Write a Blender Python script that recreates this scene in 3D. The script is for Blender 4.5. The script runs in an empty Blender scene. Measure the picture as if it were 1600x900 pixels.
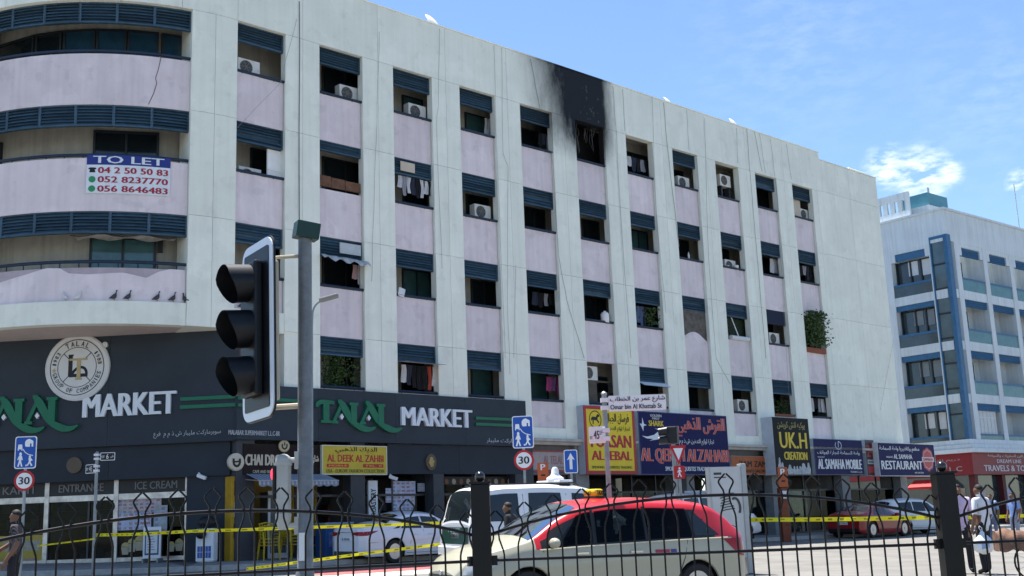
import bpy, bmesh, math, random
import numpy as np
from mathutils import Vector, Matrix
random.seed(7)
sc = bpy.context.scene
col = sc.collection
rad = math.radians

# ------------------------------------------------------------------ camera
FPX, PITCH, ROLL, CAMZ = 1797.56, 0.203042, -0.036894, 1.27
_cp, _sp, _c, _s = math.cos(PITCH), math.sin(PITCH), math.cos(ROLL), math.sin(ROLL)
_r0, FWD, _u0 = Vector((1, 0, 0)), Vector((0, _cp, _sp)), Vector((0, -_sp, _cp))
RX, UP = _c * _r0 + _s * _u0, -_s * _r0 + _c * _u0
cam_d = bpy.data.cameras.new('camera')
cam_d.sensor_width = 36
cam_d.lens = FPX / 1600 * 36
cam_d.clip_start, cam_d.clip_end = 0.05, 3000
cam = bpy.data.objects.new('camera', cam_d)
cam.matrix_world = Matrix(((RX.x, UP.x, -FWD.x, 0), (RX.y, UP.y, -FWD.y, 0), (RX.z, UP.z, -FWD.z, CAMZ), (0, 0, 0, 1)))
col.objects.link(cam)
sc.camera = cam

def ray(px, py):
    d = FWD + RX * ((px - 800) / FPX) - UP * ((py - 450) / FPX)
    return d / d.y

# ------------------------------------------------------------------ facade frame (x along, y into the building)
AL = 0.745311
F0 = Vector((-8.4123, 34.1157, 0))
DV, NV = Vector((math.cos(AL), math.sin(AL), 0)), Vector((math.sin(AL), -math.cos(AL), 0))
SUN_EL = rad(72.5)
SUN_H = Vector((-NV.x, -NV.y, 0))                     # the sun stands high behind the building
SUN_H.rotate(Matrix.Rotation(rad(-8), 3, 'Z'))
# ------------------------------------------------------------------ sky, sun, exposure
w = bpy.data.worlds.new('World')
sc.world = w
w.use_nodes = True
nt = w.node_tree
bg = nt.nodes['Background']
sky = nt.nodes.new('ShaderNodeTexSky')
sky.sky_type = 'NISHITA'
sky.sun_disc = False
sky.sun_elevation = SUN_EL
sky.sun_rotation = math.atan2(SUN_H.x, SUN_H.y)
sky.air_density, sky.dust_density, sky.ozone_density = 1.0, 0.1, 5.0
tc = nt.nodes.new('ShaderNodeTexCoord')
# small fair-weather clouds low over the roofs
mp = nt.nodes.new('ShaderNodeMapping')
mp.inputs['Scale'].default_value = (1, 1, 2.6)
nz = nt.nodes.new('ShaderNodeTexNoise')
nz.inputs['Scale'].default_value = 38
nz.inputs['Detail'].default_value = 9
nz.inputs['Roughness'].default_value = 0.62
rmp = nt.nodes.new('ShaderNodeValToRGB')
rmp.color_ramp.elements[0].position, rmp.color_ramp.elements[1].position = 0.42, 0.68
nt.links.new(tc.outputs['Generated'], mp.inputs['Vector'])
nt.links.new(mp.outputs['Vector'], nz.inputs['Vector'])
nt.links.new(nz.outputs['Fac'], rmp.inputs['Fac'])
def cloud_mask():
    acc = None
    for (px, py, rr) in ((1438, 272, 0.030), (1388, 262, 0.024), (1600, 287, 0.016), (1480, 268, 0.016), (1560, 150, 0.10), (1250, 60, 0.12), (-900, 500, 0.12), (3300, 300, 0.14), (2400, 420, 0.07)):
        d = ray(px, py).normalized()
        dt = nt.nodes.new('ShaderNodeVectorMath'); dt.operation = 'DISTANCE'; dt.inputs[1].default_value = d
        nt.links.new(tc.outputs['Generated'], dt.inputs[0])
        mr = nt.nodes.new('ShaderNodeMapRange'); mr.inputs['From Min'].default_value = rr; mr.inputs['From Max'].default_value = 0.0; mr.inputs['To Max'].default_value = 1.0 if rr < 0.05 else 0.07
        nt.links.new(dt.outputs['Value'], mr.inputs['Value'])
        if acc is None:
            acc = mr.outputs[0]
        else:
            mx = nt.nodes.new('ShaderNodeMath'); mx.operation = 'MAXIMUM'
            nt.links.new(acc, mx.inputs[0]); nt.links.new(mr.outputs[0], mx.inputs[1]); acc = mx.outputs[0]
    return acc
mixc = nt.nodes.new('ShaderNodeMixRGB')
mixc.inputs[2].default_value = (8.2, 8.4, 8.6, 1)
cm_ = nt.nodes.new('ShaderNodeMath'); cm_.operation = 'MULTIPLY'; cm_.use_clamp = True
nt.links.new(rmp.outputs['Color'], cm_.inputs[0]); nt.links.new(cloud_mask(), cm_.inputs[1])
cm2 = nt.nodes.new('ShaderNodeMath'); cm2.operation = 'MULTIPLY'; cm2.inputs[1].default_value = 1.15; cm2.use_clamp = True
nt.links.new(cm_.outputs[0], cm2.inputs[0]); nt.links.new(cm2.outputs[0], mixc.inputs['Fac'])
nt.links.new(sky.outputs['Color'], mixc.inputs[1])
nt.links.new(mixc.outputs['Color'], bg.inputs['Color'])
bg.inputs['Strength'].default_value = 0.081
sun_d = bpy.data.lights.new('sun', 'SUN')
sun_d.energy, sun_d.angle, sun_d.color = 5.0, rad(0.53), (1, 0.95, 0.88)
sun = bpy.data.objects.new('sun', sun_d)
sdir = Vector((SUN_H.x * math.cos(SUN_EL), SUN_H.y * math.cos(SUN_EL), math.sin(SUN_EL)))
sun.rotation_euler = sdir.to_track_quat('Z', 'Y').to_euler()
sun.location = sdir * 60
col.objects.link(sun)
sc.view_settings.view_transform = 'Standard'
sc.view_settings.look = 'None'
sc.view_settings.exposure = 1.38
sc.view_settings.gamma = 1
sc.view_settings.use_curve_mapping = False

# ------------------------------------------------------------------ pixel -> place helpers
def FP(px, py, y=0.0):
    """pixel -> (s, z) on the facade plane, y metres into the building"""
    r = ray(px, py)
    q = F0 - NV * y
    t = q.dot(NV) / r.dot(NV)
    P = r * t
    return (P - F0).dot(DV), P.z + CAMZ
LA = rad(-5.4)
LO = F0 + DV * 0.0 + Vector((0, 0.1, 0))
LD, LN = Vector((math.cos(LA), math.sin(LA), 0)), Vector((math.sin(LA), -math.cos(LA), 0))
def LP(px, py, y=0.0):
    r = ray(px, py)
    q = LO - LN * y
    t = q.dot(LN) / r.dot(LN)
    P = r * t
    return (P - LO).dot(LD), P.z + CAMZ
def DP(px, py, dist):
    P = ray(px, py) * dist
    return Vector((P.x, P.y, P.z + CAMZ))
def G(x, y):
    x, y = min(max(x, -25), 38), min(max(y, -8), 75)
    return -0.204 - 0.0178 * x + 0.01343 * y
def GP(px, py):
    r = ray(px, py)
    t = (-0.204 - CAMZ) / (r.z + 0.0178 * r.x - 0.01343)
    P = r * t
    return Vector((P.x, P.y, P.z + CAMZ))
def WF(s, y, z=0.0):
    return F0 + DV * s - NV * y + Vector((0, 0, z))
def WL(s, y, z=0.0):
    return LO + LD * s - LN * y + Vector((0, 0, z))
RC = 6.9                                            # radius of the rounded corner, tangent to the facade at s = 0
CC = F0 - NV * RC
def CYL(px, py, r):
    d = ray(px, py)
    a = d.x ** 2 + d.y ** 2
    b = -2 * (d.x * CC.x + d.y * CC.y)
    c = CC.x ** 2 + CC.y ** 2 - r * r
    t = (-b - math.sqrt(max(0, b * b - 4 * a * c))) / (2 * a)
    P = d * t
    v = P - CC
    th = math.atan2(NV.x, -NV.y) - math.atan2(v.x, -v.y)   # angle turned left from the facade normal
    return th, P.z + CAMZ
def arc(th, r):
    """facade-local point on the rounded corner"""
    return (-r * math.sin(th), RC - r * math.cos(th))

# ------------------------------------------------------------------ materials
MATS = {}
def mat(name, c, rough=0.65, metal=0.0, var=0.12, scale=4.0, bump=0.0, bscale=60.0, coat=0.0, emit=0.0, streak=0.0, rnd=0.06, spec=0.3, ref=None):
    if name in MATS:
        return MATS[name]
    m = bpy.data.materials.new(name)
    m.use_nodes = True
    t = m.node_tree
    b = t.nodes['Principled BSDF']
    b.inputs['Roughness'].default_value = rough
    b.inputs['Metallic'].default_value = metal
    b.inputs['Specular IOR Level'].default_value = spec
    b.inputs['Coat Weight'].default_value = coat
    b.inputs['Coat Roughness'].default_value = 0.04
    co = t.nodes.new('ShaderNodeTexCoord')
    if ref is not None:
        co.object = ref
    oi = t.nodes.new('ShaderNodeObjectInfo')
    ad = t.nodes.new('ShaderNodeVectorMath')
    ad.operation = 'ADD'
    t.links.new(co.outputs['Object'], ad.inputs[0])
    if ref is None:
        ml = t.nodes.new('ShaderNodeMath'); ml.operation = 'MULTIPLY'; ml.inputs[1].default_value = 37.0
        t.links.new(oi.outputs['Random'], ml.inputs[0])
        t.links.new(ml.outputs[0], ad.inputs[1])
    nz = t.nodes.new('ShaderNodeTexNoise')
    nz.inputs['Scale'].default_value = scale
    nz.inputs['Detail'].default_value = 6
    nz.inputs['Roughness'].default_value = 0.65
    t.links.new(ad.outputs[0], nz.inputs['Vector'])
    mr = t.nodes.new('ShaderNodeMapRange')
    mr.inputs['From Min'].default_value, mr.inputs['From Max'].default_value = 0.3, 0.7
    mr.inputs['To Min'].default_value, mr.inputs['To Max'].default_value = 1 - var, 1 + var * 0.6
    t.links.new(nz.outputs['Fac'], mr.inputs['Value'])
    fac = mr.outputs[0]
    if streak > 0:
        mp = t.nodes.new('ShaderNodeMapping')
        mp.inputs['Scale'].default_value = (5.5, 5.5, 0.28)
        t.links.new(ad.outputs[0], mp.inputs['Vector'])
        n2 = t.nodes.new('ShaderNodeTexNoise')
        n2.inputs['Scale'].default_value = 1.0
        n2.inputs['Detail'].default_value = 5
        t.links.new(mp.outputs[0], n2.inputs['Vector'])
        m2 = t.nodes.new('ShaderNodeMapRange')
        m2.inputs['From Min'].default_value, m2.inputs['From Max'].default_value = 0.42, 0.7
        m2.inputs['To Min'].default_value, m2.inputs['To Max'].default_value = 1.0, 1 - streak
        t.links.new(n2.outputs['Fac'], m2.inputs['Value'])
        mm = t.nodes.new('ShaderNodeMath'); mm.operation = 'MULTIPLY'
        t.links.new(fac, mm.inputs[0]); t.links.new(m2.outputs[0], mm.inputs[1])
        fac = mm.outputs[0]
    if rnd > 0:
        r2 = t.nodes.new('ShaderNodeMapRange')
        r2.inputs['To Min'].default_value, r2.inputs['To Max'].default_value = 1 - rnd, 1 + rnd
        t.links.new(oi.outputs['Random'], r2.inputs['Value'])
        mm = t.nodes.new('ShaderNodeMath'); mm.operation = 'MULTIPLY'
        t.links.new(fac, mm.inputs[0]); t.links.new(r2.outputs[0], mm.inputs[1])
        fac = mm.outputs[0]
    hs = t.nodes.new('ShaderNodeVectorMath'); hs.operation = 'SCALE'
    hs.inputs[0].default_value = c[:3]
    t.links.new(fac, hs.inputs['Scale'])
    t.links.new(hs.outputs[0], b.inputs['Base Color'])
    m['out'] = 0
    if bump > 0:
        n3 = t.nodes.new('ShaderNodeTexNoise')
        n3.inputs['Scale'].default_value = bscale
        n3.inputs['Detail'].default_value = 4
        t.links.new(ad.outputs[0], n3.inputs['Vector'])
        bp = t.nodes.new('ShaderNodeBump')
        bp.inputs['Strength'].default_value = bump
        bp.inputs['Distance'].default_value = 0.02
        t.links.new(n3.outputs['Fac'], bp.inputs['Height'])
        t.links.new(bp.outputs[0], b.inputs['Normal'])
    if emit > 0:
        b.inputs['Emission Color'].default_value = (*c[:3], 1)
        b.inputs['Emission Strength'].default_value = emit
    MATS[name] = m
    return m

def shop_glass(name, tint=(0.55, 0.62, 0.62), clear=0.55):
    m = bpy.data.materials.new(name)
    m.use_nodes = True
    t = m.node_tree
    for n in list(t.nodes):
        if n.type == 'BSDF_PRINCIPLED':
            t.nodes.remove(n)
    out = t.nodes['Material Output']
    tr = t.nodes.new('ShaderNodeBsdfTransparent'); tr.inputs[0].default_value = (*tint, 1)
    gl = t.nodes.new('ShaderNodeBsdfGlossy'); gl.inputs['Roughness'].default_value = 0.03
    gl.inputs['Color'].default_value = (0.55, 0.6, 0.64, 1)
    fr = t.nodes.new('ShaderNodeFresnel'); fr.inputs['IOR'].default_value = 1.2
    nzz = t.nodes.new('ShaderNodeTexNoise'); nzz.inputs['Scale'].default_value = 1.3
    ad = t.nodes.new('ShaderNodeMath'); ad.operation = 'MULTIPLY_ADD'
    ad.inputs[1].default_value = 0.006; ad.inputs[2].default_value = 0.0
    t.links.new(nzz.outputs['Fac'], ad.inputs[0])
    a2 = t.nodes.new('ShaderNodeMath'); a2.operation = 'ADD'; a2.use_clamp = True
    t.links.new(fr.outputs[0], a2.inputs[0]); t.links.new(ad.outputs[0], a2.inputs[1])
    mx = t.nodes.new('ShaderNodeMixShader')
    t.links.new(a2.outputs[0], mx.inputs[0]); t.links.new(tr.outputs[0], mx.inputs[1]); t.links.new(gl.outputs[0], mx.inputs[2])
    t.links.new(mx.outputs[0], out.inputs[0])
    MATS[name] = m
    return m

# ------------------------------------------------------------------ mesh builder
class MB:
    def __init__(self):
        self.v, self.f, self.mi = [], [], []
    def add(self, vs, fs, mi=0):
        o = len(self.v)
        self.v += [tuple(p) for p in vs]
        self.f += [tuple(i + o for i in f) for f in fs]
        self.mi += [mi] * len(fs)
        return self
    def box(self, x0, x1, y0, y1, z0, z1, mi=0):
        vs = [(x0, y0, z0), (x1, y0, z0), (x1, y1, z0), (x0, y1, z0), (x0, y0, z1), (x1, y0, z1), (x1, y1, z1), (x0, y1, z1)]
        return self.add(vs, [(0, 3, 2, 1), (4, 5, 6, 7), (0, 1, 5, 4), (1, 2, 6, 5), (2, 3, 7, 6), (3, 0, 4, 7)], mi)
    def obox(self, c, size, M=None, mi=0):
        hx, hy, hz = size[0] / 2, size[1] / 2, size[2] / 2
        vs = [Vector((x, y, z)) for z in (-hz, hz) for x, y in ((-hx, -hy), (hx, -hy), (hx, hy), (-hx, hy))]
        if M is not None:
            vs = [M @ v for v in vs]
        vs = [v + Vector(c) for v in vs]
        return self.add(vs, [(0, 3, 2, 1), (4, 5, 6, 7), (0, 1, 5, 4), (1, 2, 6, 5), (2, 3, 7, 6), (3, 0, 4, 7)], mi)
    def prism(self, poly, y0, y1, mi=0):
        """polygon in x,z extruded along y"""
        n = len(poly)
        vs = [(x, y0, z) for x, z in poly] + [(x, y1, z) for x, z in poly]
        fs = [tuple(range(n)), tuple(range(2 * n - 1, n - 1, -1))] + [(i, i + n, (i + 1) % n + n, (i + 1) % n) for i in range(n)]
        return self.add(vs, fs, mi)
    def vprism(self, poly, z0, z1, mi=0):
        """polygon in x,y extruded upwards"""
        n = len(poly)
        vs = [(x, y, z0) for x, y in poly] + [(x, y, z1) for x, y in poly]
        fs = [tuple(range(n - 1, -1, -1)), tuple(range(n, 2 * n))] + [(i, (i + 1) % n, (i + 1) % n + n, i + n) for i in range(n)]
        return self.add(vs, fs, mi)
    def tube(self, pts, r, n=8, cap=True, mi=0):
        pts = [Vector(p) for p in pts]
        rs = r if isinstance(r, (list, tuple)) else [r] * len(pts)
        vs, fs = [], []
        up = None
        for i, p in enumerate(pts):
            d = (pts[min(i + 1, len(pts) - 1)] - pts[max(i - 1, 0)])
            if d.length < 1e-9:
                d = Vector((0, 0, 1))
            d.normalize()
            if up is None:
                up = Vector((0, 0, 1)) if abs(d.z) < 0.9 else Vector((1, 0, 0))
            a = d.cross(up)
            if a.length < 1e-6:
                a = d.cross(Vector((0, 1, 0)))
            a.normalize()
            b = a.cross(d)
            up = b
            for k in range(n):
                t = 2 * math.pi * k / n
                vs.append(p + (a * math.cos(t) + b * math.sin(t)) * rs[i])
        for i in range(len(pts) - 1):
            for k in range(n):
                fs.append((i * n + k, i * n + (k + 1) % n, (i + 1) * n + (k + 1) % n, (i + 1) * n + k))
        if cap:
            fs.append(tuple(range(n - 1, -1, -1)))
            fs.append(tuple(range((len(pts) - 1) * n, len(pts) * n)))
        return self.add(vs, fs, mi)
    def lathe(self, prof, n=16, c=(0, 0, 0), M=None, mi=0, cap=True):
        """profile of (r, z) turned round z"""
        vs, fs = [], []
        for r, z in prof:
            for k in range(n):
                t = 2 * math.pi * k / n
                v = Vector((r * math.cos(t), r * math.sin(t), z))
                if M is not None:
                    v = M @ v
                vs.append(v + Vector(c))
        for i in range(len(prof) - 1):
            for k in range(n):
                fs.append((i * n + k, i * n + (k + 1) % n, (i + 1) * n + (k + 1) % n, (i + 1) * n + k))
        if cap:
            fs.append(tuple(range(n - 1, -1, -1)))
            fs.append(tuple(range((len(prof) - 1) * n, len(prof) * n)))
        return self.add(vs, fs, mi)
    def ball(self, c, r, n=12, sx=1, sy=1, sz=1, mi=0):
        prof = [(math.sin(math.pi * i / 8) * 1.0 + 1e-4, -math.cos(math.pi * i / 8)) for i in range(9)]
        return self.lathe([(a * r, b * r) for a, b in prof], n, c, Matrix.Diagonal((sx, sy, sz)), mi)
    def grid(self, P, mi=0, flip=False):
        h, wd = len(P), len(P[0])
        vs = [p for row in P for p in row]
        fs = []
        for i in range(h - 1):
            for j in range(wd - 1):
                q = (i * wd + j, i * wd + j + 1, (i + 1) * wd + j + 1, (i + 1) * wd + j)
                fs.append(q[::-1] if flip else q)
        return self.add(vs, fs, mi)
    def build(self, name, m, parent=None, smooth=False, bevel=0.0, fix=False):
        me = bpy.data.meshes.new(name)
        me.from_pydata(self.v, [], self.f)
        ms = m if isinstance(m, (list, tuple)) else [m]
        for x in ms:
            me.materials.append(x)
        if len(ms) > 1:
            me.polygons.foreach_set('material_index', self.mi)
        if bevel > 0 or fix:
            bm = bmesh.new(); bm.from_mesh(me)
            bmesh.ops.recalc_face_normals(bm, faces=bm.faces)
            if bevel > 0:
                bmesh.ops.bevel(bm, geom=bm.edges[:], offset=bevel, segments=2, affect='EDGES', clamp_overlap=True, profile=0.5)
            bm.to_mesh(me); bm.free()
        if smooth:
            me.polygons.foreach_set('use_smooth', [True] * len(me.polygons))
            try:
                me.set_sharp_from_angle(angle=rad(38))
            except Exception:
                pass
        o = bpy.data.objects.new(name, me)
        col.objects.link(o)
        if parent is not None:
            o.parent = parent
        return o
def link_copy(o, parent=None, loc=None, name=None):
    c = o.copy()
    if name:
        c.name = name
    col.objects.link(c)
    c.parent = parent
    if loc is not None:
        c.location = loc
    return c
def copy_tree(o, parent=None):
    c = o.copy(); col.objects.link(c); c.parent = parent
    for ch in o.children:
        copy_tree(ch, c)
    return c
def thing(name, label, cat, loc=(0, 0, 0), rz=0.0, group=None):
    o = bpy.data.objects.new(name, None)
    o.empty_display_size = 0.2
    col.objects.link(o)
    o.location = loc
    o.rotation_euler = (0, 0, rz)
    return tag(o, label, cat, group)
def tag(o, label, cat, group=None):
    o['label'] = label; o['category'] = cat
    if group:
        o['group'] = group
    return o
def struct(o):
    o['kind'] = 'structure'
    return o

# ------------------------------------------------------------------ lettering
AR = {}
for code, base, n in ((0x627,0xFE8D,2),(0x628,0xFE8F,4),(0x629,0xFE93,2),(0x62A,0xFE95,4),(0x62C,0xFE9D,4),(0x62D,0xFEA1,4),(0x62E,0xFEA5,4),
        (0x62F,0xFEA9,2),(0x630,0xFEAB,2),(0x631,0xFEAD,2),(0x632,0xFEAF,2),(0x633,0xFEB1,4),(0x634,0xFEB5,4),(0x635,0xFEB9,4),(0x637,0xFEC1,4),
        (0x639,0xFEC9,4),(0x641,0xFED1,4),(0x642,0xFED5,4),(0x643,0xFED9,4),(0x644,0xFEDD,4),(0x645,0xFEE1,4),(0x646,0xFEE5,4),(0x647,0xFEE9,4),
        (0x648,0xFEED,2),(0x64A,0xFEF1,4)):
    AR[chr(code)] = (base, n)
def arabic(t):
    out = []
    for i, c in enumerate(t):
        if c not in AR:
            out.append(c); continue
        b, n = AR[c]
        pj = i > 0 and t[i - 1] in AR and AR[t[i - 1]][1] == 4
        nj = i + 1 < len(t) and t[i + 1] in AR and n == 4
        out.append(chr(b + (3 if pj and nj else 1 if pj else 2 if nj else 0)))
    return ''.join(reversed(out))
_tc = {}
def glyphs(body, res=2):
    """text -> (verts 2d, faces, island index) flat, in a unit-high frame"""
    if (body, res) in _tc:
        return _tc[(body, res)]
    if any(ch in AR for ch in body):
        txt = arabic(body)
    else:
        txt = body
    c = bpy.data.curves.new('t', 'FONT'); c.body = txt; c.size = 1; c.resolution_u = res; c.fill_mode = 'FRONT'
    o = bpy.data.objects.new('t', c); col.objects.link(o)
    bpy.context.view_layer.update()
    me = bpy.data.meshes.new_from_object(o.evaluated_get(bpy.context.evaluated_depsgraph_get()))
    vs = [(v.co.x, v.co.y) for v in me.vertices]
    fs = [tuple(p.vertices) for p in me.polygons]
    par = list(range(len(vs)))
    def find(a):
        while par[a] != a:
            par[a] = par[par[a]]; a = par[a]
        return a
    for f in fs:
        for k in f[1:]:
            par[find(k)] = find(f[0])
    ids = {}
    isl = [ids.setdefault(find(i), len(ids)) for i in range(len(vs))]
    bpy.data.objects.remove(o); bpy.data.curves.remove(c); bpy.data.meshes.remove(me)
    _tc[(body, res)] = (vs, fs, isl)
    return _tc[(body, res)]
def text(mb, body, x0, x1, z0, z1, y, depth=0.006, bold=0.0, mi=0, res=2, slant=0.0, keep=False, xf=None):
    """letters fitted into x0..x1, z0..z1, standing proud of the plane y towards -y; solid when depth is large"""
    vs, fs, isl = glyphs(body, res)
    if not vs:
        return
    xs = [v[0] for v in vs]; zs = [v[1] for v in vs]
    ax, bx, az, bz = min(xs), max(xs), min(zs), max(zs)
    kx, kz = (x1 - x0) / (bx - ax), (z1 - z0) / (bz - az)
    if keep:
        kx = kz = min(kx, kz)
    shifts = [0.0] if bold <= 0 else [-bold, 0.0, bold]
    for si, sh in enumerate(shifts):
        fr = [(x0 + (v[0] - ax) * kx + sh * (z1 - z0) + slant * (v[1] - az) * kz, y - depth - 0.0006 * ((isl[i] % 5) + 5 * si), z0 + (v[1] - az) * kz) for i, v in enumerate(vs)]
        if xf:
            fr = [xf(p) for p in fr]
        if depth > 0.015:
            o = len(fr)
            bk = [(x0 + (v[0] - ax) * kx + sh * (z1 - z0) + slant * (v[1] - az) * kz, y, z0 + (v[1] - az) * kz) for v in vs]
            if xf:
                bk = [xf(p) for p in bk]
            ed = {}
            for f in fs:
                for a, b in zip(f, f[1:] + f[:1]):
                    ed[(a, b)] = ed.get((a, b), 0) + 1
            side = [(a, a + o, b + o, b) for (a, b) in ed if (b, a) not in ed]
            mb.add(fr + bk, list(fs) + side, mi)
        else:
            mb.add(fr, fs, mi)
def stroke(mb, pts, ws, y, depth, mi=0):
    """ribbon of varying width along a polyline in x,z, extruded towards -y"""
    P = [Vector((p[0], p[1])) for p in pts]
    L, R = [], []
    for i, p in enumerate(P):
        d = (P[min(i + 1, len(P) - 1)] - P[max(i - 1, 0)]).normalized()
        nrm = Vector((-d.y, d.x))
        wd = ws[i] if isinstance(ws, (list, tuple)) else ws
        L.append(p + nrm * wd / 2); R.append(p - nrm * wd / 2)
    n = len(P)
    vs = [(q.x, y - depth, q.y) for q in L] + [(q.x, y - depth, q.y) for q in R] + [(q.x, y, q.y) for q in L] + [(q.x, y, q.y) for q in R]
    fs = []
    for i in range(n - 1):
        fs += [(i, i + 1, n + i + 1, n + i), (i, 2 * n + i, 2 * n + i + 1, i + 1), (n + i, n + i + 1, 3 * n + i + 1, 3 * n + i)]
    fs += [(0, n, 3 * n, 2 * n), (n - 1, 3 * n - 1, 4 * n - 1, 2 * n - 1)]
    mb.add(vs, fs, mi)
def bez(a, b, c, d, n=8):
    out = []
    for i in range(n + 1):
        t = i / n
        out.append(tuple((1 - t) ** 3 * a[k] + 3 * (1 - t) ** 2 * t * b[k] + 3 * (1 - t) * t * t * c[k] + t ** 3 * d[k] for k in (0, 1)))
    return out
ORD = ['first', 'second', 'third', 'fourth', 'fifth', 'sixth', 'seventh', 'eighth', 'ninth', 'tenth', 'eleventh']
FLOOR = ['top floor', 'floor below the top', 'second floor up', 'lowest balcony floor']
# ================================================================== ground
def ground_material(name, c1, c2, scale, joints=False):
    m = mat(name, c1, 0.85, var=0.16, scale=0.6, bump=0.25, bscale=90, rnd=0)
    t = m.node_tree
    b = t.nodes['Principled BSDF']
    src = b.inputs['Base Color'].links[0].from_socket
    nz = t.nodes.new('ShaderNodeTexNoise'); nz.inputs['Scale'].default_value = scale; nz.inputs['Detail'].default_value = 8
    co = t.nodes.new('ShaderNodeTexCoord')
    t.links.new(co.outputs['Object'], nz.inputs['Vector'])
    rp = t.nodes.new('ShaderNodeMapRange'); rp.inputs['From Min'].default_value, rp.inputs['From Max'].default_value = 0.45, 0.62
    t.links.new(nz.outputs['Fac'], rp.inputs['Value'])
    mx = t.nodes.new('ShaderNodeMixRGB'); mx.inputs[2].default_value = (*c2, 1)
    ml = t.nodes.new('ShaderNodeMath'); ml.operation = 'MULTIPLY'; ml.inputs[1].default_value = 0.55
    t.links.new(rp.outputs[0], ml.inputs[0]); t.links.new(ml.outputs[0], mx.inputs[0])
    t.links.new(src, mx.inputs[1])
    out = mx.outputs[0]
    if joints:
        br = t.nodes.new('ShaderNodeTexBrick'); br.inputs['Scale'].default_value = 1.0
        br.inputs['Brick Width'].default_value = 0.6; br.inputs['Row Height'].default_value = 0.3; br.inputs['Mortar Size'].default_value = 0.012
        br.inputs['Color1'].default_value = (1, 1, 1, 1); br.inputs['Color2'].default_value = (0.9, 0.9, 0.9, 1); br.inputs['Mortar'].default_value = (0.6, 0.58, 0.55, 1)
        t.links.new(co.outputs['Object'], br.inputs['Vector'])
        m2 = t.nodes.new('ShaderNodeMixRGB'); m2.blend_type = 'MULTIPLY'; m2.inputs[0].default_value = 1
        t.links.new(out, m2.inputs[1]); t.links.new(br.outputs['Color'], m2.inputs[2]); out = m2.outputs[0]
    t.links.new(out, b.inputs['Base Color'])
    return m
M_ROAD = ground_material('sunbleached_asphalt', (0.17, 0.165, 0.153), (0.12, 0.116, 0.11), 0.9)
M_WALK = ground_material('pavement_blocks', (0.26, 0.24, 0.22), (0.18, 0.17, 0.16), 1.5, True)
xs = [-900, -200, -60, -25, -15, -5, 5, 15, 25, 38, 90, 250, 900]
ys = [-300, -60, -8, 5, 15, 25, 35, 45, 55, 65, 75, 140, 300, 1200]
mb = MB()
mb.grid([[(x, y, G(x, y)) for x in xs] for y in ys])
struct(mb.build('ground', M_ROAD))
# pavement along the shops, with its kerb
def strip(pts, z):
    return [(p.x, p.y, G(p.x, p.y) + z) for p in pts]
inner = [WF(s, 8) for s in (46, 30, 15, 0)] + [WL(-14, 8), WL(-24, 8)]
walk_o = [WF(46, -2.5), WF(30, -2.5), WF(15, -2.5), WF(1.0, -2.5)] + [CC + Vector((math.sin(a), -math.cos(a), 0)) * 9.0 for a in (rad(28), rad(10), rad(-10), rad(-30))]
walk_i = [WF(46, 8), WF(30, 8), WF(15, 8), WF(1, 8), WL(-3, 8), WL(-7, 8), WL(-12, 8), WL(-20, 8)]
mb = MB(); mb.grid([strip(walk_o, 0.13), strip(walk_i, 0.13)])
struct(mb.build('pavement', M_WALK))
mb = MB()
ko = [p + (p - q).normalized() * 0.14 for p, q in zip(walk_o, walk_i)]
mb.grid([strip(ko, -0.05), strip(ko, 0.137), strip(walk_o, 0.137), strip(walk_o, -0.05)])
struct(mb.build('kerb', mat('kerb_concrete', (0.38, 0.37, 0.35), 0.8, var=0.25, scale=6, bump=0.2)))
# red surfacing of the shared street and pale worn band in front of it
def sheet(name, pts, m, dz):
    mb = MB(); mb.add([(p.x, p.y, G(p.x, p.y) + dz) for p in pts], [tuple(range(len(pts)))])
    return struct(mb.build(name, m))
M_RED = ground_material('red_road_surfacing', (0.36, 0.075, 0.075), (0.30, 0.12, 0.11), 2.2)
sheet('road_red_strip', [WF(-1.2, -5.2), WF(-1.2, -7.0), WF(14.5, -7.0), WF(14.5, -5.2)], M_RED, 0.004)
sheet('road_pale_strip', [WF(-2, -7.15), WF(-2, -8.6), WF(13.5, -8.6), WF(13.5, -7.15)], mat('worn_white_marking', (0.55, 0.53, 0.50), 0.8, var=0.3, scale=5), 0.004)
mb = MB()
mp = [(-6, 5.0), (-0.17, 5.98), (6, 5.98), (6, 6.42), (-0.17, 6.42), (-6, 5.45)]
mb.add([(x, y, G(x, y) + z) for z in (-0.05, 0.14) for x, y in mp], [(6, 7, 8, 9, 10, 11), (5, 4, 3, 2, 1, 0)] + [(i, (i + 1) % 6, (i + 1) % 6 + 6, i + 6) for i in range(6)])
struct(mb.build('median_kerb', mat('kerb_concrete', (0.38, 0.37, 0.35))))

# ================================================================== main building
bld = thing('apartment_building', 'long cream and pink apartment block with rounded corner and soot around a burnt window', 'building', F0, AL)
DU, OW, OPH, LH = 3.05343, 1.75, 1.68, 0.62
ZT = [17.33, 14.03, 10.73, 7.43]
PT, PT2, SE, SB = 19.42, 19.06, 33.2, 38.75
YP = 0.14
M_WALL = mat('cream_render', (0.77, 0.79, 0.70), 0.8, var=0.07, scale=0.8, bump=0.12, bscale=70, streak=0.06, rnd=0.025, ref=bld)
M_PINK = mat('pink_render', (0.69, 0.61, 0.625), 0.8, var=0.09, scale=1.1, bump=0.12, bscale=70, streak=0.09, rnd=0.045, ref=bld)
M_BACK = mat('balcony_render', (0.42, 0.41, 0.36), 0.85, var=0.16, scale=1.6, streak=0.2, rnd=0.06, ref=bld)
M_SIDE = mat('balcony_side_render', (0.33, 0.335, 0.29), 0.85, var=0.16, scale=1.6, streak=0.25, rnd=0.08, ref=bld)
M_BLUE = mat('blue_louvre_paint', (0.040, 0.082, 0.122), 0.55, var=0.35, scale=3, rnd=0.28)
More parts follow.
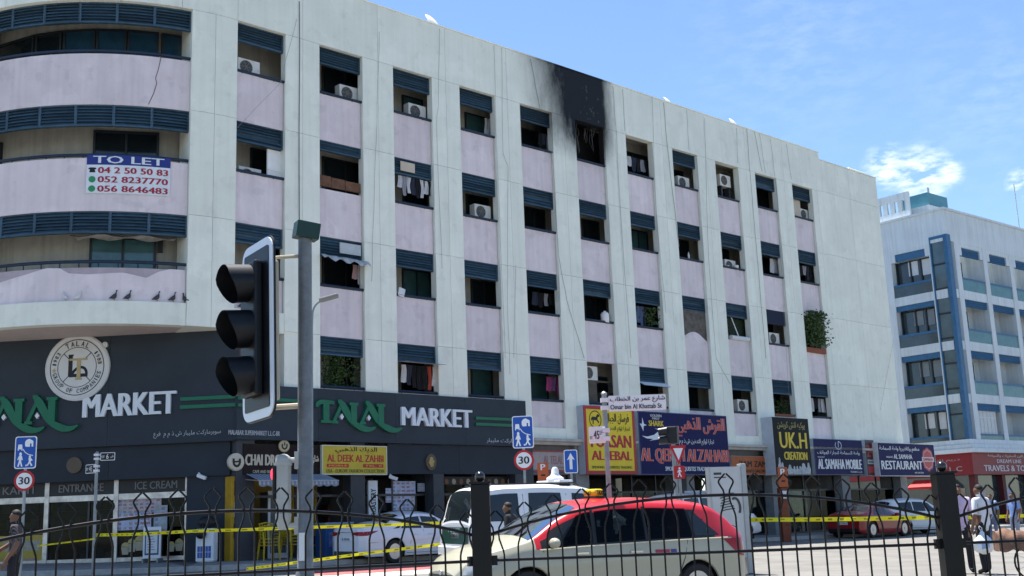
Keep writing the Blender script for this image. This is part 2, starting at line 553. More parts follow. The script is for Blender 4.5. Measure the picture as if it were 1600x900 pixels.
M_RAIL = mat('dark_blue_rail_paint', (0.014, 0.030, 0.058), 0.45, var=0.25, scale=3)
M_FRAME = mat('dark_window_frame', (0.02, 0.028, 0.035), 0.45)
M_ROOM = mat('dark_room', (0.035, 0.035, 0.038), 0.9)
M_PANE = mat('dark_pane', (0.012, 0.018, 0.022), 0.08, var=0.3, scale=2, spec=0.7)
M_TEAL = mat('teal_pane', (0.055, 0.13, 0.14), 0.08, var=0.3, scale=2, spec=0.7)
M_PBLUE = mat('blue_pane', (0.02, 0.06, 0.10), 0.08, var=0.35, scale=1.5, spec=0.7)
def add_soot(m):
    t = m.node_tree; b = t.nodes['Principled BSDF']
    src = b.inputs['Base Color'].links[0].from_socket
    co = t.nodes.new('ShaderNodeTexCoord'); co.object = bld
    sp = t.nodes.new('ShaderNodeSeparateXYZ'); t.links.new(co.outputs['Object'], sp.inputs[0])
    nz = t.nodes.new('ShaderNodeTexNoise'); nz.inputs['Scale'].default_value = 1.5; nz.inputs['Detail'].default_value = 10; nz.inputs['Roughness'].default_value = 0.68
    mpp = t.nodes.new('ShaderNodeMapping'); mpp.inputs['Scale'].default_value = (1.5, 1.5, 0.55)
    t.links.new(co.outputs['Object'], mpp.inputs['Vector']); t.links.new(mpp.outputs[0], nz.inputs['Vector'])
    def mth(op, a, b_=None, c_=None):
        n = t.nodes.new('ShaderNodeMath'); n.operation = op
        for i, x in enumerate((a, b_, c_)):
            if x is None: continue
            if isinstance(x, (int, float)): n.inputs[i].default_value = x
            else: t.links.new(x, n.inputs[i])
        return n.outputs[0]
    def sm(x, lo, hi):
        n = t.nodes.new('ShaderNodeMapRange'); n.interpolation_type = 'SMOOTHSTEP'
        n.inputs['From Min'].default_value, n.inputs['From Max'].default_value = lo, hi
        t.links.new(x, n.inputs['Value']); return n.outputs[0]
    s, z = sp.outputs['X'], sp.outputs['Z']
    wob = mth('MULTIPLY_ADD', nz.outputs['Fac'], 1.5, -0.75)
    sl = mth('ADD', mth('MULTIPLY_ADD', z, 0.27, -0.27 * 19.4), mth('ADD', s, wob))
    left = sm(sl, 11.4, 15.1)
    right = mth('SUBTRACT', 1.0, sm(mth('MULTIPLY_ADD', wob, 0.6, s), 16.75, 17.9))
    low = sm(mth('MULTIPLY_ADD', wob, 0.8, z), 15.2, 17.1)
    k = mth('MULTIPLY', mth('MULTIPLY', left, right), low)
    k = mth('MULTIPLY', k, mth('MULTIPLY_ADD', nz.outputs['Fac'], 0.25, 0.98)); 
    mx = t.nodes.new('ShaderNodeMixRGB'); mx.use_clamp = True
    mx.inputs[2].default_value = (0.010, 0.013, 0.018, 1)
    t.links.new(k, mx.inputs[0]); t.links.new(src, mx.inputs[1]); t.links.new(mx.outputs[0], b.inputs['Base Color'])
def add_repairs(m, amount):
    # patches of newer paint and faint stains with their own outline
    t = m.node_tree; b = t.nodes['Principled BSDF']
    src = b.inputs['Base Color'].links[0].from_socket
    co = t.nodes.new('ShaderNodeTexCoord'); co.object = bld
    oi = t.nodes.new('ShaderNodeObjectInfo')
    ad = t.nodes.new('ShaderNodeVectorMath'); ad.operation = 'ADD'
    ml = t.nodes.new('ShaderNodeMath'); ml.operation = 'MULTIPLY'; ml.inputs[1].default_value = 51.0
    t.links.new(oi.outputs['Random'], ml.inputs[0]); t.links.new(co.outputs['Object'], ad.inputs[0]); t.links.new(ml.outputs[0], ad.inputs[1])
    f = None
    for sc_, lo, hi, v in ((0.75, 0.56, 0.585, 1 + amount), (1.9, 0.60, 0.66, 1 - amount * 1.5), (9.0, 0.66, 0.72, 1 - amount * 1.6)):
        n = t.nodes.new('ShaderNodeTexNoise'); n.inputs['Scale'].default_value = sc_; n.inputs['Detail'].default_value = 5
        t.links.new(ad.outputs[0], n.inputs['Vector'])
        r = t.nodes.new('ShaderNodeMapRange'); r.inputs['From Min'].default_value, r.inputs['From Max'].default_value = lo, hi
        r.inputs['To Min'].default_value, r.inputs['To Max'].default_value = 1.0, v
        t.links.new(n.outputs['Fac'], r.inputs['Value'])
        if f is None: f = r.outputs[0]
        else:
            k = t.nodes.new('ShaderNodeMath'); k.operation = 'MULTIPLY'; t.links.new(f, k.inputs[0]); t.links.new(r.outputs[0], k.inputs[1]); f = k.outputs[0]
    s = t.nodes.new('ShaderNodeVectorMath'); s.operation = 'SCALE'
    t.links.new(src, s.inputs[0]); t.links.new(f, s.inputs['Scale']); t.links.new(s.outputs[0], b.inputs['Base Color'])
add_repairs(M_PINK, 0.06); add_repairs(M_WALL, 0.04)
for m_ in (M_WALL, M_PINK, M_BACK, M_SIDE, M_BLUE):
    add_soot(m_)
GAP = 0.011
def arcband(mb, t0, t1, r0, r1, z0, z1, n=10):
    for i in range(n):
        a, b = t0 + (t1 - t0) * i / n, t0 + (t1 - t0) * (i + 1) / n
        p = [arc(a, r1), arc(b, r1), arc(b, r0), arc(a, r0)]
        mb.vprism(p, z0, z1)
    return mb
TA, TB = rad(12.3), rad(77.7)
# --- pillars: a core and render panels with open joints
zj = [4.35] + ZT[::-1]
for k in range(1, 12):
    s0, s1 = (k - 1) * DU + OW, k * DU
    if k == 11:
        s1 = SE - 0.02
    zb = 4.35
    MB().box(s0 + 0.02, s1 - 0.02, 0.045, 0.32, zb, ZT[0]).build('pillar', M_WALL, bld)
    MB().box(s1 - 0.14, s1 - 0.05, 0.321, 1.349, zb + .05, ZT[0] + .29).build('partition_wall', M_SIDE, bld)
    mid = (s0 + s1) / 2
    for a, b in zip(zj[:-1], zj[1:]):
        for u, v in ((s0, mid - GAP / 2), (mid + GAP / 2, s1)):
            aa = max(a, 7.35) if (k == 1 and u == s0) else a
            if k == 1 and a < 7 and u == s0:
                continue
            MB().box(u, v, 0.0, 0.0445, aa + GAP / 2, b - GAP / 2).build('wall_panel', M_WALL, bld)
# side faces of the pillars (the reveals) are the core; close the first one over the niche
# --- parapet panels
edges = [0.0] + [(k - 1) * DU + OW + (DU - OW) / 2 for k in range(1, 11)] + [SE]
for a, b in zip(edges[:-1], edges[1:]):
    MB().box(a + GAP / 2, b - GAP / 2, 0.0, 0.0445, ZT[0] + GAP / 2, PT).build('wall_panel', M_WALL, bld)
MB().box(0, SE, 0.045, 0.30, ZT[0], PT - 0.03).build('parapet', M_WALL, bld)
MB().box(-0.02, SE + 0.02, -0.03, 0.36, PT + 0.002, PT + 0.06).build('coping', M_WALL, bld, bevel=0.012)
# --- blank end block
ze = [4.35, 7.5, 10.8, 14.1, 17.4, PT2]
for a, b in zip(ze[:-1], ze[1:]):
    for u, v in ((SE, 35.9), (35.9, SB)):
        MB().box(u + GAP / 2, v - GAP / 2, 0.03, 0.0745, a + GAP / 2, b - GAP / 2).build('wall_panel', M_WALL, bld)
MB().box(SE + 0.02, SB - 0.02, 0.075, 14.0, 4.35, PT2 - 0.05).build('end_block', M_WALL, bld)
MB().box(SE + 0.03, SB + 0.02, 0.0, 0.4, PT2 + 0.002, PT2 + 0.05).build('coping', M_WALL, bld)
MB().box(36.9, SB - 0.1, 0.5, 2.0, PT2 + 0.05, PT2 + 0.42).build('roof_kerb', M_WALL, bld)
# --- rounded corner: pillars, parapet, ledge
for (t0, t1) in ((0.0, TA), (TB, rad(90))):
    tm = (t0 + t1) / 2
    mb = MB(); arcband(mb, t0, t1, RC - 1.3, RC - 0.045, 7.35, ZT[0], 4); mb.build('pillar', M_WALL, bld)
    zz = [7.35] + [ZT[2], ZT[1], ZT[0]]
    for a, b in zip(zz[:-1], zz[1:]):
        for u, v in ((t0, tm - 0.0008), (tm + 0.0008, t1)):
            mb = MB(); arcband(mb, u, v, RC - 0.0445, RC, a + GAP / 2, b - GAP / 2, 3); mb.build('wall_panel', M_WALL, bld)
na = 6
for i in range(na):
    a, b = rad(90) * i / na, rad(90) * (i + 1) / na
    mb = MB(); arcband(mb, a + 0.0008, b - 0.0008, RC - 0.3, RC, ZT[0] + GAP / 2, PT, 4); mb.build('wall_panel', M_WALL, bld)
    mb = MB(); arcband(mb, a, b, RC - 0.36, RC + 0.03, PT + 0.002, PT + 0.06, 4); mb.build('coping', M_WALL, bld)
mb = MB(); arcband(mb, TA + 0.002, TB, RC - 0.4, RC - 0.02, 7.352, 8.02, 22); mb.build('ledge', M_WALL, bld)
MB().box(0.002, OW - 0.002, 0.02, 0.4, 7.352, 7.998).build('ledge', M_WALL, bld)
# soffit under the overhang and the roof slab
poly = [arc(rad(90) * i / 24, RC - 0.03) for i in range(25)] + [(-6.87, 15), (2.2, 15), (2.2, 0.05)]
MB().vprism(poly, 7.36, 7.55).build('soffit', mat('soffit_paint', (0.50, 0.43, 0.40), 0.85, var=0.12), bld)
poly = [arc(rad(90) * i / 24, RC - 0.2) for i in range(25)] + [(-6.7, 14.6), (SE - 0.1, 14.6), (SE - 0.1, 0.2)]
MB().vprism(poly, 18.2, 18.4).build('roof', mat('roof_screed', (0.4, 0.39, 0.36), 0.9), bld)
MB().box(-6.9, -6.6, 6.9, 14.8, 0.5, PT).build('side_wall', M_WALL, bld)
MB().box(-6.9, SE, 14.5, 14.8, 0.5, PT).build('rear_wall', M_WALL, bld)
# --- floor slabs and back walls
for j in range(4):
    z0 = ZT[j] + 0.3
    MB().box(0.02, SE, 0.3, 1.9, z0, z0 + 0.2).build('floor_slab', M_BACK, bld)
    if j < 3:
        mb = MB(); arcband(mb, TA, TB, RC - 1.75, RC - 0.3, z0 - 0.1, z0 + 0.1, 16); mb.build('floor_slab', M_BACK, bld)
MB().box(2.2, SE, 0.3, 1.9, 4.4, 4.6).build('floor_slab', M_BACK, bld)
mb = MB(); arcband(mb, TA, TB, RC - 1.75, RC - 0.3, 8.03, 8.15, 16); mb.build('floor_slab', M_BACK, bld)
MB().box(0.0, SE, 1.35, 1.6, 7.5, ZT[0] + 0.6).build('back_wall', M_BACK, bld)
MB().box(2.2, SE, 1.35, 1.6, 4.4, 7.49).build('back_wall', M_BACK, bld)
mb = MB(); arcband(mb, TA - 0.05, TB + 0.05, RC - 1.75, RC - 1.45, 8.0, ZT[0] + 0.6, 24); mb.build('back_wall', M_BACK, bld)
# niche at the bend, over the shop sign
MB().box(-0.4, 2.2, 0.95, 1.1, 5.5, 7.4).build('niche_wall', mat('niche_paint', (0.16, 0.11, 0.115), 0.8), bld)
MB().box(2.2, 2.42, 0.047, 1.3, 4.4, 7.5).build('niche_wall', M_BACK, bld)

# ------------------------------------------------------------------ balconies of the straight front
SLAT = MB().obox((0, 0, 0), (OW - 0.06, 0.012, 0.125), Matrix.Rotation(rad(-38), 3, 'X')).build('slat', M_BLUE)
RAILM = MB().tube([(-0.03, 0, 0), (OW + 0.03, 0, 0)], 0.048, 8)
RAILM.tube([(0.25, 0.0, 0), (0.25, 0.06, -0.1)], 0.02, 6).tube([(1.4, 0.0, 0), (1.4, 0.06, -0.1)], 0.02, 6)
RAIL = RAILM.build('rail', M_RAIL, None, smooth=True)
def louvre(s0, zt, h=LH, n=6, m=M_BLUE):
    mb = MB()
    y0, y1 = YP + 0.02, YP + 0.12
    mb.box(s0, s0 + 0.045, y0, y1, zt - h, zt).box(s0 + OW - 0.045, s0 + OW, y0, y1, zt - h, zt)
    mb.box(s0 + 0.045, s0 + OW - 0.045, y0, y1, zt - 0.035, zt).box(s0 + 0.045, s0 + OW - 0.045, y0, y1, zt - h, zt - h + 0.04)
    mb.box(s0 + 0.045, s0 + OW - 0.045, y1 + 0.004, y1 + 0.014, zt - h + 0.02, zt - 0.02)
    f = mb.build('louvre_shutter', m, bld)
    for i in range(n):
        if random.random() < .035: continue
        c = SLAT.copy(); col.objects.link(c); c.parent = f
        c.location = (s0 + OW / 2, (y0 + y1) / 2, zt - 0.035 - (i + 0.5) * (h - 0.075) / n)
        c.rotation_euler = (random.uniform(-0.09, 0.09), random.uniform(-0.006, 0.006) if random.random() > .05 else random.uniform(-.03, .03), 0)
def door(s0, s1, z0, z1, glass=M_PANE, split=True, y=1.35):
    mb = MB(); f = 0.055
    mb.box(s0, s0 + f, y - 0.07, y, z0, z1).box(s1 - f, s1, y - 0.07, y, z0, z1).box(s0 + f, s1 - f, y - 0.07, y, z1 - f, z1)
    if split:
        mb.box((s0 + s1) / 2 - 0.03, (s0 + s1) / 2 + 0.03, y - 0.068, y, z0, z1 - f)
    d = mb.build('balcony_door', M_FRAME, bld)
    MB().box(s0 + f, s1 - f, y - 0.035, y - 0.015, z0, z1 - f).build('pane', glass, d)
NOLOUVRE = {(1, 6), (1, 7), (1, 9), (3, 10), (3, 11), (4, 6)}
teal = {(2, 7), (3, 3), (4, 4), (1, 3), (1, 4), (4, 5)}
for r in range(1, 5):
    zt = ZT[r - 1]
    zo = zt - OPH
    for c in range(1, 12):
        if r == 4 and c == 1:
            continue
        s0 = (c - 1) * DU
        # pink breast wall with a slightly uneven top
        zlow = ZT[r] if r < 4 else 4.76
        if r == 3 and c == 1:
            zlow = 8.0
        if r == 4 and c < 5:
            zlow = 5.3
        mb = MB().box(s0 + 0.002, s0 + OW - 0.002, YP, YP + 0.14, zlow + 0.001, zo)
        if not (r == 3 and c == 8):
            mb.build('breast_wall', M_PINK, bld)
        else:
            mb = MB()
            top = [(s0 + 0.002, zo - 0.12)] + [(s0 + OW * t, zo - 0.16 + 0.34 * math.sin(math.pi * t) ** 1.3 - 0.1 * t) for t in (0.1, 0.2, 0.3, 0.4, 0.5, 0.6, 0.7, 0.8, 0.9)] + [(s0 + OW - 0.002, zo - 0.25)]
            mb.prism([(s0 + 0.002, zlow + 0.001), (s0 + OW - 0.002, zlow + 0.001)] + top[::-1], YP, YP + 0.14).build('breast_wall', M_PINK, bld)
        if r == 4 and c >= 5:
            MB().box(s0, s0 + OW, 0.02, 0.3, 4.35, 4.758).build('sill_beam', M_WALL, bld)
        if (r, c) not in NOLOUVRE:
            louvre(s0, zt, LH * (0.55 if (r, c) == (2, 2) else random.uniform(0.94, 1.08)), 4 if (r, c) == (2, 2) else 6)
        if (r, c) not in ((3, 8), (3, 11), (2, 2), (3, 9)):
            ro = RAIL.copy(); col.objects.link(ro); ro.parent = bld; ro.location = (s0, YP - 0.02, zo + 0.05)
        # door or window in the back wall
        if (r, c) == (1, 1):
            continue
        w0 = s0 + random.uniform(1.15, 1.5)
        wide = random.uniform(0.95, 1.3)
        if (r, c) in ((1, 2), (2, 2), (3, 2), (3, 5), (1, 10), (2, 11), (1, 7), (4, 11), (3, 7), (3, 9)):
            w0, wide = s0 + 0.95, 1.9
        g = M_TEAL if (r, c) in teal else M_PANE
        door(w0, w0 + wide, zo - 0.95, zt - 0.1 if wide > 1.5 else zt - 0.35, g, wide > 1.2)
bpy.data.objects.remove(SLAT); bpy.data.objects.remove(RAIL)
# burnt flat: charred lining and hanging rags of ceiling
M_CHAR = mat('charred', (0.012, 0.011, 0.011), 0.9, var=0.5, scale=5, bump=0.6, bscale=14)
s0 = 5 * DU
MB().box(s0 + 0.005, s0 + 0.03, 0.30, 1.34, 15.0, 17.6).build('charred_lining', M_CHAR, bld)
MB().box(s0 + OW - 0.02, s0 + OW + 0.015, 0.10, 0.34, 15.66, 17.32).build('charred_lining', M_CHAR, bld)
MB().box(s0 + 0.03, s0 + OW + 1.2, 1.20, 1.25, 15.0, 17.6).build('charred_lining', M_CHAR, bld)
mb = MB()
for i in range(16):
    u = s0 + 0.1 + 1.5 * random.random(); l = random.uniform(0.25, 1.1)
    yy = random.uniform(0.2, 0.8)
    mb.tube([(u, yy, 17.32), (u + random.uniform(-.1, .1), yy, 17.32 - l * 0.5), (u + random.uniform(-.25, .25), yy + .05, 17.32 - l)], [0.012, 0.02, 0.008], 5)
mb.tube([(s0 + 0.1, 0.3, 17.2), (s0 + 0.35, 0.28, 16.7), (s0 + 0.5, 0.3, 16.1)], [0.02, 0.05, 0.02], 5)
mb.build('charred_debris', mat('ash_grey', (0.07, 0.07, 0.075), 0.9, var=0.4), bld)
# bubbled render flakes above the burnt window
mb = MB()
for i in range(22):
    u, z = s0 + 0.95 + random.gauss(0, 0.28), random.uniform(17.5, 19.1)
    a = random.uniform(0, 6.28); q = random.uniform(0.02, 0.06)
    mb.prism([(u + q * math.cos(a + k * 2.1), z + q * 1.5 * math.sin(a + k * 2.1)) for k in range(3)], -0.008, -0.001)
fl = mb.build('flaked_render', mat('bared_render', (0.07, 0.075, 0.078), 0.9, var=0.3), bld)
fl['kind'] = 'stuff'

# ------------------------------------------------------------------ balconies of the rounded corner
for j in range(3):
    zt = ZT[j]; zo = zt - OPH
    zl = ZT[j + 1] if j < 2 else 8.02
    r1 = RC - YP
    mb = MB()
    if j < 2:
        arcband(mb, TA + 0.001, TB, r1 - 0.14, r1, zl + 0.001, zo, 26); mb.build('breast_wall', M_PINK, bld)
    else:
        arcband(mb, TA + 0.001, TB, r1 - 0.14, r1 - 0.02, zl + 0.001, zo - 0.02, 26)
        mb.build('breast_wall', mat('bare_grey_pink', (0.40, 0.34, 0.37), 0.85, var=0.15, scale=2), bld)
        # pink coat with a wavy upper edge
        n = 70; vs = []; fs = []
        prof = [(0.0, 0.0), (0.07, 0.0), (0.12, -0.10), (0.17, -0.30), (0.27, -0.16), (0.42, -0.22), (0.50, -0.18), (0.54, -0.02), (0.60, 0.0), (0.70, -0.16), (0.85, -0.36), (1.0, -0.30)]
        for i in range(n + 1):
            t = i / n; th = TA + 0.002 + (rad(68) - TA) * t
            dz = float(np.interp(t, [p[0] for p in prof], [p[1] for p in prof]))
            zz = zo - 0.01 + dz
            for rr, z in ((r1, zl + 0.002), (r1, zz), (r1 - 0.02, zz + 0.01)):
                a = arc(th, rr); vs.append((a[0], a[1], z))
        for i in range(n):
            for k in (0, 1):
                fs.append((3 * i + k, 3 * i + 3 + k, 3 * i + 4 + k, 3 * i + 1 + k))
        MB().add(vs, fs).build('breast_wall', M_PINK, bld)
    # louvres in bays of the curve
    nb = 7; dth = (TB - TA) / nb
    for b in range(nb):
        a0, a1 = TA + b * dth, TA + (b + 1) * dth
        mb = MB()
        rr0, rr1 = RC - YP - 0.13, RC - YP - 0.03
        h = 0.66
        arcband(mb, a0, a0 + 0.006, rr0, rr1, zt - h, zt, 1); arcband(mb, a1 - 0.006, a1, rr0, rr1, zt - h, zt, 1)
        arcband(mb, a0 + 0.006, a1 - 0.006, rr0, rr1, zt - 0.04, zt, 3); arcband(mb, a0 + 0.006, a1 - 0.006, rr0, rr1, zt - h, zt - h + 0.04, 3)
        arcband(mb, a0 + 0.003, a1 - 0.003, rr0 - 0.02, rr0 - 0.008, zt - h, zt, 3)
        f = mb.build('louvre_shutter', M_BLUE, bld)
        for i in range(6):
            zc = zt - 0.04 - (i + 0.5) * (h - 0.08) / 6
            P0, P1 = [], []
            for q in range(5):
                th = a0 + 0.005 + (a1 - a0 - 0.01) * q / 4
                o, n_ = arc(th, rr1 - 0.005), arc(th, rr0 + 0.012)
                P0.append((o[0], o[1], zc - 0.045)); P1.append((n_[0], n_[1], zc + 0.05))
            P2 = [(p[0], p[1], p[2] + 0.012) for p in P1]; P3 = [(p[0], p[1], p[2] + 0.012) for p in P0]
            MB().grid([P0, P1, P2, P3, P0]).build('slat', M_BLUE, f)
    # rail
    pts = [(*arc(TA + (TB - TA) * i / 40, RC - YP - 0.03), zo + (0.10 if j < 2 else 0.16)) for i in range(41)]
    mb = MB().tube(pts, 0.05, 8)
    for b in range(nb * 2):
        th = TA + (b + 0.5) * dth / 2
        p = arc(th, RC - YP - 0.03)
        mb.tube([(p[0], p[1], zo - 0.02), (p[0], p[1], zo + 0.14)], 0.018, 6)
    mb.build('rail', M_RAIL, bld, smooth=True)
    # sliding windows of the back wall
    rb = RC - 1.45
    def pane_arc(t0, t1, z0, z1, g, n=2):
        """flat sliding window set on the chord t0..t1"""
        A, B = Vector(arc(t0, rb + 0.10)), Vector(arc(t1, rb + 0.10))
        d = (B - A); L = d.length; d.normalize(); nn = Vector((-d.y, d.x))
        if nn.y > 0: nn = -nn
        def cb(m_, u0, u1, z0, z1, o0, o1):
            P = [A + d * u0 + nn * o0, A + d * u1 + nn * o0, A + d * u1 + nn * o1, A + d * u0 + nn * o1]
            m_.vprism([(p.x, p.y) for p in P], z0, z1)
        mb = MB(); f = 0.07
        cb(mb, 0, f, z0, z1, -0.25, 0.05); cb(mb, L - f, L, z0, z1, -0.25, 0.05); cb(mb, f, L - f, z1 - f, z1, -0.25, 0.05); cb(mb, f, L - f, z0, z0 + f, -0.25, 0.05)
        for i in range(1, n):
            cb(mb, L * i / n - 0.035, L * i / n + 0.035, z0 + f, z1 - f, -0.05, 0.045)
        w_ = mb.build('window', M_FRAME, bld)
        mb = MB(); cb(mb, f, L - f, z0 + f, z1 - f, -0.01, 0.01); mb.build('pane', g, w_)
    if j == 0:
        for (a, b) in ((102, 151), (152, 199), (200, 248), (252, 292)):
            pane_arc(CYL(b, 60, rb)[0], CYL(a, 60, rb)[0], zo - 0.7, zt - 0.35, M_PBLUE, 1)
        pane_arc(CYL(100, 60, rb)[0], CYL(60, 60, rb)[0], zo - 0.7, zt - 0.35, M_PANE, 1)
        pane_arc(CYL(58, 60, rb)[0], CYL(2, 60, rb)[0], zo - 0.7, zt - 0.35, M_PANE, 1)
    elif j == 1:
        pane_arc(CYL(248, 225, rb)[0], CYL(147, 225, rb)[0], zo - 0.9, CYL(200, 206, rb)[1], M_PANE, 2)
        pane_arc(CYL(4, 230, rb)[0], CYL(-70, 230, rb)[0], zo - 0.9, CYL(200, 206, rb)[1], M_PANE, 2)
    else:
        pane_arc(CYL(243, 400, rb)[0], CYL(141, 400, rb)[0], zo - 0.9, CYL(200, 372, rb)[1], M_TEAL, 2)
        # peeling sheet hanging from the balcony ceiling
        mb = MB(); P = []
        t0, t1 = CYL(275, 360, RC - 0.5)[0], CYL(110, 360, RC - 0.5)[0]
        for i in range(13):
            th = t0 + (t1 - t0) * i / 12
            q = []
            for k in range(5):
                a = arc(th, RC - 0.45 - 0.16 * k); q.append((a[0], a[1], zt - 0.62 - 0.05 * math.sin(i * 1.3 + k) - 0.05 * (k == 0)))
            P.append(q)
        mb.grid(P).build('peeling_sheet', mat('peeling_ceiling', (0.45, 0.43, 0.40), 0.9, var=0.25, scale=5), bld)
        th = CYL(250, 385, rb)[0]; a = arc(th, rb + 0.06)
        MB().obox((a[0], a[1], CYL(250, 385, rb)[1]), (0.14, 0.1, 0.42), Matrix.Rotation(-th, 3, 'Z')).build('broken_lamp', M_FRAME, bld)
# ================================================================== ground floor
M_SLATE = mat('slate_cladding', (0.031, 0.041, 0.054), 0.6, spec=0.2, var=0.14, scale=1.2, rnd=0.04, ref=bld)
M_SLATE2 = mat('slate_cladding_lower', (0.025, 0.033, 0.044), 0.6, spec=0.2, var=0.14, scale=1.2, rnd=0.04, ref=bld)
M_ALU = mat('brushed_aluminium', (0.55, 0.53, 0.50), 0.35, 0.6, var=0.4, scale=4, rnd=0.1)
M_DARKALU = mat('dark_aluminium', (0.05, 0.05, 0.055), 0.4, 0.4, var=0.2)
M_GLASS = shop_glass('shop_glass', (0.50, 0.56, 0.56))
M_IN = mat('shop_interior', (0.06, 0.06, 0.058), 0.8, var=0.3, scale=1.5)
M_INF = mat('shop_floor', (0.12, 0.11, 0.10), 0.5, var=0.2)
M_WHITE = mat('white_paint', (0.78, 0.78, 0.77), 0.5, var=0.06)
M_LETW = mat('white_letters', (0.66, 0.70, 0.74), 0.4, var=0.05, rnd=0)
M_LETG = mat('green_letters', (0.006, 0.13, 0.066), 0.35, var=0.1, rnd=0)
M_GOLD = mat('gold_paint', (0.36, 0.26, 0.09), 0.45, var=0.15)
M_BLACK = mat('black_paint', (0.012, 0.012, 0.014), 0.45, var=0.2)
M_RED_ = mat('sign_red', (0.36, 0.022, 0.03), 0.4, var=0.08)
M_YEL = mat('sign_yellow', (0.68, 0.50, 0.015), 0.4, var=0.07)
M_NAVY = mat('sign_navy', (0.009, 0.011, 0.07), 0.5, spec=0.1, var=0.12)
M_GREY = mat('sign_side_grey', (0.42, 0.46, 0.50), 0.5, var=0.1)
M_PALE = mat('paper_white', (0.62, 0.64, 0.66), 0.6, var=0.08)
LX, LY, LR = 0.0678, 0.0735, LA - AL
def lpart(mb, name, m, parent=None, **k):
    """part of the building standing in the plane of the side street shopfront"""
    o = mb.build(name, m, parent or bld, **k)
    if parent is None:
        o.location = (LX, LY, 0); o.rotation_euler = (0, 0, LR)
    return o
def lx(px, py=800, y=0.0):
    return LP(px, py, y)[0]
# side shopfront
for i, (a, b) in enumerate(((-11.0, -7.6), (-7.6, -3.9), (-3.9, 0.12))):
    lpart(MB().box(a + 0.004, b - 0.004, 0.0, 0.12, 4.02, 7.36), 'fascia_panel', M_SLATE)
    lpart(MB().box(a + 0.004, min(b, -0.15) - 0.004, 0.16, 0.3, 3.02, 4.01), 'fascia_panel', M_SLATE2)
lpart(MB().box(-11, 0.1, 0.0, 0.3, 4.011, 4.018), 'fascia_soffit', M_BLACK)
yS = 0.55
xm = [-11.0, lx(72, 840, yS), lx(181, 830, yS), lx(293, 820, yS)]
zf = 0.6
for i in range(3):
    a, b = xm[i], xm[i + 1]
    lpart(MB().box(a + 0.07, b - 0.07, yS - 0.04, yS + 0.05, 2.62, 3.05), 'door_header', mat('header_black', (0.02, 0.022, 0.026), 0.4))
    fr = lpart(MB().box(a + 0.07, b - 0.07, yS - 0.05, yS + 0.05, 2.44, 2.615), 'transom', M_ALU)
    lpart(MB().box(a + 0.07, b - 0.07, yS - 0.05, yS + 0.05, zf + 0.02, zf + 0.14), 'bottom_rail', M_ALU)
    lpart(MB().box(a + 0.07, b - 0.07, yS, yS + 0.012, zf + 0.14, 2.44), 'shop_window', M_GLASS)
for x in xm[1:]:
    lpart(MB().box(x - 0.07, x + 0.07, yS - 0.07, yS + 0.06, zf, 3.05), 'mullion', M_ALU)
a, b = xm[1] + 0.07, xm[2] - 0.07
lpart(MB().box((a + b) / 2 + 0.2, (a + b) / 2 + 0.26, yS - 0.03, yS + 0.04, zf + .1, 2.44), 'door_stile', M_DARKALU)
lpart(MB().box(xm[3] + 0.07, 0.12, 0.25, 0.6, 0.45, 3.05), 'wall_pier', M_SLATE2)
mb = MB()
for body, p0, p1, y0, y1 in (('CHAI KARTI', -44, 53, 763, 773), ('ENTRANCE', 92, 162, 756.5, 769), ('ICE CREAM', 211, 277, 753, 764)):
    mb = MB()
    (xa, za), (xb, zb_) = LP(p0, y1, yS - 0.05), LP(p1, y0, yS - 0.05)
    text(mb, body, xa, xb, 2.72, 2.95, yS - 0.042, 0.012, 0.03)
    lpart(mb, 'header_lettering', mat('dim_grey_letters', (0.20, 0.20, 0.20), 0.5))
# upper side fascia lettering
def talal(mb, x0, k, z0, h, y, d, mb2):
    q = [0]
    def S(pts, ws):
        q[0] += 1
        stroke(mb, [(x0 + u * k, z0 + v * h) for u, v in pts], [w_ * k for w_ in ws] if isinstance(ws, list) else ws * k, y, d + 0.004 * q[0])
    S(bez((-0.01, .70), (0.0, 1.0), (.08, .98), (.24, .93)), [.03, .05, .055, .055, .055, .05, .05, .045, .04])
    S([(.125, .93), (.125, .08)], .085); S([(.05, .05), (.20, .05)], .035)
    for o in (0.0, 0.40):
        S([(.235 + o, .08), (.36 + o, .98)], .042); S([(.20 + o, .04), (.29 + o, .04)], .035)
        S(bez((.315 + o, 1.02), (.40 + o, .75), (.46 + o, .05), (.60 + o, -.22)), [.05, .08, .095, .095, .09, .085, .07, .05, .03])
        S([(.345 + o, 1.02), (.29 + o, 1.02)], .04)
        S([(.52 + o, .92), (.52 + o, .06)], .085); S([(.455 + o, .92), (.585 + o, .92)], .035)
        S(bez((.47 + o, .10), (.60 + o, -.12), (.70 + o, -.42), (.84 + o, -.14)), [.03, .05, .07, .08, .08, .07, .06, .045, .02])
        cx, cz = x0 + (.345 + o) * k, z0 + .30 * h
        g = .028 * k
        mb2.prism([(cx - g, cz), (cx, cz - g * 1.3), (cx + g, cz), (cx, cz + g * 1.3)], y - d - 0.03, y)
(xa, zlo), (xb, zhi) = LP(131, 664, 0), LP(275, 633, 0)
mk = MB(); text(mk, 'MARKET', xa, xb, 4.90, 5.58, -0.004, 0.07, 0.05, res=3)
lpart(mk, 'market_lettering', M_LETW)
g1, g2 = MB(), MB()
xs0, xs1 = lx(-37, 660), lx(93, 660)
talal(g1, xs0, xs1 - xs0, 4.78, 0.80, -0.004, 0.06, g2)
lpart(g1, 'name_lettering', M_LETG); lpart(g2, 'lettering_diamond', M_LETW)
for z in (5.02, 5.26):
    lpart(MB().box(lx(282, 650), 0.1, -0.06, -0.002, z, z + 0.11), 'green_bar', M_LETG)
mk = MB(); text(mk, 'سوبرماركت مليبار ش ذ م م  فرع', lx(240, 683), lx(345, 683), 4.18, 4.38, -0.002, 0.006, 0.01)
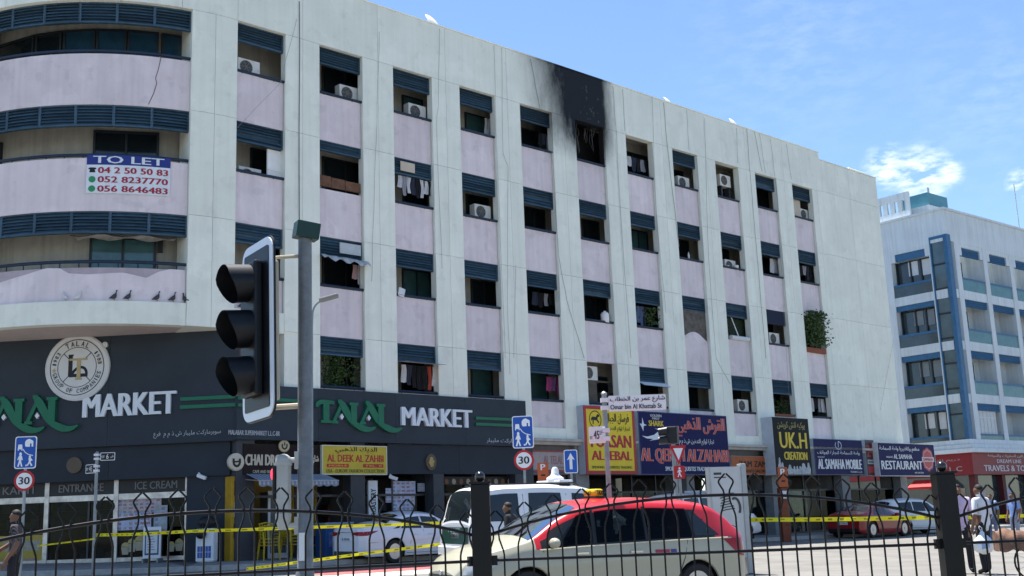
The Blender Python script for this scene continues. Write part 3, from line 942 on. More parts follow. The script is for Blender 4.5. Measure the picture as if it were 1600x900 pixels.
lpart(mk, 'small_lettering', mat('dim_white_letters', (0.4, 0.43, 0.46), 0.5))
# emblem
ex, ez = LP(121, 574, -0.06); er = 1.02
rot = Matrix.Rotation(rad(90), 3, 'X')
em = lpart(MB().lathe([(er, 0), (er, 0.07), (er - 0.05, 0.1), (er - 0.12, 0.085), (0.01, 0.085)], 48, (ex, 0, ez), rot), 'emblem_disc', mat('emblem_silver', (0.58, 0.59, 0.59), 0.4, 0.0, var=0.05))
mb = MB()
def ringm(mb, r0, r1, y, n=48, a0=0, a1=2 * math.pi):
    for i in range(n):
        a, b = a0 + (a1 - a0) * i / n, a0 + (a1 - a0) * (i + 1) / n
        mb.add([(ex + r * math.cos(t), y, ez + r * math.sin(t)) for r, t in ((r0, a), (r1, a), (r1, b), (r0, b))], [(0, 1, 2, 3)])
ringm(mb, .835, .86, -0.089); ringm(mb, .60, .62, -0.089)
for a in (45, 135, 225, 315):
    t = rad(a); mb.add([(ex + r * math.cos(t + d), -0.089, ez + r * math.sin(t + d)) for r, d in ((.38, .03), (.38, -.03), (.60, -.02), (.60, .02))], [(0, 1, 2, 3)])
def arctext(mb, body, ac, span, r, h, inward=False):
    n = len(body)
    for i, ch in enumerate(body):
        if ch == ' ':
            continue
        f = (i + 0.5) / n - 0.5
        a = ac - span * f if not inward else ac + span * f
        rr = -(a - math.pi / 2) if not inward else -(a + math.pi / 2)
        def xf(p, a=a, rr=rr):
            ux, uz = p[0], p[2]
            c_, s_ = math.cos(-rr), math.sin(-rr)
            return (ex + r * math.cos(a) + ux * c_ - uz * s_, p[1], ez + r * math.sin(a) + ux * s_ + uz * c_)
        wch = {'I': 0.014, '1': 0.03}.get(ch, 0.052)
        text(mb, ch, -wch * h / 0.17, wch * h / 0.17, -h / 2, h / 2, -0.0885, 0.003, 0.022, xf=xf)
arctext(mb, 'TALAL', rad(90), rad(66), .725, .16)
arctext(mb, '1983', rad(158), rad(36), .725, .12); arctext(mb, '1983', rad(22), rad(36), .725, .12)
arctext(mb, 'GROUP OF COMPANIES', rad(270), rad(158), .725, .13, True)
stroke(mb, [(ex - .21, ez + .36), (ex - .21, ez - .28)], .13, -0.088, 0.004)
stroke(mb, [(ex - .28, ez + .37), (ex - .12, ez + .37)], .05, -0.088, 0.006)
stroke(mb, [(ex - .24, ez - .25), (ex + .34, ez - .25)], .10, -0.088, 0.008)
stroke(mb, bez((ex - .15, ez - .20), (ex - .02, ez + .05), (ex + .30, ez + .08), (ex + .31, ez - .22)), .08, -0.088, 0.010)
lpart(mb, 'emblem_lettering', M_BLACK)
mb = MB()
stroke(mb, [(ex + .06, ez + .26), (ex + .06, ez - .38)], .12, -0.088, 0.014); stroke(mb, [(ex - .25, ez + .24), (ex + .32, ez + .24)], .06, -0.088, 0.012); stroke(mb, [(ex - .04, ez - .36), (ex + .16, ez - .36)], .05, -0.088, 0.016)
for a in (186, 10):
    cx, cz = ex + .725 * math.cos(rad(a)), ez + .725 * math.sin(rad(a))
    mb.prism([(cx + (.085 if k % 2 == 0 else .035) * math.sin(k * math.pi / 5), cz + (.085 if k % 2 == 0 else .035) * math.cos(k * math.pi / 5)) for k in range(10)], -0.094, -0.089)
lpart(mb, 'emblem_gold', mat('emblem_gold', (0.42, 0.33, 0.17), 0.4))
cx, cz = LP(165, 539, 0); lpart(MB().lathe([(.09, 0), (.09, .06), (.01, .065)], 16, (cx, 0, cz), rot), 'emblem_stud', mat('emblem_silver', (0.5, 0.5, 0.48)))
cx, cz = LP(117, 727, .16); lpart(MB().lathe([(.24, -.16), (.24, -.10), (.01, -.10)], 24, (cx, 0, cz), rot), 'round_badge', mat('bronze_badge', (0.10, 0.075, 0.05), 0.5))
# shop interiors (closed dark rooms)
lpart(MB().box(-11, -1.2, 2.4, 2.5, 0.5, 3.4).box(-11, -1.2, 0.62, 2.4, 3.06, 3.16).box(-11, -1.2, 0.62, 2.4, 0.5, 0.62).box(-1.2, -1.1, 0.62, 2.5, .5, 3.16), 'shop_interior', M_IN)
# posters, ice-cream counter and goods behind the windows
goods_cols = [(0.12, 0.03, 0.03), (0.14, 0.11, 0.04), (0.03, 0.05, 0.10), (0.16, 0.15, 0.14), (0.03, 0.07, 0.04), (0.10, 0.06, 0.03), (0.03, 0.03, 0.035)]
GM = [mat('goods_%d' % i, c, 0.5, var=0.2) for i, c in enumerate(goods_cols)]
def goods(mb, x0, x1, y0, y1, z0, z1, shelves, n):
    for k in range(shelves):
        z = z0 + (z1 - z0) * k / shelves
        x = x0
        while x < x1 - 0.1:
            w_ = random.uniform(0.10, 0.3); h = random.uniform(0.4, 0.85) * (z1 - z0) / shelves
            mb.box(x, min(x + w_ * 0.92, x1), y0 + random.uniform(0, .1), y1, z, z + h, random.randrange(len(GM)))
            x += w_
mb = MB(); goods(mb, -10.5, -1.5, 1.9, 2.3, 0.7, 2.7, 4, 0)
o = lpart(mb, 'shelved_goods', GM); o['kind'] = 'stuff'
pc = [mat('poster_%d' % i, c, 0.5, var=0.3, scale=9) for i, c in enumerate(((0.5, 0.42, 0.44), (0.42, 0.46, 0.62), (0.30, 0.36, 0.42), (0.62, 0.62, 0.60), (0.45, 0.42, 0.25)))]
def poster(x0, x1, z0, z1, y, base, cells, frame='l', parent=None, rows=3):
    mb = MB().box(x0, x1, y - 0.012, y - 0.004, z0, z1)
    for i in range(cells):
        for k in range(rows):
            u, v = x0 + (x1 - x0) * (i + .12) / cells, z0 + (z1 - z0) * (k + .15) / rows
            if random.random() < .12: continue
            mb.box(u, u + (x1 - x0) / cells * random.uniform(.5, .78), y - 0.015, y - 0.0125, v, v + (z1 - z0) / rows * .55, random.choice((1, 2, 3)))
    ms = [base, mat('print_rose', (0.34, 0.20, 0.21), 0.5, var=0.4, scale=25), mat('print_slate', (0.22, 0.25, 0.36), 0.5, var=0.4, scale=25), mat('print_sand', (0.36, 0.33, 0.27), 0.5, var=0.4, scale=25)]
    if frame == 'l':
        return lpart(mb, 'poster', ms)
    return mb.build('poster', ms, bld)
def lq(p0, p1, y):
    a, b = LP(p0[0], p0[1], y), LP(p1[0], p1[1], y); return a[0], b[0], b[1], a[1]
x0, x1, z0, z1 = lq((184, 775), (252, 800), yS); poster(x0, x1, z0, z1 , yS, pc[0], 8, rows=5)
x0, x1, z0, z1 = lq((184, 801), (236, 827), yS); poster(x0, x1, z0, z1, yS, pc[1], 6, rows=4)
x0, x1, z0, z1 = lq((241, 790), (261, 832), yS - .05); poster(x0, x1, z0, z1, yS - .05, pc[2], 2, rows=5)
x0, x1, z0, z1 = lq((0, 838), (66, 892), yS); poster(x0 - 2, x1, z0, z1, yS, mat('yellow_poster', (0.40, 0.30, 0.05), 0.5, var=0.2), 5, rows=2)
# ice-cream cups printed large on the lower glass
for (px, py, sx) in ((196, 858, 1.0), (206, 853, 1.1), (219, 849, 1.3), (268, 855, .8), (280, 852, 1.0)):
    x, z = LP(px, py, yS); mb = MB()
    mb.prism([(x - .09 * sx, z - .16 * sx), (x + .09 * sx, z - .16 * sx), (x + .13 * sx, z + .06), (x - .13 * sx, z + .06)], yS - 0.014, yS - 0.004, 0)
    mb.prism([(x + .13 * sx * math.cos(t * .6), z + .06 + .14 * sx * abs(math.sin(t * .6))) for t in range(6)], yS - 0.016, yS - 0.0141, 1)
    lpart(mb, 'window_print', [mat('cup_cream', (0.38, 0.34, 0.24), 0.5), mat('cup_yellow', (0.42, 0.34, 0.14), 0.5)])

# ---------------------------------------------------------------- long front: market fascia
for a, b in ((0.06, 2.9), (2.9, 5.9), (5.9, 8.9), (8.9, 11.8)):
    MB().box(a + 0.003, b - 0.003, -0.12, 0.06, 4.04, 5.69).build('fascia_panel', M_SLATE, bld)
for a, b in ((5.65, 8.7), (8.7, 11.78)):
    MB().box(a + 0.003, b - 0.003, 0.02, 0.12, 3.05, 4.03).build('fascia_panel', M_SLATE2, bld)
MB().box(0.06, 11.79, 0.061, 1.3, 5.2, 5.68).build('fascia_core', M_SLATE2, bld)
def fbox(p0, p1, y):
    (a, zt_), (b, zb_) = FP(p0[0], p0[1], y), FP(p1[0], p1[1], y)
    return a, b, zb_, zt_
YF = -0.12
mk = MB(); a, b = FP(628, 655, YF - .05)[0], FP(736, 655, YF - .05)[0]; text(mk, 'MARKET', a, b, 4.63, 5.24, YF - 0.003, 0.09, 0.05, res=3); mk.build('market_lettering', M_LETW, bld)
g1, g2 = MB(), MB(); a, b = FP(494, 650, YF)[0], FP(600, 650, YF)[0]
talal(g1, a, b - a, 4.62, 0.68, YF - 0.003, 0.07, g2); g1.build('name_lettering', M_LETG, bld); g2.build('lettering_diamond', M_LETW, bld)
for z in (4.72, 4.93):
    MB().box(FP(742, 655, YF)[0], 11.7, YF - 0.06, YF - 0.002, z, z + 0.10).build('green_bar', M_LETG, bld)
    MB().box(0.08, 2.1, YF - 0.06, YF - 0.002, z + .28, z + 0.38).build('green_bar', M_LETG, bld)
mk = MB(); text(mk, 'MALABAR SUPERMARKET L.L.C-BR', FP(352, 684, YF)[0] + .1, FP(437, 684, YF)[0], 4.17, 4.31, YF, 0.006, 0.02); text(mk, 'سوبرماركت مليبار', FP(760, 692, YF)[0], 11.7, 4.12, 4.3, YF, 0.006, 0.01)
mk.build('small_lettering', MATS['dim_white_letters'], bld)
cx, cz = FP(672, 722, 0.02)
MB().lathe([(.22, -.02), (.22, .05), (.01, .06)], 24, (cx, 0, cz), rot @ Matrix.Diagonal((1, 1.25, 1))).build('round_badge', MATS['bronze_badge'], bld)
MB().prism([(cx + .13 * math.cos(t) * (.6 if k % 2 else 1), cz + .17 * math.sin(t)) for k, t in enumerate(np.linspace(0, 6.0, 12))], -0.07, -0.045).build('badge_figure', M_GOLD, bld)

# shopfronts of the long front
M_PIER = mat('dark_pier', (0.045, 0.05, 0.058), 0.55, var=0.15)
for a, b in ((0.15, 0.75), (4.2, 4.75), (7.55, 8.0), (11.3, 12.2), (14.4, 15.1), (20.9, 21.4), (26.9, 27.4), (32.6, 33.3), (38.1, 38.75)):
    MB().box(a, b, 0.03, 1.2, 0.2, 4.34).build('wall_pier', M_PIER if a < 12 else mat('grey_pier', (0.22, 0.22, 0.22), 0.7, var=0.2), bld)
for i, (a, b) in enumerate(((0.75, 4.2), (4.75, 7.55), (8.0, 11.3), (12.2, 14.4), (15.1, 20.9), (21.4, 26.9), (27.4, 32.6), (33.3, 38.1))):
    ya = 0.5
    n = max(2, int((b - a) / 1.3))
    mb = MB()
    for k in range(n + 1):
        x = a + (b - a) * k / n
        mb.box(x - 0.03, x + 0.03, ya - 0.04, ya + 0.04, 0.3, 3.05)
    mb.box(a, b, ya - 0.045, ya + 0.045, 2.35, 2.42).box(a, b, ya - 0.045, ya + 0.045, 0.3, 0.5)
    sf = mb.build('shopfront_frame', M_DARKALU, bld)
    if i != 0:
        for k in range(n):
            if i in (1, 2) and k == 0:
                continue
            MB().box(a + (b - a) * k / n + .03, a + (b - a) * (k + 1) / n - .03, ya, ya + 0.01, 0.5, 2.35).build('pane', M_GLASS, sf)
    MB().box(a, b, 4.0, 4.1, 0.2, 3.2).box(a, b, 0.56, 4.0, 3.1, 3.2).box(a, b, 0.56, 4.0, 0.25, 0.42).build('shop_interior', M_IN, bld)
    mb = MB(); goods(mb, a + .2, b - .2, 2.4, 2.8, 0.5, 2.4, 4, 0); goods(mb, a + .3, b - .3, 0.8, 1.0, 0.5, 1.3, 2, 0)
    o = mb.build('shelved_goods', GM, bld); o['kind'] = 'stuff'
MB().box(12.2, 38.75, 0.3, 1.0, 3.05, 4.34).build('shop_lintel', mat('grey_lintel', (0.17, 0.17, 0.175), 0.7, var=0.2), bld)
# cornice over the shop signs
mb = MB().box(11.82, SB, -0.30, 0.02, 4.24, 4.345).box(11.82, SB, -0.18, 0.02, 4.12, 4.238)
mb.build('cornice', mat('cornice_render', (0.40, 0.38, 0.35), 0.8, var=0.2, scale=3), bld)
# notices on the market windows
for p0, p1 in (((611, 752), (649, 775)), ((602, 763), (615, 785)), ((613, 774), (648, 797)), ((652, 755), (672, 768))):
    a, b, z0, z1 = fbox(p0, p1, .49); poster(a, b, z0, z1, .49, random.choice(pc[1:4]), 5, 'f', rows=4)
a, b, z0, z1 = fbox((575, 751), (590, 810), .3)
rs = MB().box(a, b, .28, .36, z0, z1).build('vertical_shop_sign', M_PALE, bld)
mb = MB(); h_, w_ = z1 - z0, b - a
text(mb, 'ROASTERY', 0, h_ * .7, 0, w_ * .55, 0.0, 0.006, .03, xf=lambda p: (b - w_ * .2 - p[2], .279 + p[1], z0 + h_ * .08 + p[0])); mb.build('lettering', M_BLACK, rs)
# row of sweets pictures over the third shop
a, b, z0, z1 = fbox((690, 745), (810, 757), .45)
mb = MB().box(a, b, .40, .44, z0, z1)
n = 11
for i in range(n):
    x = a + (b - a) * (i + .5) / n
    mb.prism([(x + .09 * math.cos(t), z0 + (z1 - z0) * .4 + .1 * math.sin(t)) for t in np.linspace(0, 5.7, 10)], .385, .399, 1 + i % 2)
mb.build('picture_strip', [M_BLACK, mat('brown_sweets', (0.16, 0.07, 0.035), 0.5), mat('cream_sweets', (0.34, 0.28, 0.2), 0.5)], bld)

# chai shop: yellow counter cabinet, menu, awning
a, b, z0, z1 = fbox((356, 745), (376, 888), .3)
cab = MB().box(a, b, .1, .45, 0.42, z1).build('yellow_cabinet', mat('cabinet_yellow', (0.42, 0.25, 0.012), 0.5, var=0.2), bld)
for k in range(3):
    z = z1 - .55 - .62 * k
    MB().box(a + .1, b - .1, .085, .099, z, z + .42).build('menu_picture', pc[4] if k == 1 else mat('menu_dark', (0.10, 0.05, 0.03), 0.5, var=0.4, scale=9), cab)
MB().box(1.0, 4.15, 1.9, 2.0, 0.4, 3.0).build('yellow_back_wall', MATS['cabinet_yellow'], bld)
# ================================================================== signboards (each a thing of its own)
def board(name, label, cat, p0, p1, y, depth, m_face, m_side=M_GREY, border=None, bw=0.06, group=None):
    (sa, za), (sb, zb_) = FP(p0[0], p0[1], y), FP(p1[0], p1[1], y)
    sc_, zd = FP(p0[0] + (p1[0] - p0[0]) * 0.06, p1[1], y)
    w_, h = sb - sa, za - zb_
    o = thing(name, label, cat, WF(sa, y, zb_), AL, group)
    MB().box(0, w_, 0.012, depth, 0, h).build('case', m_side, o)
    MB().box(bw if border else 0.01, w_ - (bw if border else .01), 0, 0.0118, bw if border else .01, h - (bw if border else .01)).build('face', m_face, o)
    if border:
        MB().box(0, w_, -0.012, 0.0117, 0, bw).box(0, w_, -0.012, 0.0117, h - bw, h).box(0, bw, -0.012, 0.0117, bw, h - bw).box(w_ - bw, w_, -0.012, 0.0117, bw, h - bw).build('border', border, o)
    return o, w_, h
def T(o, w_, h, body, u0, u1, v0, v1, m, bold=0.03, name='lettering', outline=None, slant=0):
    mb = MB()
    if outline:
        text(mb, body, u0 * w_, u1 * w_, v0 * h, v1 * h, -0.001, 0.003, bold * 2.2, slant=slant); mb.build('lettering_outline', outline, o); mb = MB()
        text(mb, body, u0 * w_, u1 * w_, v0 * h, v1 * h, -0.009, 0.003, bold, slant=slant)
    else:
        text(mb, body, u0 * w_, u1 * w_, v0 * h, v1 * h, -0.001, 0.004, bold, slant=slant)
    return mb.build(name, m, o)
M_LRED = mat('letter_red', (0.42, 0.02, 0.025), 0.4)
M_LYEL = mat('letter_yellow', (0.62, 0.46, 0.03), 0.4)
M_LORG = mat('letter_orange_red', (0.55, 0.07, 0.05), 0.4)
M_LPALE = mat('letter_pale', (0.66, 0.67, 0.68), 0.4)
M_LGRN = mat('letter_olive', (0.10, 0.13, 0.03), 0.5)
# 1 yellow fashion sign
o, w_, h = board('shop_sign', 'yellow sign reading AL DEEK AL ZAHBI in red under the market name', 'sign', (503, 695), (605, 742), -0.10, 0.16, mat('dull_yellow', (0.47, 0.36, 0.03), 0.45, var=0.08), mat('pale_frame', (0.55, 0.55, 0.45), 0.5), mat('pale_frame', (0.55, 0.55, 0.45)), 0.03)
T(o, w_, h, 'الديك الذهبي', .20, .84, .72, .95, M_BLACK, 0.01); T(o, w_, h, 'AL DEEK AL ZAHBI', .08, .94, .44, .68, M_LRED, .03)
T(o, w_, h, 'USA - EUROPE FASHION COLLECTION', .06, .95, .07, .19, M_LGRN, .03)
for a, b, tx in ((.07, .40, 'MOBILE: 04 2660'), (.62, .94, 'TEL: 04 2261119')):
    q = MB().box(a * w_, b * w_, -0.006, -0.001, .25 * h, .37 * h).build('red_label', M_LRED, o)
    mb = MB(); text(mb, tx[:6], (a + .03) * w_, (b - .03) * w_, .28 * h, .34 * h, -0.007, 0.002, 0.0); mb.build('lettering', M_LYEL, q)
# 2 chai sign with round badge
o, w_, h = board('shop_sign', 'dark brown sign reading CHAI DROPS in pale letters', 'sign', (380, 693), (501, 742), 0.0, 0.12, mat('chai_brown', (0.018, 0.012, 0.012), 0.5, spec=0.1, var=0.2), M_BLACK)
T(o, w_, h, 'CHAI DROPS', .03, .56, .30, .66, mat('letter_cream', (0.50, 0.45, 0.36), 0.4), .05); T(o, w_, h, 'شاي دروبس', .70, .97, .32, .66, MATS['letter_cream'], .03); T(o, w_, h, 'CAFE AND RESTAURANT', .12, .52, .05, .15, MATS['letter_cream'], .02)
s_, z_ = FP(368, 722, -0.02)
rb_ = thing('round_sign', 'round cream and black badge on the dark pier by the chai shop', 'sign', WF(s_, -0.02, z_), AL)
MB().lathe([(.24, -.08), (.26, -.03), (.26, .05), (.22, .07), (.01, .07)], 24, (0, 0, 0), rot).build('disc', MATS['letter_cream'], rb_)
mb = MB(); stroke(mb, bez((-.10, .10), (-.16, -.2), (.16, -.2), (.10, .10)), .07, -0.071, .006); stroke(mb, [(-.13, .0), (.13, .02)], .05, -0.071, .01); mb.build('symbol', M_BLACK, rb_)
s_, z_ = FP(443, 697, -0.03)
rb3 = thing('round_sign', 'round gold and black badge over the chai shop sign', 'sign', WF(s_, -0.03, z_), AL)
MB().lathe([(.17, -.03), (.185, 0), (.185, .05), (.16, .06), (.01, .06)], 24, (0, 0, 0), rot).build('disc', mat('badge_gold', (0.42, 0.36, 0.22), 0.4), rb3)
mb = MB(); stroke(mb, bez((-.08, .06), (-.12, -.14), (.12, -.14), (.08, .06)), .045, -0.061, .006); stroke(mb, [(.0, .02), (.0, .11)], .03, -0.061, .008); mb.build('symbol', M_BLACK, rb3)
# awning
s_, z_ = FP(384, 744, -0.05); s2, _ = FP(508, 744, -.05)
aw = thing('awning', 'blue grey striped scalloped awning over the chai shop', 'awning', WF(s_, -0.05, z_), AL)
L_ = s2 - s_
mb = MB(); P = []
for i in range(41):
    x = L_ * i / 40
    P.append([(x, 0, 0.06), (x, -0.75, -0.16), (x, -0.76, -0.30 - 0.05 * abs(math.sin(i * math.pi / 4)))])
mb.grid(P).build('canvas', mat('awning_canvas', (0.19, 0.22, 0.28), 0.7, var=0.1), aw)
mb = MB()
for i in range(0, 40, 2):
    x0, x1 = L_ * i / 40, L_ * (i + 1) / 40
    mb.add([(x0, -.003, .066), (x1, -.003, .066), (x1, -.75, -.154), (x0, -.75, -.154), (x1, -.766, -.29), (x0, -.766, -.29)], [(0, 1, 2, 3), (3, 2, 4, 5)])
mb.build('stripes', mat('awning_stripe', (0.34, 0.37, 0.42), 0.7), aw)
MB().tube([(0, -.75, -.17), (L_, -.75, -.17)], .02, 6).tube([(0, 0, -.1), (0, -.75, -.17)], .015, 6).tube([(L_, 0, -.1), (L_, -.75, -.17)], .015, 6).build('frame', M_ALU, aw)
# 3 faded sign
o, w_, h = board('shop_sign', 'faded pinkish white sign with pale red letters under the cornice', 'sign', (826, 703), (906, 737), 0.20, 0.09, mat('faded_pink', (0.42, 0.36, 0.36), 0.6, var=0.15), M_GREY, mat('faded_red', (0.30, 0.10, 0.10), 0.6), .07)
T(o, w_, h, 'AL TELAL', .28, .66, .36, .74, mat('faded_letters', (0.36, 0.20, 0.19), 0.6), .03); T(o, w_, h, 'JUICE', .80, .99, .36, .74, MATS['faded_letters'], .03); T(o, w_, h, 'CAFETERIA', .48, .70, .14, .24, MATS['faded_letters'], .01)
# 4 yellow smoking shop sign
o, w_, h = board('shop_sign', 'tall yellow sign with red border reading FORSAN AL JEBAL', 'sign', (911, 633), (996, 741), -0.36, 0.36, M_YEL, M_GREY, M_RED_, .13)
T(o, w_, h, 'FORSAN', .12, .90, .39, .58, M_LRED, .06); T(o, w_, h, 'AL JEBAL', .12, .90, .16, .34, M_LRED, .06)
T(o, w_, h, 'SMOKING REQUISITES TRADING', .11, .90, .075, .12, M_LGRN, .03)
T(o, w_, h, 'فرسان الجبال', .42, .88, .74, .90, M_BLACK, .015); T(o, w_, h, 'لتجارة لوازم التدخين', .44, .89, .62, .71, M_LGRN, .01)
mb = MB(); cx, cz = .22 * w_, .80 * h
for i in range(28):
    a, b = 2 * math.pi * i / 28, 2 * math.pi * (i + 1) / 28
    mb.add([(cx + r * math.cos(t), -0.004, cz + r * math.sin(t)) for r, t in ((.30, a), (.34, a), (.34, b), (.30, b))], [(0, 1, 2, 3)])
# galloping horse
mb.add([(cx + x * .3, -0.005, cz + z * .3) for x, z in ((-.8, .1), (-.5, .35), (.1, .3), (.4, .7), (.75, .6), (.8, .35), (.5, .3), (.4, 0), (.7, -.3), (.55, -.5), (.25, -.15), (-.3, -.1), (-.35, -.6), (-.55, -.65), (-.5, -.05), (-.75, -.2))], [tuple(range(16))])
mb.build('horse_emblem', M_BLACK, o)
# 5 navy shark sign
o, w_, h = board('shop_sign', 'wide navy sign with white shark reading AL QERSH ALZAHABI', 'sign', (996, 642), (1141, 742), -0.32, 0.32, M_NAVY, M_GREY, mat('navy_trim', (0.05, 0.06, 0.16), 0.4), .03)
T(o, w_, h, 'AL QERSH ALZAHABI', .01, .99, .17, .42, M_LORG, .035, outline=mat('letter_outline_pale', (0.5, 0.42, 0.46), 0.4))
T(o, w_, h, 'القرش الذهبي', .42, .97, .62, .95, M_LORG, .02, outline=MATS['letter_outline_pale']); T(o, w_, h, 'تجارة لوازم التدخين ش ذ م م', .43, .83, .48, .59, M_LPALE, .01)
T(o, w_, h, 'SMOKING REQUISITES TRADING L.L.C', .26, .84, .05, .13, M_LPALE, .03); T(o, w_, h, 'SHARK', .11, .27, .77, .86, M_LYEL, .05); T(o, w_, h, 'GOLDEN', .13, .25, .92, .96, M_LPALE, .02); T(o, w_, h, 'FIRST', .15, .23, .875, .91, M_LPALE, .02)
mb = MB()
shark = [(.03, .61), (.09, .60), (.16, .63), (.22, .70), (.17, .74), (.25, .705), (.34, .71), (.33, .64), (.27, .575), (.18, .555), (.11, .535), (.15, .565), (.08, .57)]
mb.add([(x * w_, -0.003, z * h) for x, z in shark], [tuple(range(len(shark)))])
tail = [(.045, .90), (.06, .80), (.09, .78), (.055, .765), (.05, .68), (.03, .76), (.015, .80), (.04, .80)]
mb.add([(x * w_, -0.003, z * h) for x, z in tail], [tuple(range(len(tail)))])
mb.build('shark_picture', mat('shark_white', (0.62, 0.66, 0.70), 0.4), o)
# 6 orange sign
o, w_, h = board('shop_sign', 'faded orange sign ending in ZAM below the cornice', 'sign', (1142, 712), (1207, 742), -0.05, 0.1, mat('faded_orange', (0.36, 0.095, 0.025), 0.5, var=0.2), M_GREY)
T(o, w_, h, 'ZAM ZAM', .18, .86, .42, .74, M_BLACK, .04); T(o, w_, h, 'GENTS SALON', .30, .82, .12, .28, M_BLACK, .03)
# 7 black creation sign
o, w_, h = board('shop_sign', 'tall black sign with gold letters reading UK.H CREATION', 'sign', (1206, 651), (1270, 742), -0.62, 0.62, mat('sign_black', (0.010, 0.011, 0.014), 0.5, spec=0.1, var=0.15), mat('sign_side_white', (0.52, 0.56, 0.60), 0.5))
T(o, w_, h, 'UK.H', .16, .90, .46, .74, M_LYEL, .035); T(o, w_, h, 'CREATION', .25, .88, .26, .40, M_LYEL, .07); T(o, w_, h, 'يوكيه اتش كريشن', .12, .88, .79, .93, mat('letter_dull_gold', (0.32, 0.27, 0.09), 0.4), .02)
mb = MB()
for x, k, hh in ((.11, .05, .28), (.18, .06, .2), (.38, .08, .16), (.50, .05, .14), (.58, .05, .14), (.66, .05, .14), (.76, .10, .19), (.90, .06, .2)):
    mb.add([(x * w_ + a * k * w_, -0.003, b * hh * h + .01 * h) for a, b in ((-.8, 0), (.8, 0), (1, .5), (.5, .7), (.4, .95), (0, 1.05), (-.4, .95), (-.5, .7), (-1, .5))], [tuple(range(9))])
mb.build('garment_pictures', mat('picture_grey', (0.40, 0.43, 0.45), 0.5, var=0.4, scale=12), o)
# 8 phone shop
o, w_, h = board('shop_sign', 'navy sign reading AL SAMAHA MOBILE in white', 'sign', (1270, 685), (1351, 742), -0.30, 0.30, M_NAVY, M_GREY, mat('navy_trim', (0.05, 0.06, 0.16)), .03)
T(o, w_, h, 'AL SAMAHA MOBILE', .06, .95, .16, .44, M_LPALE, .05); T(o, w_, h, 'واحة السماحة لتجارة الهواتف', .06, .93, .55, .68, M_LPALE, .015); T(o, w_, h, 'WAHAT', .06, .20, .47, .51, M_LPALE, .02); T(o, w_, h, 'TRADING L.L.C', .70, .95, .06, .11, M_LPALE, .01)
mb = MB(); stroke(mb, [(w_ * .5 + .16 * h * math.sin(t), h * .83 + .11 * h * math.cos(t)) for t in np.linspace(0, math.pi * 1.75, 14)], .05, -0.001, .004); stroke(mb, [(w_ * .5, h * .78), (w_ * .5, h * .93)], .06, -0.001, .006); mb.build('symbol', mat('symbol_blue_white', (0.4, 0.45, 0.6), 0.4), o)
# 9 small 24 sign
o, w_, h = board('shop_sign', 'narrow dark sign with a red number 24', 'sign', (1351, 687), (1370, 743), -0.22, 0.22, mat('dark_maroon', (0.05, 0.018, 0.022), 0.4), M_GREY)
T(o, w_, h, '24', .1, .9, .52, .86, mat('letter_dull_red', (0.34, 0.05, 0.05), 0.4), .05)
q = MB().box(.08 * w_, .95 * w_, -.006, -.001, .32 * h, .44 * h).build('pale_label', mat('label_grey', (0.35, 0.36, 0.36), 0.5), o); mb = MB(); text(mb, 'HOURS', .2 * w_, .85 * w_, .35 * h, .41 * h, -.007, .002, .02); mb.build('lettering', M_BLACK, q)
MB().box(.08 * w_, .95 * w_, -.006, -.001, .08 * h, .25 * h).build('red_label', M_RED_, o)
# 10 restaurant
o, w_, h = board('shop_sign', 'navy sign with red seal reading AL SAMAHA RESTAURANT', 'sign', (1370, 691), (1464, 744), -0.50, 0.30, M_NAVY, mat('pale_frame2', (0.6, 0.6, 0.6), 0.5), mat('pale_frame2', (0.6, 0.6, 0.6)), .025)
T(o, w_, h, 'RESTAURANT', .04, .75, .20, .46, M_LPALE, .05); T(o, w_, h, 'AL SAMAHA', .26, .58, .52, .66, M_LPALE, .045); T(o, w_, h, 'WAHAT', .13, .25, .54, .60, M_LPALE, .02); T(o, w_, h, 'مطعم وكافتيريا واحة السماحة', .03, .72, .72, .90, M_LPALE, .02); T(o, w_, h, 'AND CAFETERIA', .60, .76, .08, .13, M_LPALE, .01)
cx, cz = .865 * w_, .52 * h
for nm, r0, r1, m_, y in (('seal_disc', 0, .36, mat('seal_red', (0.40, 0.05, 0.06), 0.4), -.002), ('seal_ring', .27, .30, mat('seal_pink', (0.5, 0.3, 0.32), 0.4), -.006)):
    mb = MB()
    for i in range(32):
        a, b = 2 * math.pi * i / 32, 2 * math.pi * (i + 1) / 32
        rr = lambda r, t: r * h * 1.0 * (1 + .05 * math.cos(8 * t))
        pts = [(cx + rr(r, t) * math.cos(t), y, cz + rr(r, t) * math.sin(t)) for r, t in ((r0, a), (r1, a), (r1, b), (r0, b))]
        mb.add(pts[1:] if r0 == 0 else pts, [(0, 1, 2)] if False else [tuple(range(3 if r0 == 0 else 4))]) if r0 else mb.add([(cx, y, cz), pts[1], pts[2]], [(0, 1, 2)])
    mb.build(nm, m_, o)
q = MB().box(cx - .38 * h, cx + .38 * h, -.012, -.008, cz - .07 * h, cz + .07 * h).build('seal_band', mat('seal_pale', (0.55, 0.5, 0.5), 0.4), o); mb = MB(); text(mb, 'SAMAHA', cx - .3 * h, cx + .3 * h, cz - .045 * h, cz + .045 * h, -.013, .002, .04); mb.build('lettering', M_LRED, q)

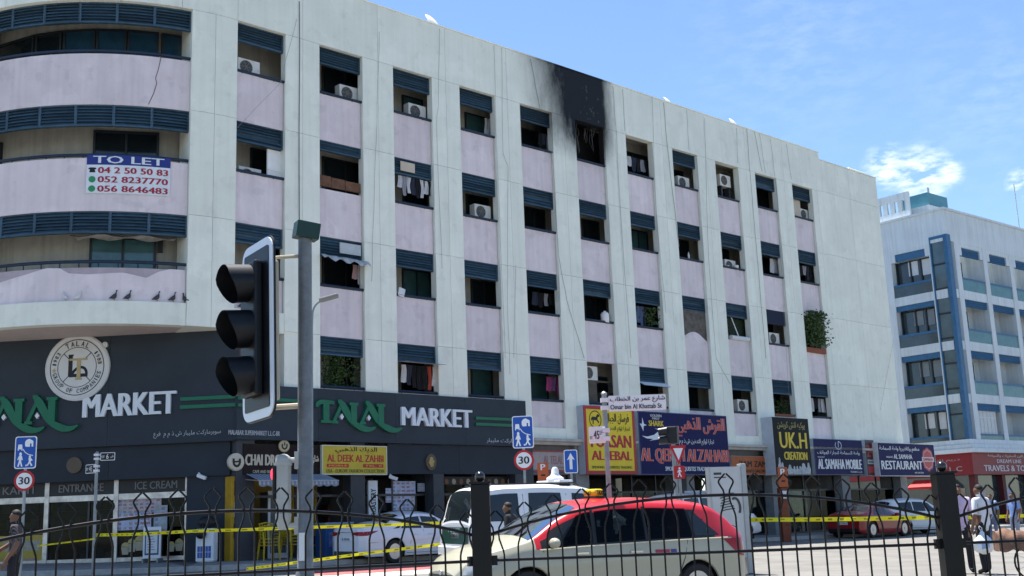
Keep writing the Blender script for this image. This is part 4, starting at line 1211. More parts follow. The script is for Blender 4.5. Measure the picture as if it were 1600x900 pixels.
# ================================================================== things on the building
# air conditioners
def make_ac():
    o = thing('air_conditioner', '', 'air conditioner')
    MB().box(0, .80, 0, .30, 0, .56).build('casing', mat('ac_white', (0.62, 0.61, 0.57), 0.5, var=0.12, scale=5), o, bevel=.015)
    mb = MB().lathe([(.225, 0), (.225, .012), (.205, .016), (.205, .004), (.01, .004)], 24, (.30, 0, .28), rot); mb.build('fan_opening', mat('ac_dark', (0.05, 0.05, 0.05), 0.6), o)
    g = MB()
    for r in (.06, .11, .16, .205):
        g.tube([(.30 + r * math.cos(t), -.018, .28 + r * math.sin(t)) for t in np.linspace(0, 2 * math.pi, 17)], .005, 4, False)
    for k in range(6):
        t = k * math.pi / 3; g.tube([(.30, -.018, .28), (.30 + .21 * math.cos(t), -.018, .28 + .21 * math.sin(t))], .005, 4)
    g.build('fan_guard', mat('ac_grille', (0.3, 0.3, 0.29), 0.5), o)
    MB().box(.08, .14, 0, .3, -.05, 0).box(.66, .72, 0, .3, -.05, 0).build('foot', M_DARKALU, o)
    return o
ac0 = make_ac(); first = True
ac_list = [(1, 1, .02, .08), (1, 2, .85, .1), (1, 3, .75, .1), (1, 8, .55, .1), (1, 9, .6, .75), (1, 11, .9, .12), (2, 4, .7, .12), (2, 1, .1, -.25), (2, 9, .5, -.05), (3, 10, .45, .1), (4, 9, .65, .12), (4, 6, -.02, 1.0)]
for r, c, ds, dz in ac_list:
    q = ac0 if first else copy_tree(ac0); first = False
    q.location = WF((c - 1) * DU + ds + (.22 if ds < 1 else 0), 0.40, ZT[r - 1] - OPH + dz); q.rotation_euler = (0, 0, AL)
    q['label'] = 'white air conditioner on the %s, %s bay from the rounded corner' % (FLOOR[r - 1], ORD[c - 1]); q['group'] = 'air conditioners on the balconies'
    if dz > .3:
        mb = MB().box(.02, .06, -.02, .9, -.12, -.055).box(.74, .78, -.02, .9, -.12, -.055); mb.build('bracket', M_DARKALU, q)
    elif dz < .2:
        MB().box(.06, .16, .02, .28, -1.3, -.055).box(.64, .74, .02, .28, -1.3, -.055).build('stand', M_DARKALU, q)
# laundry
def laundry(r, c, what, ds0, ds1, cols, z_off=0.62, y=0.32, long_=0.6, group='laundry hanging on the balconies'):
    s0 = (c - 1) * DU + .85 * y; z = ZT[r - 1] - z_off
    o = thing('clothes_line', '%s on the %s, %s bay from the corner' % (what, FLOOR[r - 1], ORD[c - 1]), 'laundry', WF(s0 + ds0, y, z), AL, group)
    MB().tube([(-.03, 0, 0), ((ds1 - ds0) / 2, 0, -.02), (ds1 - ds0 + .03, 0, 0)], .006, 5).build('line', M_BLACK, o)
    n = len(cols); wd = (ds1 - ds0) / n
    for i, cc in enumerate(cols):
        x0 = wd * i; L = long_ * random.uniform(.7, 1.15); P = []
        for k in range(6):
            t = k / 5; row = []
            for q in range(6):
                u = q / 5
                row.append((x0 + wd * (0.06 + .88 * u) * (1) + .02 * math.sin(5 * t + i), .03 * math.sin(u * 9 + t * 2 + i * 2) - .02, -L * t - .02 * math.sin(u * 3.1)))
            P.append(row)
        MB().grid(P).build('garment', mat('cloth_%d_%d_%d' % tuple(int(v * 99) for v in cc), cc, 0.85, var=0.15), o, smooth=True)
W_, N_, K_, B_, R_, P_, G_ = (0.55, 0.55, 0.56), (0.03, 0.035, 0.06), (0.012, 0.012, 0.015), (0.10, 0.14, 0.25), (0.35, 0.06, 0.04), (0.28, 0.04, 0.13), (0.3, 0.3, 0.33)
laundry(2, 3, 'white and dark shirts', .1, 1.65, [W_, G_, W_, N_, K_, W_, W_, K_], .60, .25, .62)
laundry(1, 7, 'pale towel and dark clothes', .15, 1.6, [W_, N_, K_, G_, K_], .65, .6, .6)
laundry(4, 3, 'dark and red clothes', .1, 1.65, [W_, N_, K_, K_, K_, R_, W_], .68, .28, .75)
laundry(4, 5, 'purple and pink clothes', .85, 1.6, [P_, (0.12, 0.05, 0.13), P_], .66, .5, .62)
laundry(2, 10, 'white curtain like sheet', .9, 1.55, [W_, G_], .63, .5, .9)
laundry(3, 2, 'greyish red cloth', 1.2, 1.6, [(0.3, 0.2, 0.2), G_], .75, .3, .6)
laundry(4, 11, 'white sheets', .2, 1.5, [W_, K_, G_, W_], .66, .5, .6)
laundry(1, 5, 'dark clothes', 1.0, 1.6, [K_, N_, G_], .7, .6, .6)
laundry(2, 11, 'dark and grey clothes', .3, 1.5, [K_, G_, N_, K_], .66, .5, .6)
laundry(3, 5, 'dark blankets', .3, 1.5, [N_, K_, G_, K_], .66, .7, .6)
laundry(1, 4, 'white curtain', 1.2, 1.6, [W_, W_], .66, .7, .8)
laundry(3, 7, 'blue curtain', .15, .8, [B_, B_, N_], .66, .5, 1.0)
# other clutter on the balconies
def item(name, label, cat, r, c, mb, m, z_off=0.0, smooth=False, group=None):
    o = mb.build(name, m, None, smooth=smooth); o.location = WF((c - 1) * DU, 0, ZT[r - 1] - OPH + z_off); o.rotation_euler = (0, 0, AL)
    return tag(o, label, cat, group)
item('board', 'pale board filling half of the top floor window next to an air conditioner', 'board', 1, 11, MB().box(.32, 1.1, .34, .37, .0, 1.04), mat('beige_board', (0.50, 0.44, 0.36), 0.7))
item('board', 'white insulated panel leaning in the first bay below the top floor', 'board', 2, 1, MB().box(1.28, 1.88, .3, .36, -.1, 1.02).box(1.30, 1.86, .27, .299, .32, .36), M_WHITE)
item('board', 'cardboard sheet fixed over louvres above the hanging shirts', 'board', 2, 3, MB().box(.35, .98, .11, .13, 1.22, 1.56), mat('cardboard', (0.52, 0.45, 0.36), 0.8))
item('board', 'row of rusty brown boards closing the foot of a window', 'boards', 2, 2, MB().box(.03, .55, .16, .2, .1, .47).box(.57, 1.1, .165, .2, .1, .45).box(1.12, 1.72, .16, .2, .1, .43), mat('rusty_brown', (0.15, 0.075, 0.045), 0.8, var=0.4, scale=6))
item('window_insert', 'white framed pane set into the louvres over a torn awning', 'window', 3, 2, MB().box(.85, 1.68, .10, .15, 1.20, 1.56), mat('insert_pane', (0.45, 0.48, 0.5), 0.3))
mb = MB(); P = []
for i in range(14):
    x = -.02 + 1.85 * i / 13; P.append([(x, .12, 1.06 + .02 * math.sin(i)), (x, -.12, 1.00 + .03 * math.sin(i * 2.1) - .05 * i / 13), (x + .03, -.26, .86 + .07 * math.sin(i * 1.7) - .07 * i / 13)])
item('torn_awning', 'torn grey white plastic awning flapping below louvres', 'awning', 3, 2, mb.grid(P), mat('torn_plastic', (0.42, 0.42, 0.42), 0.6, var=0.35, scale=7))
item('sun_flap', 'white flap propped out below louvres above hanging clothes', 'awning', 4, 3, MB().add([(0, .12, 1.05), (1.75, .12, 1.05), (1.85, -.4, .98), (.1, -.4, 1.0)], [(0, 1, 2, 3)]).add([(0, .12, 1.058), (1.75, .12, 1.058), (1.85, -.4, .988), (.1, -.4, 1.008)], [(3, 2, 1, 0)]), M_PALE)
item('sun_flap', 'white flap below louvres behind the street name sign', 'awning', 4, 7, MB().add([(0, .12, 1.05), (1.7, .12, 1.05), (1.72, -.22, .85), (.02, -.22, .87)], [(0, 1, 2, 3)]).add([(0, .12, 1.058), (1.7, .12, 1.058), (1.72, -.22, .858), (.02, -.22, .878)], [(3, 2, 1, 0)]), M_PALE)
item('hoarding', 'mottled brown sheet closing the window above a curved pink edge', 'screen', 3, 8, MB().box(.01, OW - .01, .17, .2, -.5, 1.1), mat('mottled_brown', (0.13, 0.115, 0.10), 0.9, var=0.5, scale=3.5))
item('water_jug', 'white water jug standing on a balcony rail', 'jug', 3, 6, MB().lathe([(.16, 0), (.17, .05), (.17, .36), (.12, .42), (.05, .43), (.05, .48)], 16, (1.38, .2, .03)), M_WHITE, smooth=True)
item('white_roll', 'white roll lying along the foot of a netted window', 'roll', 3, 9, MB().tube([(.35, .12, .1), (1.66, .12, .1)], .11, 12), M_PALE, smooth=True)
item('white_pipe', 'white pipe leaning across a netted window', 'pipe', 3, 9, MB().tube([(.72, .3, 1.1), (1.02, .16, .15)], .025, 8), M_WHITE)
item('window_net', 'dark green net behind a leaning white pipe', 'net', 3, 9, MB().box(.3, 2.2, .5, .51, -.1, 1.1), mat('dark_green_net', (0.025, 0.04, 0.025), 0.9, var=0.5, scale=9))
item('blind', 'plain dark navy blind above an air conditioner', 'blind', 3, 10, MB().box(.01, OW - .01, .17, .19, 1.0, OPH), mat('navy_cloth', (0.012, 0.02, 0.045), 0.8))
item('white_cloth', 'small white cloth over a rail beside a teal door', 'cloth', 3, 3, MB().obox((.28, .1, .14), (.26, .05, .3), Matrix.Rotation(.25, 3, 'Y')), M_PALE)
item('wooden_clutter', 'dark wooden shelves piled in the open window over the yellow sign', 'shelves', 4, 6, MB().box(.35, .9, .4, .9, -.3, 1.0).box(.5, 1.9, .5, .6, .95, 1.02).box(1.5, 2.2, .7, 1.0, -.3, .6), mat('dark_wood', (0.09, 0.075, 0.06), 0.8, var=0.3))
item('ceiling_lamp', 'white square lamp under the top floor balcony ceiling', 'lamp', 1, 2, MB().box(.35, .85, .7, 1.1, 1.9, 1.96), M_WHITE)
item('bucket', 'white bucket on a balcony ledge beside small pots', 'bucket', 2, 9, MB().lathe([(.1, 0), (.13, .22)], 14, (1.25, .2, .0)).lathe([(.07, 0), (.09, .14)], 12, (.6, .2, .0)), M_PALE)
item('bottle', 'small pale bottle on a balcony rail', 'bottle', 2, 8, MB().lathe([(.045, 0), (.045, .2), (.02, .25), (.02, .3)], 10, (.85, .16, .08)), M_PALE)
# plants: leafy screens and the big one at the right end
def leaves(mb, n, f, size, seed):
    rng = random.Random(seed)
    for i in range(n):
        c = Vector(f(rng)); s_ = size * rng.uniform(.6, 1.3)
        d = Vector((rng.uniform(-1, 1), rng.uniform(-1, 1), rng.uniform(-.6, 1))).normalized()
        u = d.cross(Vector((rng.random(), rng.random(), rng.random() + .1))).normalized()
        mb.add([c - u * s_ * .35, c + d * s_ * .55, c + u * s_ * .35, c - d * s_ * .45], [(0, 1, 2, 3)], rng.randrange(2))
LEAF = [mat('leaf_dark', (0.030, 0.062, 0.018), 0.6, var=0.3), mat('leaf_mid', (0.055, 0.10, 0.03), 0.6, var=0.3)]
def plant(r, c, label, f, n, size, pot, seed, stem):
    o = thing('balcony_plant', label, 'plant', WF((c - 1) * DU, 0, ZT[r - 1] - OPH), AL)
    mb = MB(); leaves(mb, n, f, size, seed); mb.build('foliage', LEAF, o)
    mb = MB()
    for p in stem: mb.tube(p, .012, 5)
    mb.build('stem', mat('stem_brown', (0.06, 0.045, 0.03), 0.8), o)
    if pot: MB().prism(pot, .02, .26).build('planter', mat('terracotta', (0.26, 0.085, 0.05), 0.8, var=0.2), o)
plant(3, 11, 'tall bushy green plant growing out of a terracotta planter at a window', lambda g: ((.85 + g.gauss(0, .36) + .12 * (g.random() > .8)), -.05 + g.gauss(0, .2), .15 + 1.75 * g.random() ** .85), 1300, .13, [(.05, -.12), (1.7, -.14), (1.72, .1), (.03, .1)], 3, [[(.5, .1, .1), (.7, .05, .9), (.8, .0, 1.6)], [(1.2, .1, .1), (1.1, .05, .8), (1.2, .0, 1.5)]])
plant(4, 2, 'dense leafy screen filling the window over the green market letters', lambda g: (.28 + (g.uniform(.05, 1.7) if g.random() > .55 else g.uniform(.05, .85)), .35 + g.gauss(0, .05), g.uniform(.1, 1.1)), 900, .085, None, 5, [[(.4, .38, 0), (.5, .38, 1)], [(1.3, .38, 0), (1.2, .38, 1)]])
plant(3, 7, 'potted plant with light leaves beside a blue curtain', lambda g: (1.3 + g.gauss(0, .2), .3 + g.gauss(0, .1), .2 + .75 * g.random()), 200, .10, None, 6, [[(1.3, .3, -.2), (1.3, .3, .9)]])
plant(4, 10, 'dark creeper in the window above the black sign', lambda g: (g.uniform(.1, 1.65), .4 + g.gauss(0, .08), g.uniform(.0, .95) * g.random() ** .4), 420, .09, [(.1, -.02), (1.6, -.02), (1.62, .08), (.08, .08)], 7, [[(.4, .38, 0), (.5, .38, 1)]])
# roof: dishes
def dish(px, py, y, label, d=0.9):
    s_, z_ = FP(px, py, y)
    o = thing('satellite_dish', label, 'satellite dish', WF(s_, y, 18.4), AL, 'dishes on the roof')
    hgt = z_ - 18.4
    R3 = Matrix.Rotation(rad(28), 3, 'Z') @ Matrix.Rotation(rad(62), 3, 'X')
    pr = [(d * .5 * math.sin(t * .25) / math.sin(1.0), .35 * d * (1 - math.cos(t * .25))) for t in range(5)]
    mb = MB().lathe([(r_ + .002, -z) for r_, z in pr] + [(r_ * .99, -z - .012) for r_, z in pr[::-1]], 24, (0, 0, hgt), R3); mb.build('reflector', mat('dish_white', (0.75, 0.72, 0.66), 0.5, var=0.08), o, smooth=True)
    MB().tube([(0, .1, 0), (0, .12, hgt)], .03, 8).build('mast', M_ALU, o)
    v = R3 @ Vector((0, 0, -.55)); MB().tube([Vector((0, 0, hgt - .4 * d)), Vector((v.x, v.y, v.z + hgt))], .012, 6).build('feed_arm', M_ALU, o)
dish(683, 36, 1.2, 'pale satellite dish on the roof near the rounded corner', 1.05)
dish(1048, 160, 1.0, 'pale satellite dish on the roof just right of the soot'.replace('just right of', 'beyond'), .8)
dish(1151, 194, 1.0, 'pale satellite dish on the roof toward the blank end wall', .9)
# cables running down the front
def cable(pts, r=.012):
    P = []
    for i in range(len(pts) - 1):
        n = 5
        for k in range(n):
            t = k / n; P.append((pts[i][0] + (pts[i + 1][0] - pts[i][0]) * t + .012 * math.sin(7 * t + i), -.03, pts[i][1] + (pts[i + 1][1] - pts[i][1]) * t))
    P.append((pts[-1][0], -.03, pts[-1][1]))
    o = MB().tube(P, r, 5).build('cable', mat('cable_grey', (0.30, 0.31, 0.31), 0.7) if r < .012 else mat('cable_dark', (0.12, 0.125, 0.125), 0.7)); o.location = F0; o.rotation_euler = (0, 0, AL)
    tag(o, 'thin grey cable running down the cream front', 'cable', 'cables running down the front')
def pc_(l): return [FP(x, y) for x, y in l]
for l, r_ in (([(467, 2), (467, 350)], .02), ([(592, 50), (588, 190), (583, 330), (580, 440)], .009), ([(686, 45), (684, 165), (681, 195), (690, 420)], .008), ([(771, 72), (776, 250), (789, 560)], .008), ([(783, 75), (785, 240), (793, 260), (792, 470), (796, 585)], .008), ([(828, 92), (843, 170)], .014), ([(860, 236), (863, 255), (872, 400), (885, 470), (912, 560)], .012),
              ([(957, 135), (962, 205), (968, 320), (985, 560)], .01), ([(972, 140), (976, 205)], .012), ([(1036, 160), (1042, 230), (1055, 340), (1060, 385)], .015), ([(1018, 152), (1024, 330), (1040, 490)], .008), ([(1072, 172), (1076, 235)], .009), ([(1100, 185), (1106, 400), (1118, 560), (1140, 600)], .009), ([(1150, 200), (1152, 255)], .01), ([(1166, 202), (1172, 280), (1184, 420), (1196, 560)], .014), ([(1178, 206), (1190, 268)], .012), ([(1186, 208), (1195, 270)], .009), ([(1203, 218), (1213, 300), (1232, 620)], .009), ([(1228, 226), (1236, 280)], .008), ([(1400, 505), (1375, 640)], .008),
              ([(463, 30), (437, 130), (370, 200)], .008), ([(805, 415), (802, 560)], .008)):
    cable(pc_(l), r_ * .7)
# cracks and paint: a crack in the top pink band of the rounded corner is a thin dark cord
mb = MB(); P = []
for (px, py) in ((252, 88), (247, 110), (243, 122), (245, 130), (240, 146), (232, 163)):
    th, z = CYL(px, py, RC - YP + .004); a = arc(th, RC - YP + .004); P.append((a[0], a[1], z))
mb.tube(P, .011, 5).build('crack', mat('crack_dark', (0.12, 0.10, 0.11), 0.9), bld)
# TO LET banner, bent round the pink band
t0, _ = CYL(135, 270, RC - YP + .03); t1, _ = CYL(266, 275, RC - YP + .03)
zt_, zb2 = CYL(200, 243, RC - YP + .03)[1], CYL(200, 303, RC - YP + .03)[1]
bo = thing('to_let_banner', 'white and blue TO LET banner with red phone numbers on the pink band', 'banner', WF(0, 0, 0), AL)
wB, hB = abs(t0 - t1) * (RC - YP), zt_ - zb2
def onarc(p):
    th = t0 - p[0] / (RC - YP); a = arc(th, RC - YP + .03 - p[1]); return (a[0], a[1], zb2 + p[2])
def bend(mb): mb.v = [onarc(v) for v in mb.v]; return mb
def bgrid(x0, x1, z0, z1, y): return MB().grid([[(x0 + (x1 - x0) * i / 16, y, z) for i in range(17)] for z in (z0, z1)])
bend(bgrid(0, wB, 0, hB * .74, 0)).build('sheet', mat('banner_white', (0.66, 0.70, 0.74), 0.5), bo)
bend(bgrid(0, wB, hB * .74, hB, 0)).build('heading_band', mat('banner_blue', (0.02, 0.035, 0.20), 0.5), bo)
mb = MB(); text(mb, 'TO LET', .08 * wB, .92 * wB, .78 * hB, .97 * hB, -.002, .004, .06); bend(mb).build('heading', M_LETW, bo)
for i, tx in enumerate(('04 2 50 50 83', '052 8237770', '056 8646483')):
    mb = MB(); text(mb, tx, .14 * wB, .97 * wB, (.52 - .24 * i) * hB, (.68 - .24 * i) * hB, -.002, .004, .06); bend(mb).build('phone_number', mat('banner_red', (0.36, 0.02, 0.05), 0.5), bo)
    x, z = .07 * wB, (.60 - .24 * i) * hB
    mb = MB()
    if i == 0:
        mb.add([(x + a * .11, -.004, z + b * .09) for a, b in ((-.8, -.8), (.8, -.8), (.6, .2), (1, .3), (1, .7), (.5, .9), (-.5, .9), (-1, .7), (-1, .3), (-.6, .2))], [tuple(range(10))]); bend(mb).build('phone_symbol', M_BLACK, bo)
    else:
        mb.add([(x + .10 * math.cos(t), -.004, z + .10 * math.sin(t)) for t in np.linspace(0, 5.9, 16)], [tuple(range(16))]); bend(mb).build('call_symbol', mat('symbol_green', (0.03, 0.25, 0.10), 0.5), bo)
# pigeons on the ledge
def pigeon(loc, yaw, white, label, lean=0.5):
    mb = MB(); secs = [(-.17, .012, .02), (-.12, .03, .012), (-.06, .06, 0), (0, .075, 0), (.06, .07, .01), (.10, .05, .045), (.125, .034, .085), (.145, .032, .12), (.165, .03, .14), (.185, .018, .14), (.205, .005, .13)]
    V = []
    n = 10
    for x, r_, z in secs:
        for k in range(n):
            t = 2 * math.pi * k / n; V.append(Matrix.Rotation(-lean, 3, 'Y') @ Vector((x, r_ * .85 * math.cos(t), z + r_ * math.sin(t))))
    F = [(i * n + k, i * n + (k + 1) % n, (i + 1) * n + (k + 1) % n, (i + 1) * n + k) for i in range(len(secs) - 1) for k in range(n)] + [tuple(range(n)), tuple(range((len(secs) - 1) * n, len(secs) * n))]
    mb.add(V, F)
    for s_ in (-1, 1): mb.tube([(0, .025 * s_, -.03), (.01, .025 * s_, -.11), (.04, .025 * s_, -.115)], .006, 5)
    o = mb.build('pigeon', mat('pigeon_white', (0.6, 0.6, 0.6), 0.8) if white else mat('pigeon_grey', (0.055, 0.058, 0.068), 0.7, var=0.5, scale=12), None, smooth=True)
    o.location = loc; o.rotation_euler = (0, 0, yaw); o.scale = (.85, .85, .85)
    tag(o, label, 'pigeon', 'pigeons on the ledge')
for px, py, yaw, wh, lab in ((101, 466, 2.6, 1, 'black and white pigeon at the end of the ledge row'.replace('black and white', 'pale')), (122, 467, .1, 1, 'white pigeon sitting lengthways on the ledge'), (178, 466, .3, 0, 'dark grey pigeon on the ledge'), (200, 466, .3, 0, 'dark grey pigeon on the ledge'), (245, 466, .3, 0, 'dark grey pigeon on the ledge'), (270, 466, .4, 0, 'dark grey pigeon on the ledge'), (289, 468, 2.8, 0, 'dark grey pigeon on the ledge')):
    th, z = CYL(px, py, RC - .08); a = arc(th, RC - .08)
    pigeon(WF(a[0], a[1], 8.02 + .135), yaw, wh, lab)
pigeon(WF(.3, .06, 8.02 + .11), .5, 0, 'dark grey pigeon on the ledge')
# ================================================================== the white and blue building beyond the side street
cz_ = G(26, 70)
C2 = DP(1516, 700, 72.0); C2.z = 0
H2 = rad(40)
rb2 = thing('corner_building', 'white apartment building with blue louvres and teal glass balconies beyond the side street', 'building', C2, H2)
M_W2 = mat('white_render', (0.60, 0.66, 0.69), 0.75, var=0.08, scale=0.7, streak=0.14, rnd=0.03, ref=rb2)  # bluish cast of haze and sky light is mixed into this white
M_B2 = mat('bright_blue_paint', (0.035, 0.13, 0.26), 0.45, var=0.2)
M_T2 = mat('teal_balustrade_glass', (0.09, 0.20, 0.22), 0.12, var=0.2, scale=2)
M_D2 = mat('dark_glazing', (0.03, 0.05, 0.06), 0.1, var=0.4, scale=1.3, spec=0.7)
def zat(py, px=1516): return DP(px, py, 72.0).z
cv, sv = math.cos(H2), math.sin(H2)
rows_z = [DP(1482, 383, 72).z, DP(1490, 463, 72).z, DP(1499, 545, 72).z, DP(1507, 628, 72).z]
ztop, zcor0, zcor1 = DP(1475, 327, 72).z, DP(1517, 707, 72).z, DP(1516, 686, 72).z
st = (rows_z[0] - rows_z[3]) / 3
# right face: x along 0..W2 ; y into the building.  left face: the plane x = 0, running along +y
W2, L2, BAY = 26.0, 13.0, 3.55
piers = [0.9 + BAY * k for k in range(8)]
MB().box(1.2, W2, 1.2, 12.5, 0.2, ztop - 0.3).build('core', M_W2, rb2)
MB().box(0.0, W2, 0.0, 0.35, rows_z[0] + 0.35, ztop).build('parapet', M_W2, rb2)
MB().box(0.0, 0.35, 0.351, L2, rows_z[0] + 0.35, ztop).build('parapet', M_W2, rb2)
MB().box(-0.12, W2, -0.12, 0.4, ztop + .001, ztop + 0.14).box(-0.12, 0.4, 0.401, L2, ztop + .001, ztop + .14).build('coping', M_W2, rb2)
for k, x in enumerate(piers):
    MB().box(x, x + 0.55, 0.001, 1.2, zcor1, rows_z[0] + 0.349).build('pier', M_W2, rb2)
MB().box(0.421, 0.9, 0.3, 0.8, zcor1, rows_z[0] + 0.349).build('pier', M_W2, rb2)
for j, zr in enumerate(rows_z):
    zb_ = zr - (st - 1.0)
    MB().box(0.45, W2, 0.05, 1.2, zb_ - 1.0 + 0.001, zb_ - 0.42).build('floor_band', M_W2, rb2)
    for k in range(7):
        x0, x1 = piers[k] + 0.55, piers[k + 1]
        if j == 0:   # stepped heads on the top floor
            MB().box(x0, x0 + .35, 0.02, 0.3, zr - .45, zr + .35).box(x0 + .35, x1 - .35, .02, .3, zr + .1, zr + .35).box(x1 - .35, x1, 0.02, 0.3, zr - .45, zr + .35).build('stepped_head', M_W2, rb2)
            lv0, lv1 = x0 + .3, x1 - .3
        else:
            lv0, lv1 = x0, x1
        f = MB().box(lv0, lv1, 0.14, 0.24, zr - .45, zr + .1).build('louvre_shutter', M_B2, rb2)
        for i in range(4):
            MB().obox(((lv0 + lv1) / 2, .12, zr - .40 + .13 * i), (lv1 - lv0 - .04, .015, .12), Matrix.Rotation(rad(-35), 3, 'X')).build('slat', M_B2, f)
        g = MB().box(x0 + .01, x1 - .01, 0.06, 0.09, zb_ - .42, zb_ + .32).build('balustrade', M_T2, rb2)
        MB().box(x0, x1, 0.03, 0.12, zb_ + .321, zb_ + .43).build('top_rail', M_B2, g)
        d = MB().box(x0 + 1.3, x0 + 2.2, 1.12, 1.2, zb_ - .42, zr - .5).build('balcony_door', M_D2, rb2)
        MB().box(x0 + 1.25, x0 + 1.3, 1.1, 1.2, zb_ - .42, zr - .5).box(x0 + 2.2, x0 + 2.25, 1.1, 1.2, zb_ - .42, zr - .5).build('frame', M_W2, d)
        if j == 3 and k == 0:
            mb = MB()
            for q in range(6): mb.box(x0 + .1 + .45 * q, x0 + .15 + .45 * q, .2, .25, zb_ + .3, zr - .45)
            mb.box(x0, x1 - .4, .2, .25, zb_ + .42, zb_ + .48).box(x0, x1 - .4, .2, .25, zr - .9, zr - .84)
            mb.build('window_frame', M_PALE, rb2); MB().box(x0, x1 - .4, .22, .23, zb_ + .4, zr - .4).build('pane', MATS['insert_pane'], rb2)
# left face
for j, zr in enumerate(rows_z):
    zb_ = zr - (st - 1.0)
    MB().box(0.02, 1.2, 0.3, L2, zb_ - 1.0 + .001 if j < 3 else zcor1, zb_ - .43).build('floor_band', M_W2, rb2)
    y0, y1 = 1.3, 4.1
    f = MB().box(0.10, 0.2, y0, y1, zr - .35, zr + .12).build('louvre_shutter', M_B2, rb2)
    g = MB().box(0.06, 0.09, y0, y1, zb_ - .43, zb_ + .28).build('balustrade', M_D2, rb2); MB().box(0.03, .12, y0, y1, zb_ + .281, zb_ + .42).build('top_rail', M_B2, g)
    wnd = MB().box(0.6, .66, y0, y1, zb_ - .43, zr - .36).build('window', M_D2, rb2)
    mb = MB()
    for q in (0.0, .34, .62, 1.0): mb.box(0.5, .6, y0 + (y1 - y0 - .1) * q, y0 + (y1 - y0 - .1) * q + .1, zb_ - .43, zr - .36)
    mb.build('frame', M_FRAME, wnd)
    MB().box(0.56, .59, y0 + .2 + .2 * (j % 2), y0 + .9, zr - 1.5, zr - .45).box(.56, .59, y0 + 1.2, y0 + 1.9, zr - 1.4, zr - .45).build('curtain', M_PALE if j in (0, 3) else mat('grey_curtain', (0.2, 0.23, 0.25), 0.7), wnd)
    if j == 0: MB().box(0.02, .3, y0, y0 + .3, zr - .4, zr + .35).box(.02, .3, y1 - .3, y1, zr - .4, zr + .35).build('stepped_head', M_W2, rb2)
MB().box(0.0, 0.5, 1.2, 1.3, zcor1, rows_z[0] + .349).build('pier', M_W2, rb2)
MB().box(0.0, 0.5, 4.1, L2, zcor1, rows_z[0] + .349).build('pier', M_W2, rb2)
MB().box(0.0, 0.5, 1.3, 4.1, rows_z[0] + .121, rows_z[0] + .349).build('lintel', M_W2, rb2)
# glazed stair strip and blue corner column
mb = MB().box(0.08, .12, .201, 1.12, zcor1, rows_z[0] + .55); gs = mb.build('stair_glazing', mat('stair_glass', (0.07, 0.12, 0.14), 0.1, var=0.4, scale=0.8, spec=0.7), rb2)
for q in range(9):
    z = zcor1 + (rows_z[0] + .5 - zcor1) * q / 8
    MB().box(0.03, .079, .201, 1.12, z - .05, z + .05).build('transom', M_FRAME, gs)
MB().box(-0.06, 0.42, -.06, .20, zcor1 + .001, rows_z[0] + .75).build('corner_column', M_B2, rb2)
MB().box(-.03, .1, 1.121, 1.199, zcor1 + .001, rows_z[0] + .75).build('blue_mullion', M_B2, rb2)
MB().box(-.03, .1, .201, 1.12, rows_z[0] + .56, rows_z[0] + .75).build('blue_head', M_B2, rb2)
# cornice and red shop band
for i, (o_, za, zb_) in enumerate(((.45, zcor0, zcor0 + (zcor1 - zcor0) * .3), (.30, zcor0 + (zcor1 - zcor0) * .32, zcor0 + (zcor1 - zcor0) * .62), (.15, zcor0 + (zcor1 - zcor0) * .64, zcor1))):
    MB().box(-o_, W2, -o_, 1.3, za, zb_).box(-o_, 1.3, 1.301, L2, za, zb_).build('cornice', M_W2, rb2)
M_R2 = mat('shop_red', (0.22, 0.018, 0.025), 0.45, var=0.1)
zr0 = zcor0 - 1.35
bR = MB().box(-.1, W2, -.1, .1, zr0, zcor0 - .001).build('shop_fascia', M_R2, rb2)
bL = MB().box(-.1, .1, .101, L2, zr0, zcor0 - .001).build('shop_fascia', M_R2, rb2)
mb = MB()
text(mb, 'DREAM LINE', 2.9, 6.0, zr0 + .72, zr0 + .95, -.1, .01, .03); text(mb, 'TRAVELS & TOURISM', 1.2, 8.6, zr0 + .2, zr0 + .58, -.1, .01, .04); text(mb, 'دريم لاين للسفريات والسياحة', 1.8, 7.2, zr0 + 1.02, zr0 + 1.28, -.1, .01, .01)
mb.build('lettering', M_PALE, bR)
mb = MB(); x, z = 10.6, zr0 + .75
mb.add([(x + a, -.112, z + b) for a, b in ((-1.2, .15), (-.3, .15), (0, .5), (.3, .15), (1.2, .15), (.9, -.1), (.5, -.3), (-.5, -.3), (-.9, -.1))], [tuple(range(9))]); mb.build('wing_emblem', M_PALE, bR)
mb = MB(); text(mb, 'TOURISM L.L.C', 0, 4.5, 0, .3, 0, .01, .03, xf=lambda p: (-.1 + p[1], 4.9 - p[0] * .95, zr0 + .25 + p[2])); text(mb, 'دريم لاين للسفريات', 0, 4.5, 0, .22, 0, .01, .01, xf=lambda p: (-.1 + p[1], 5.0 - p[0] * .95, zr0 + .85 + p[2])); mb.build('lettering', mat('dim_pale_letters', (0.4, 0.38, 0.38), 0.5), bL)
for k in range(8):
    MB().box(.3 + 3.4 * k, .7 + 3.4 * k, .1, .5, 0.2, zr0).build('shop_pier', mat('shop_pier_red', (0.10, 0.02, 0.022), 0.6), rb2)
    p = MB().box(.7 + 3.4 * k, 3.7 + 3.4 * k, .45, .5, 0.2, zr0).build('shop_window', M_D2, rb2)
    MB().box(1.0 + 3.4 * k, 2.0 + 3.4 * k, .43, .449, .9, 2.4).build('poster', pc[k % 5], p)
MB().box(.3, .5, .5, L2, 0.2, zr0).build('shop_window', M_D2, rb2)
MB().box(.26, .299, .8, 1.9, .8, 2.5).build('poster', mat('tan_poster', (0.30, 0.26, 0.2), 0.5, var=0.4, scale=4), rb2)
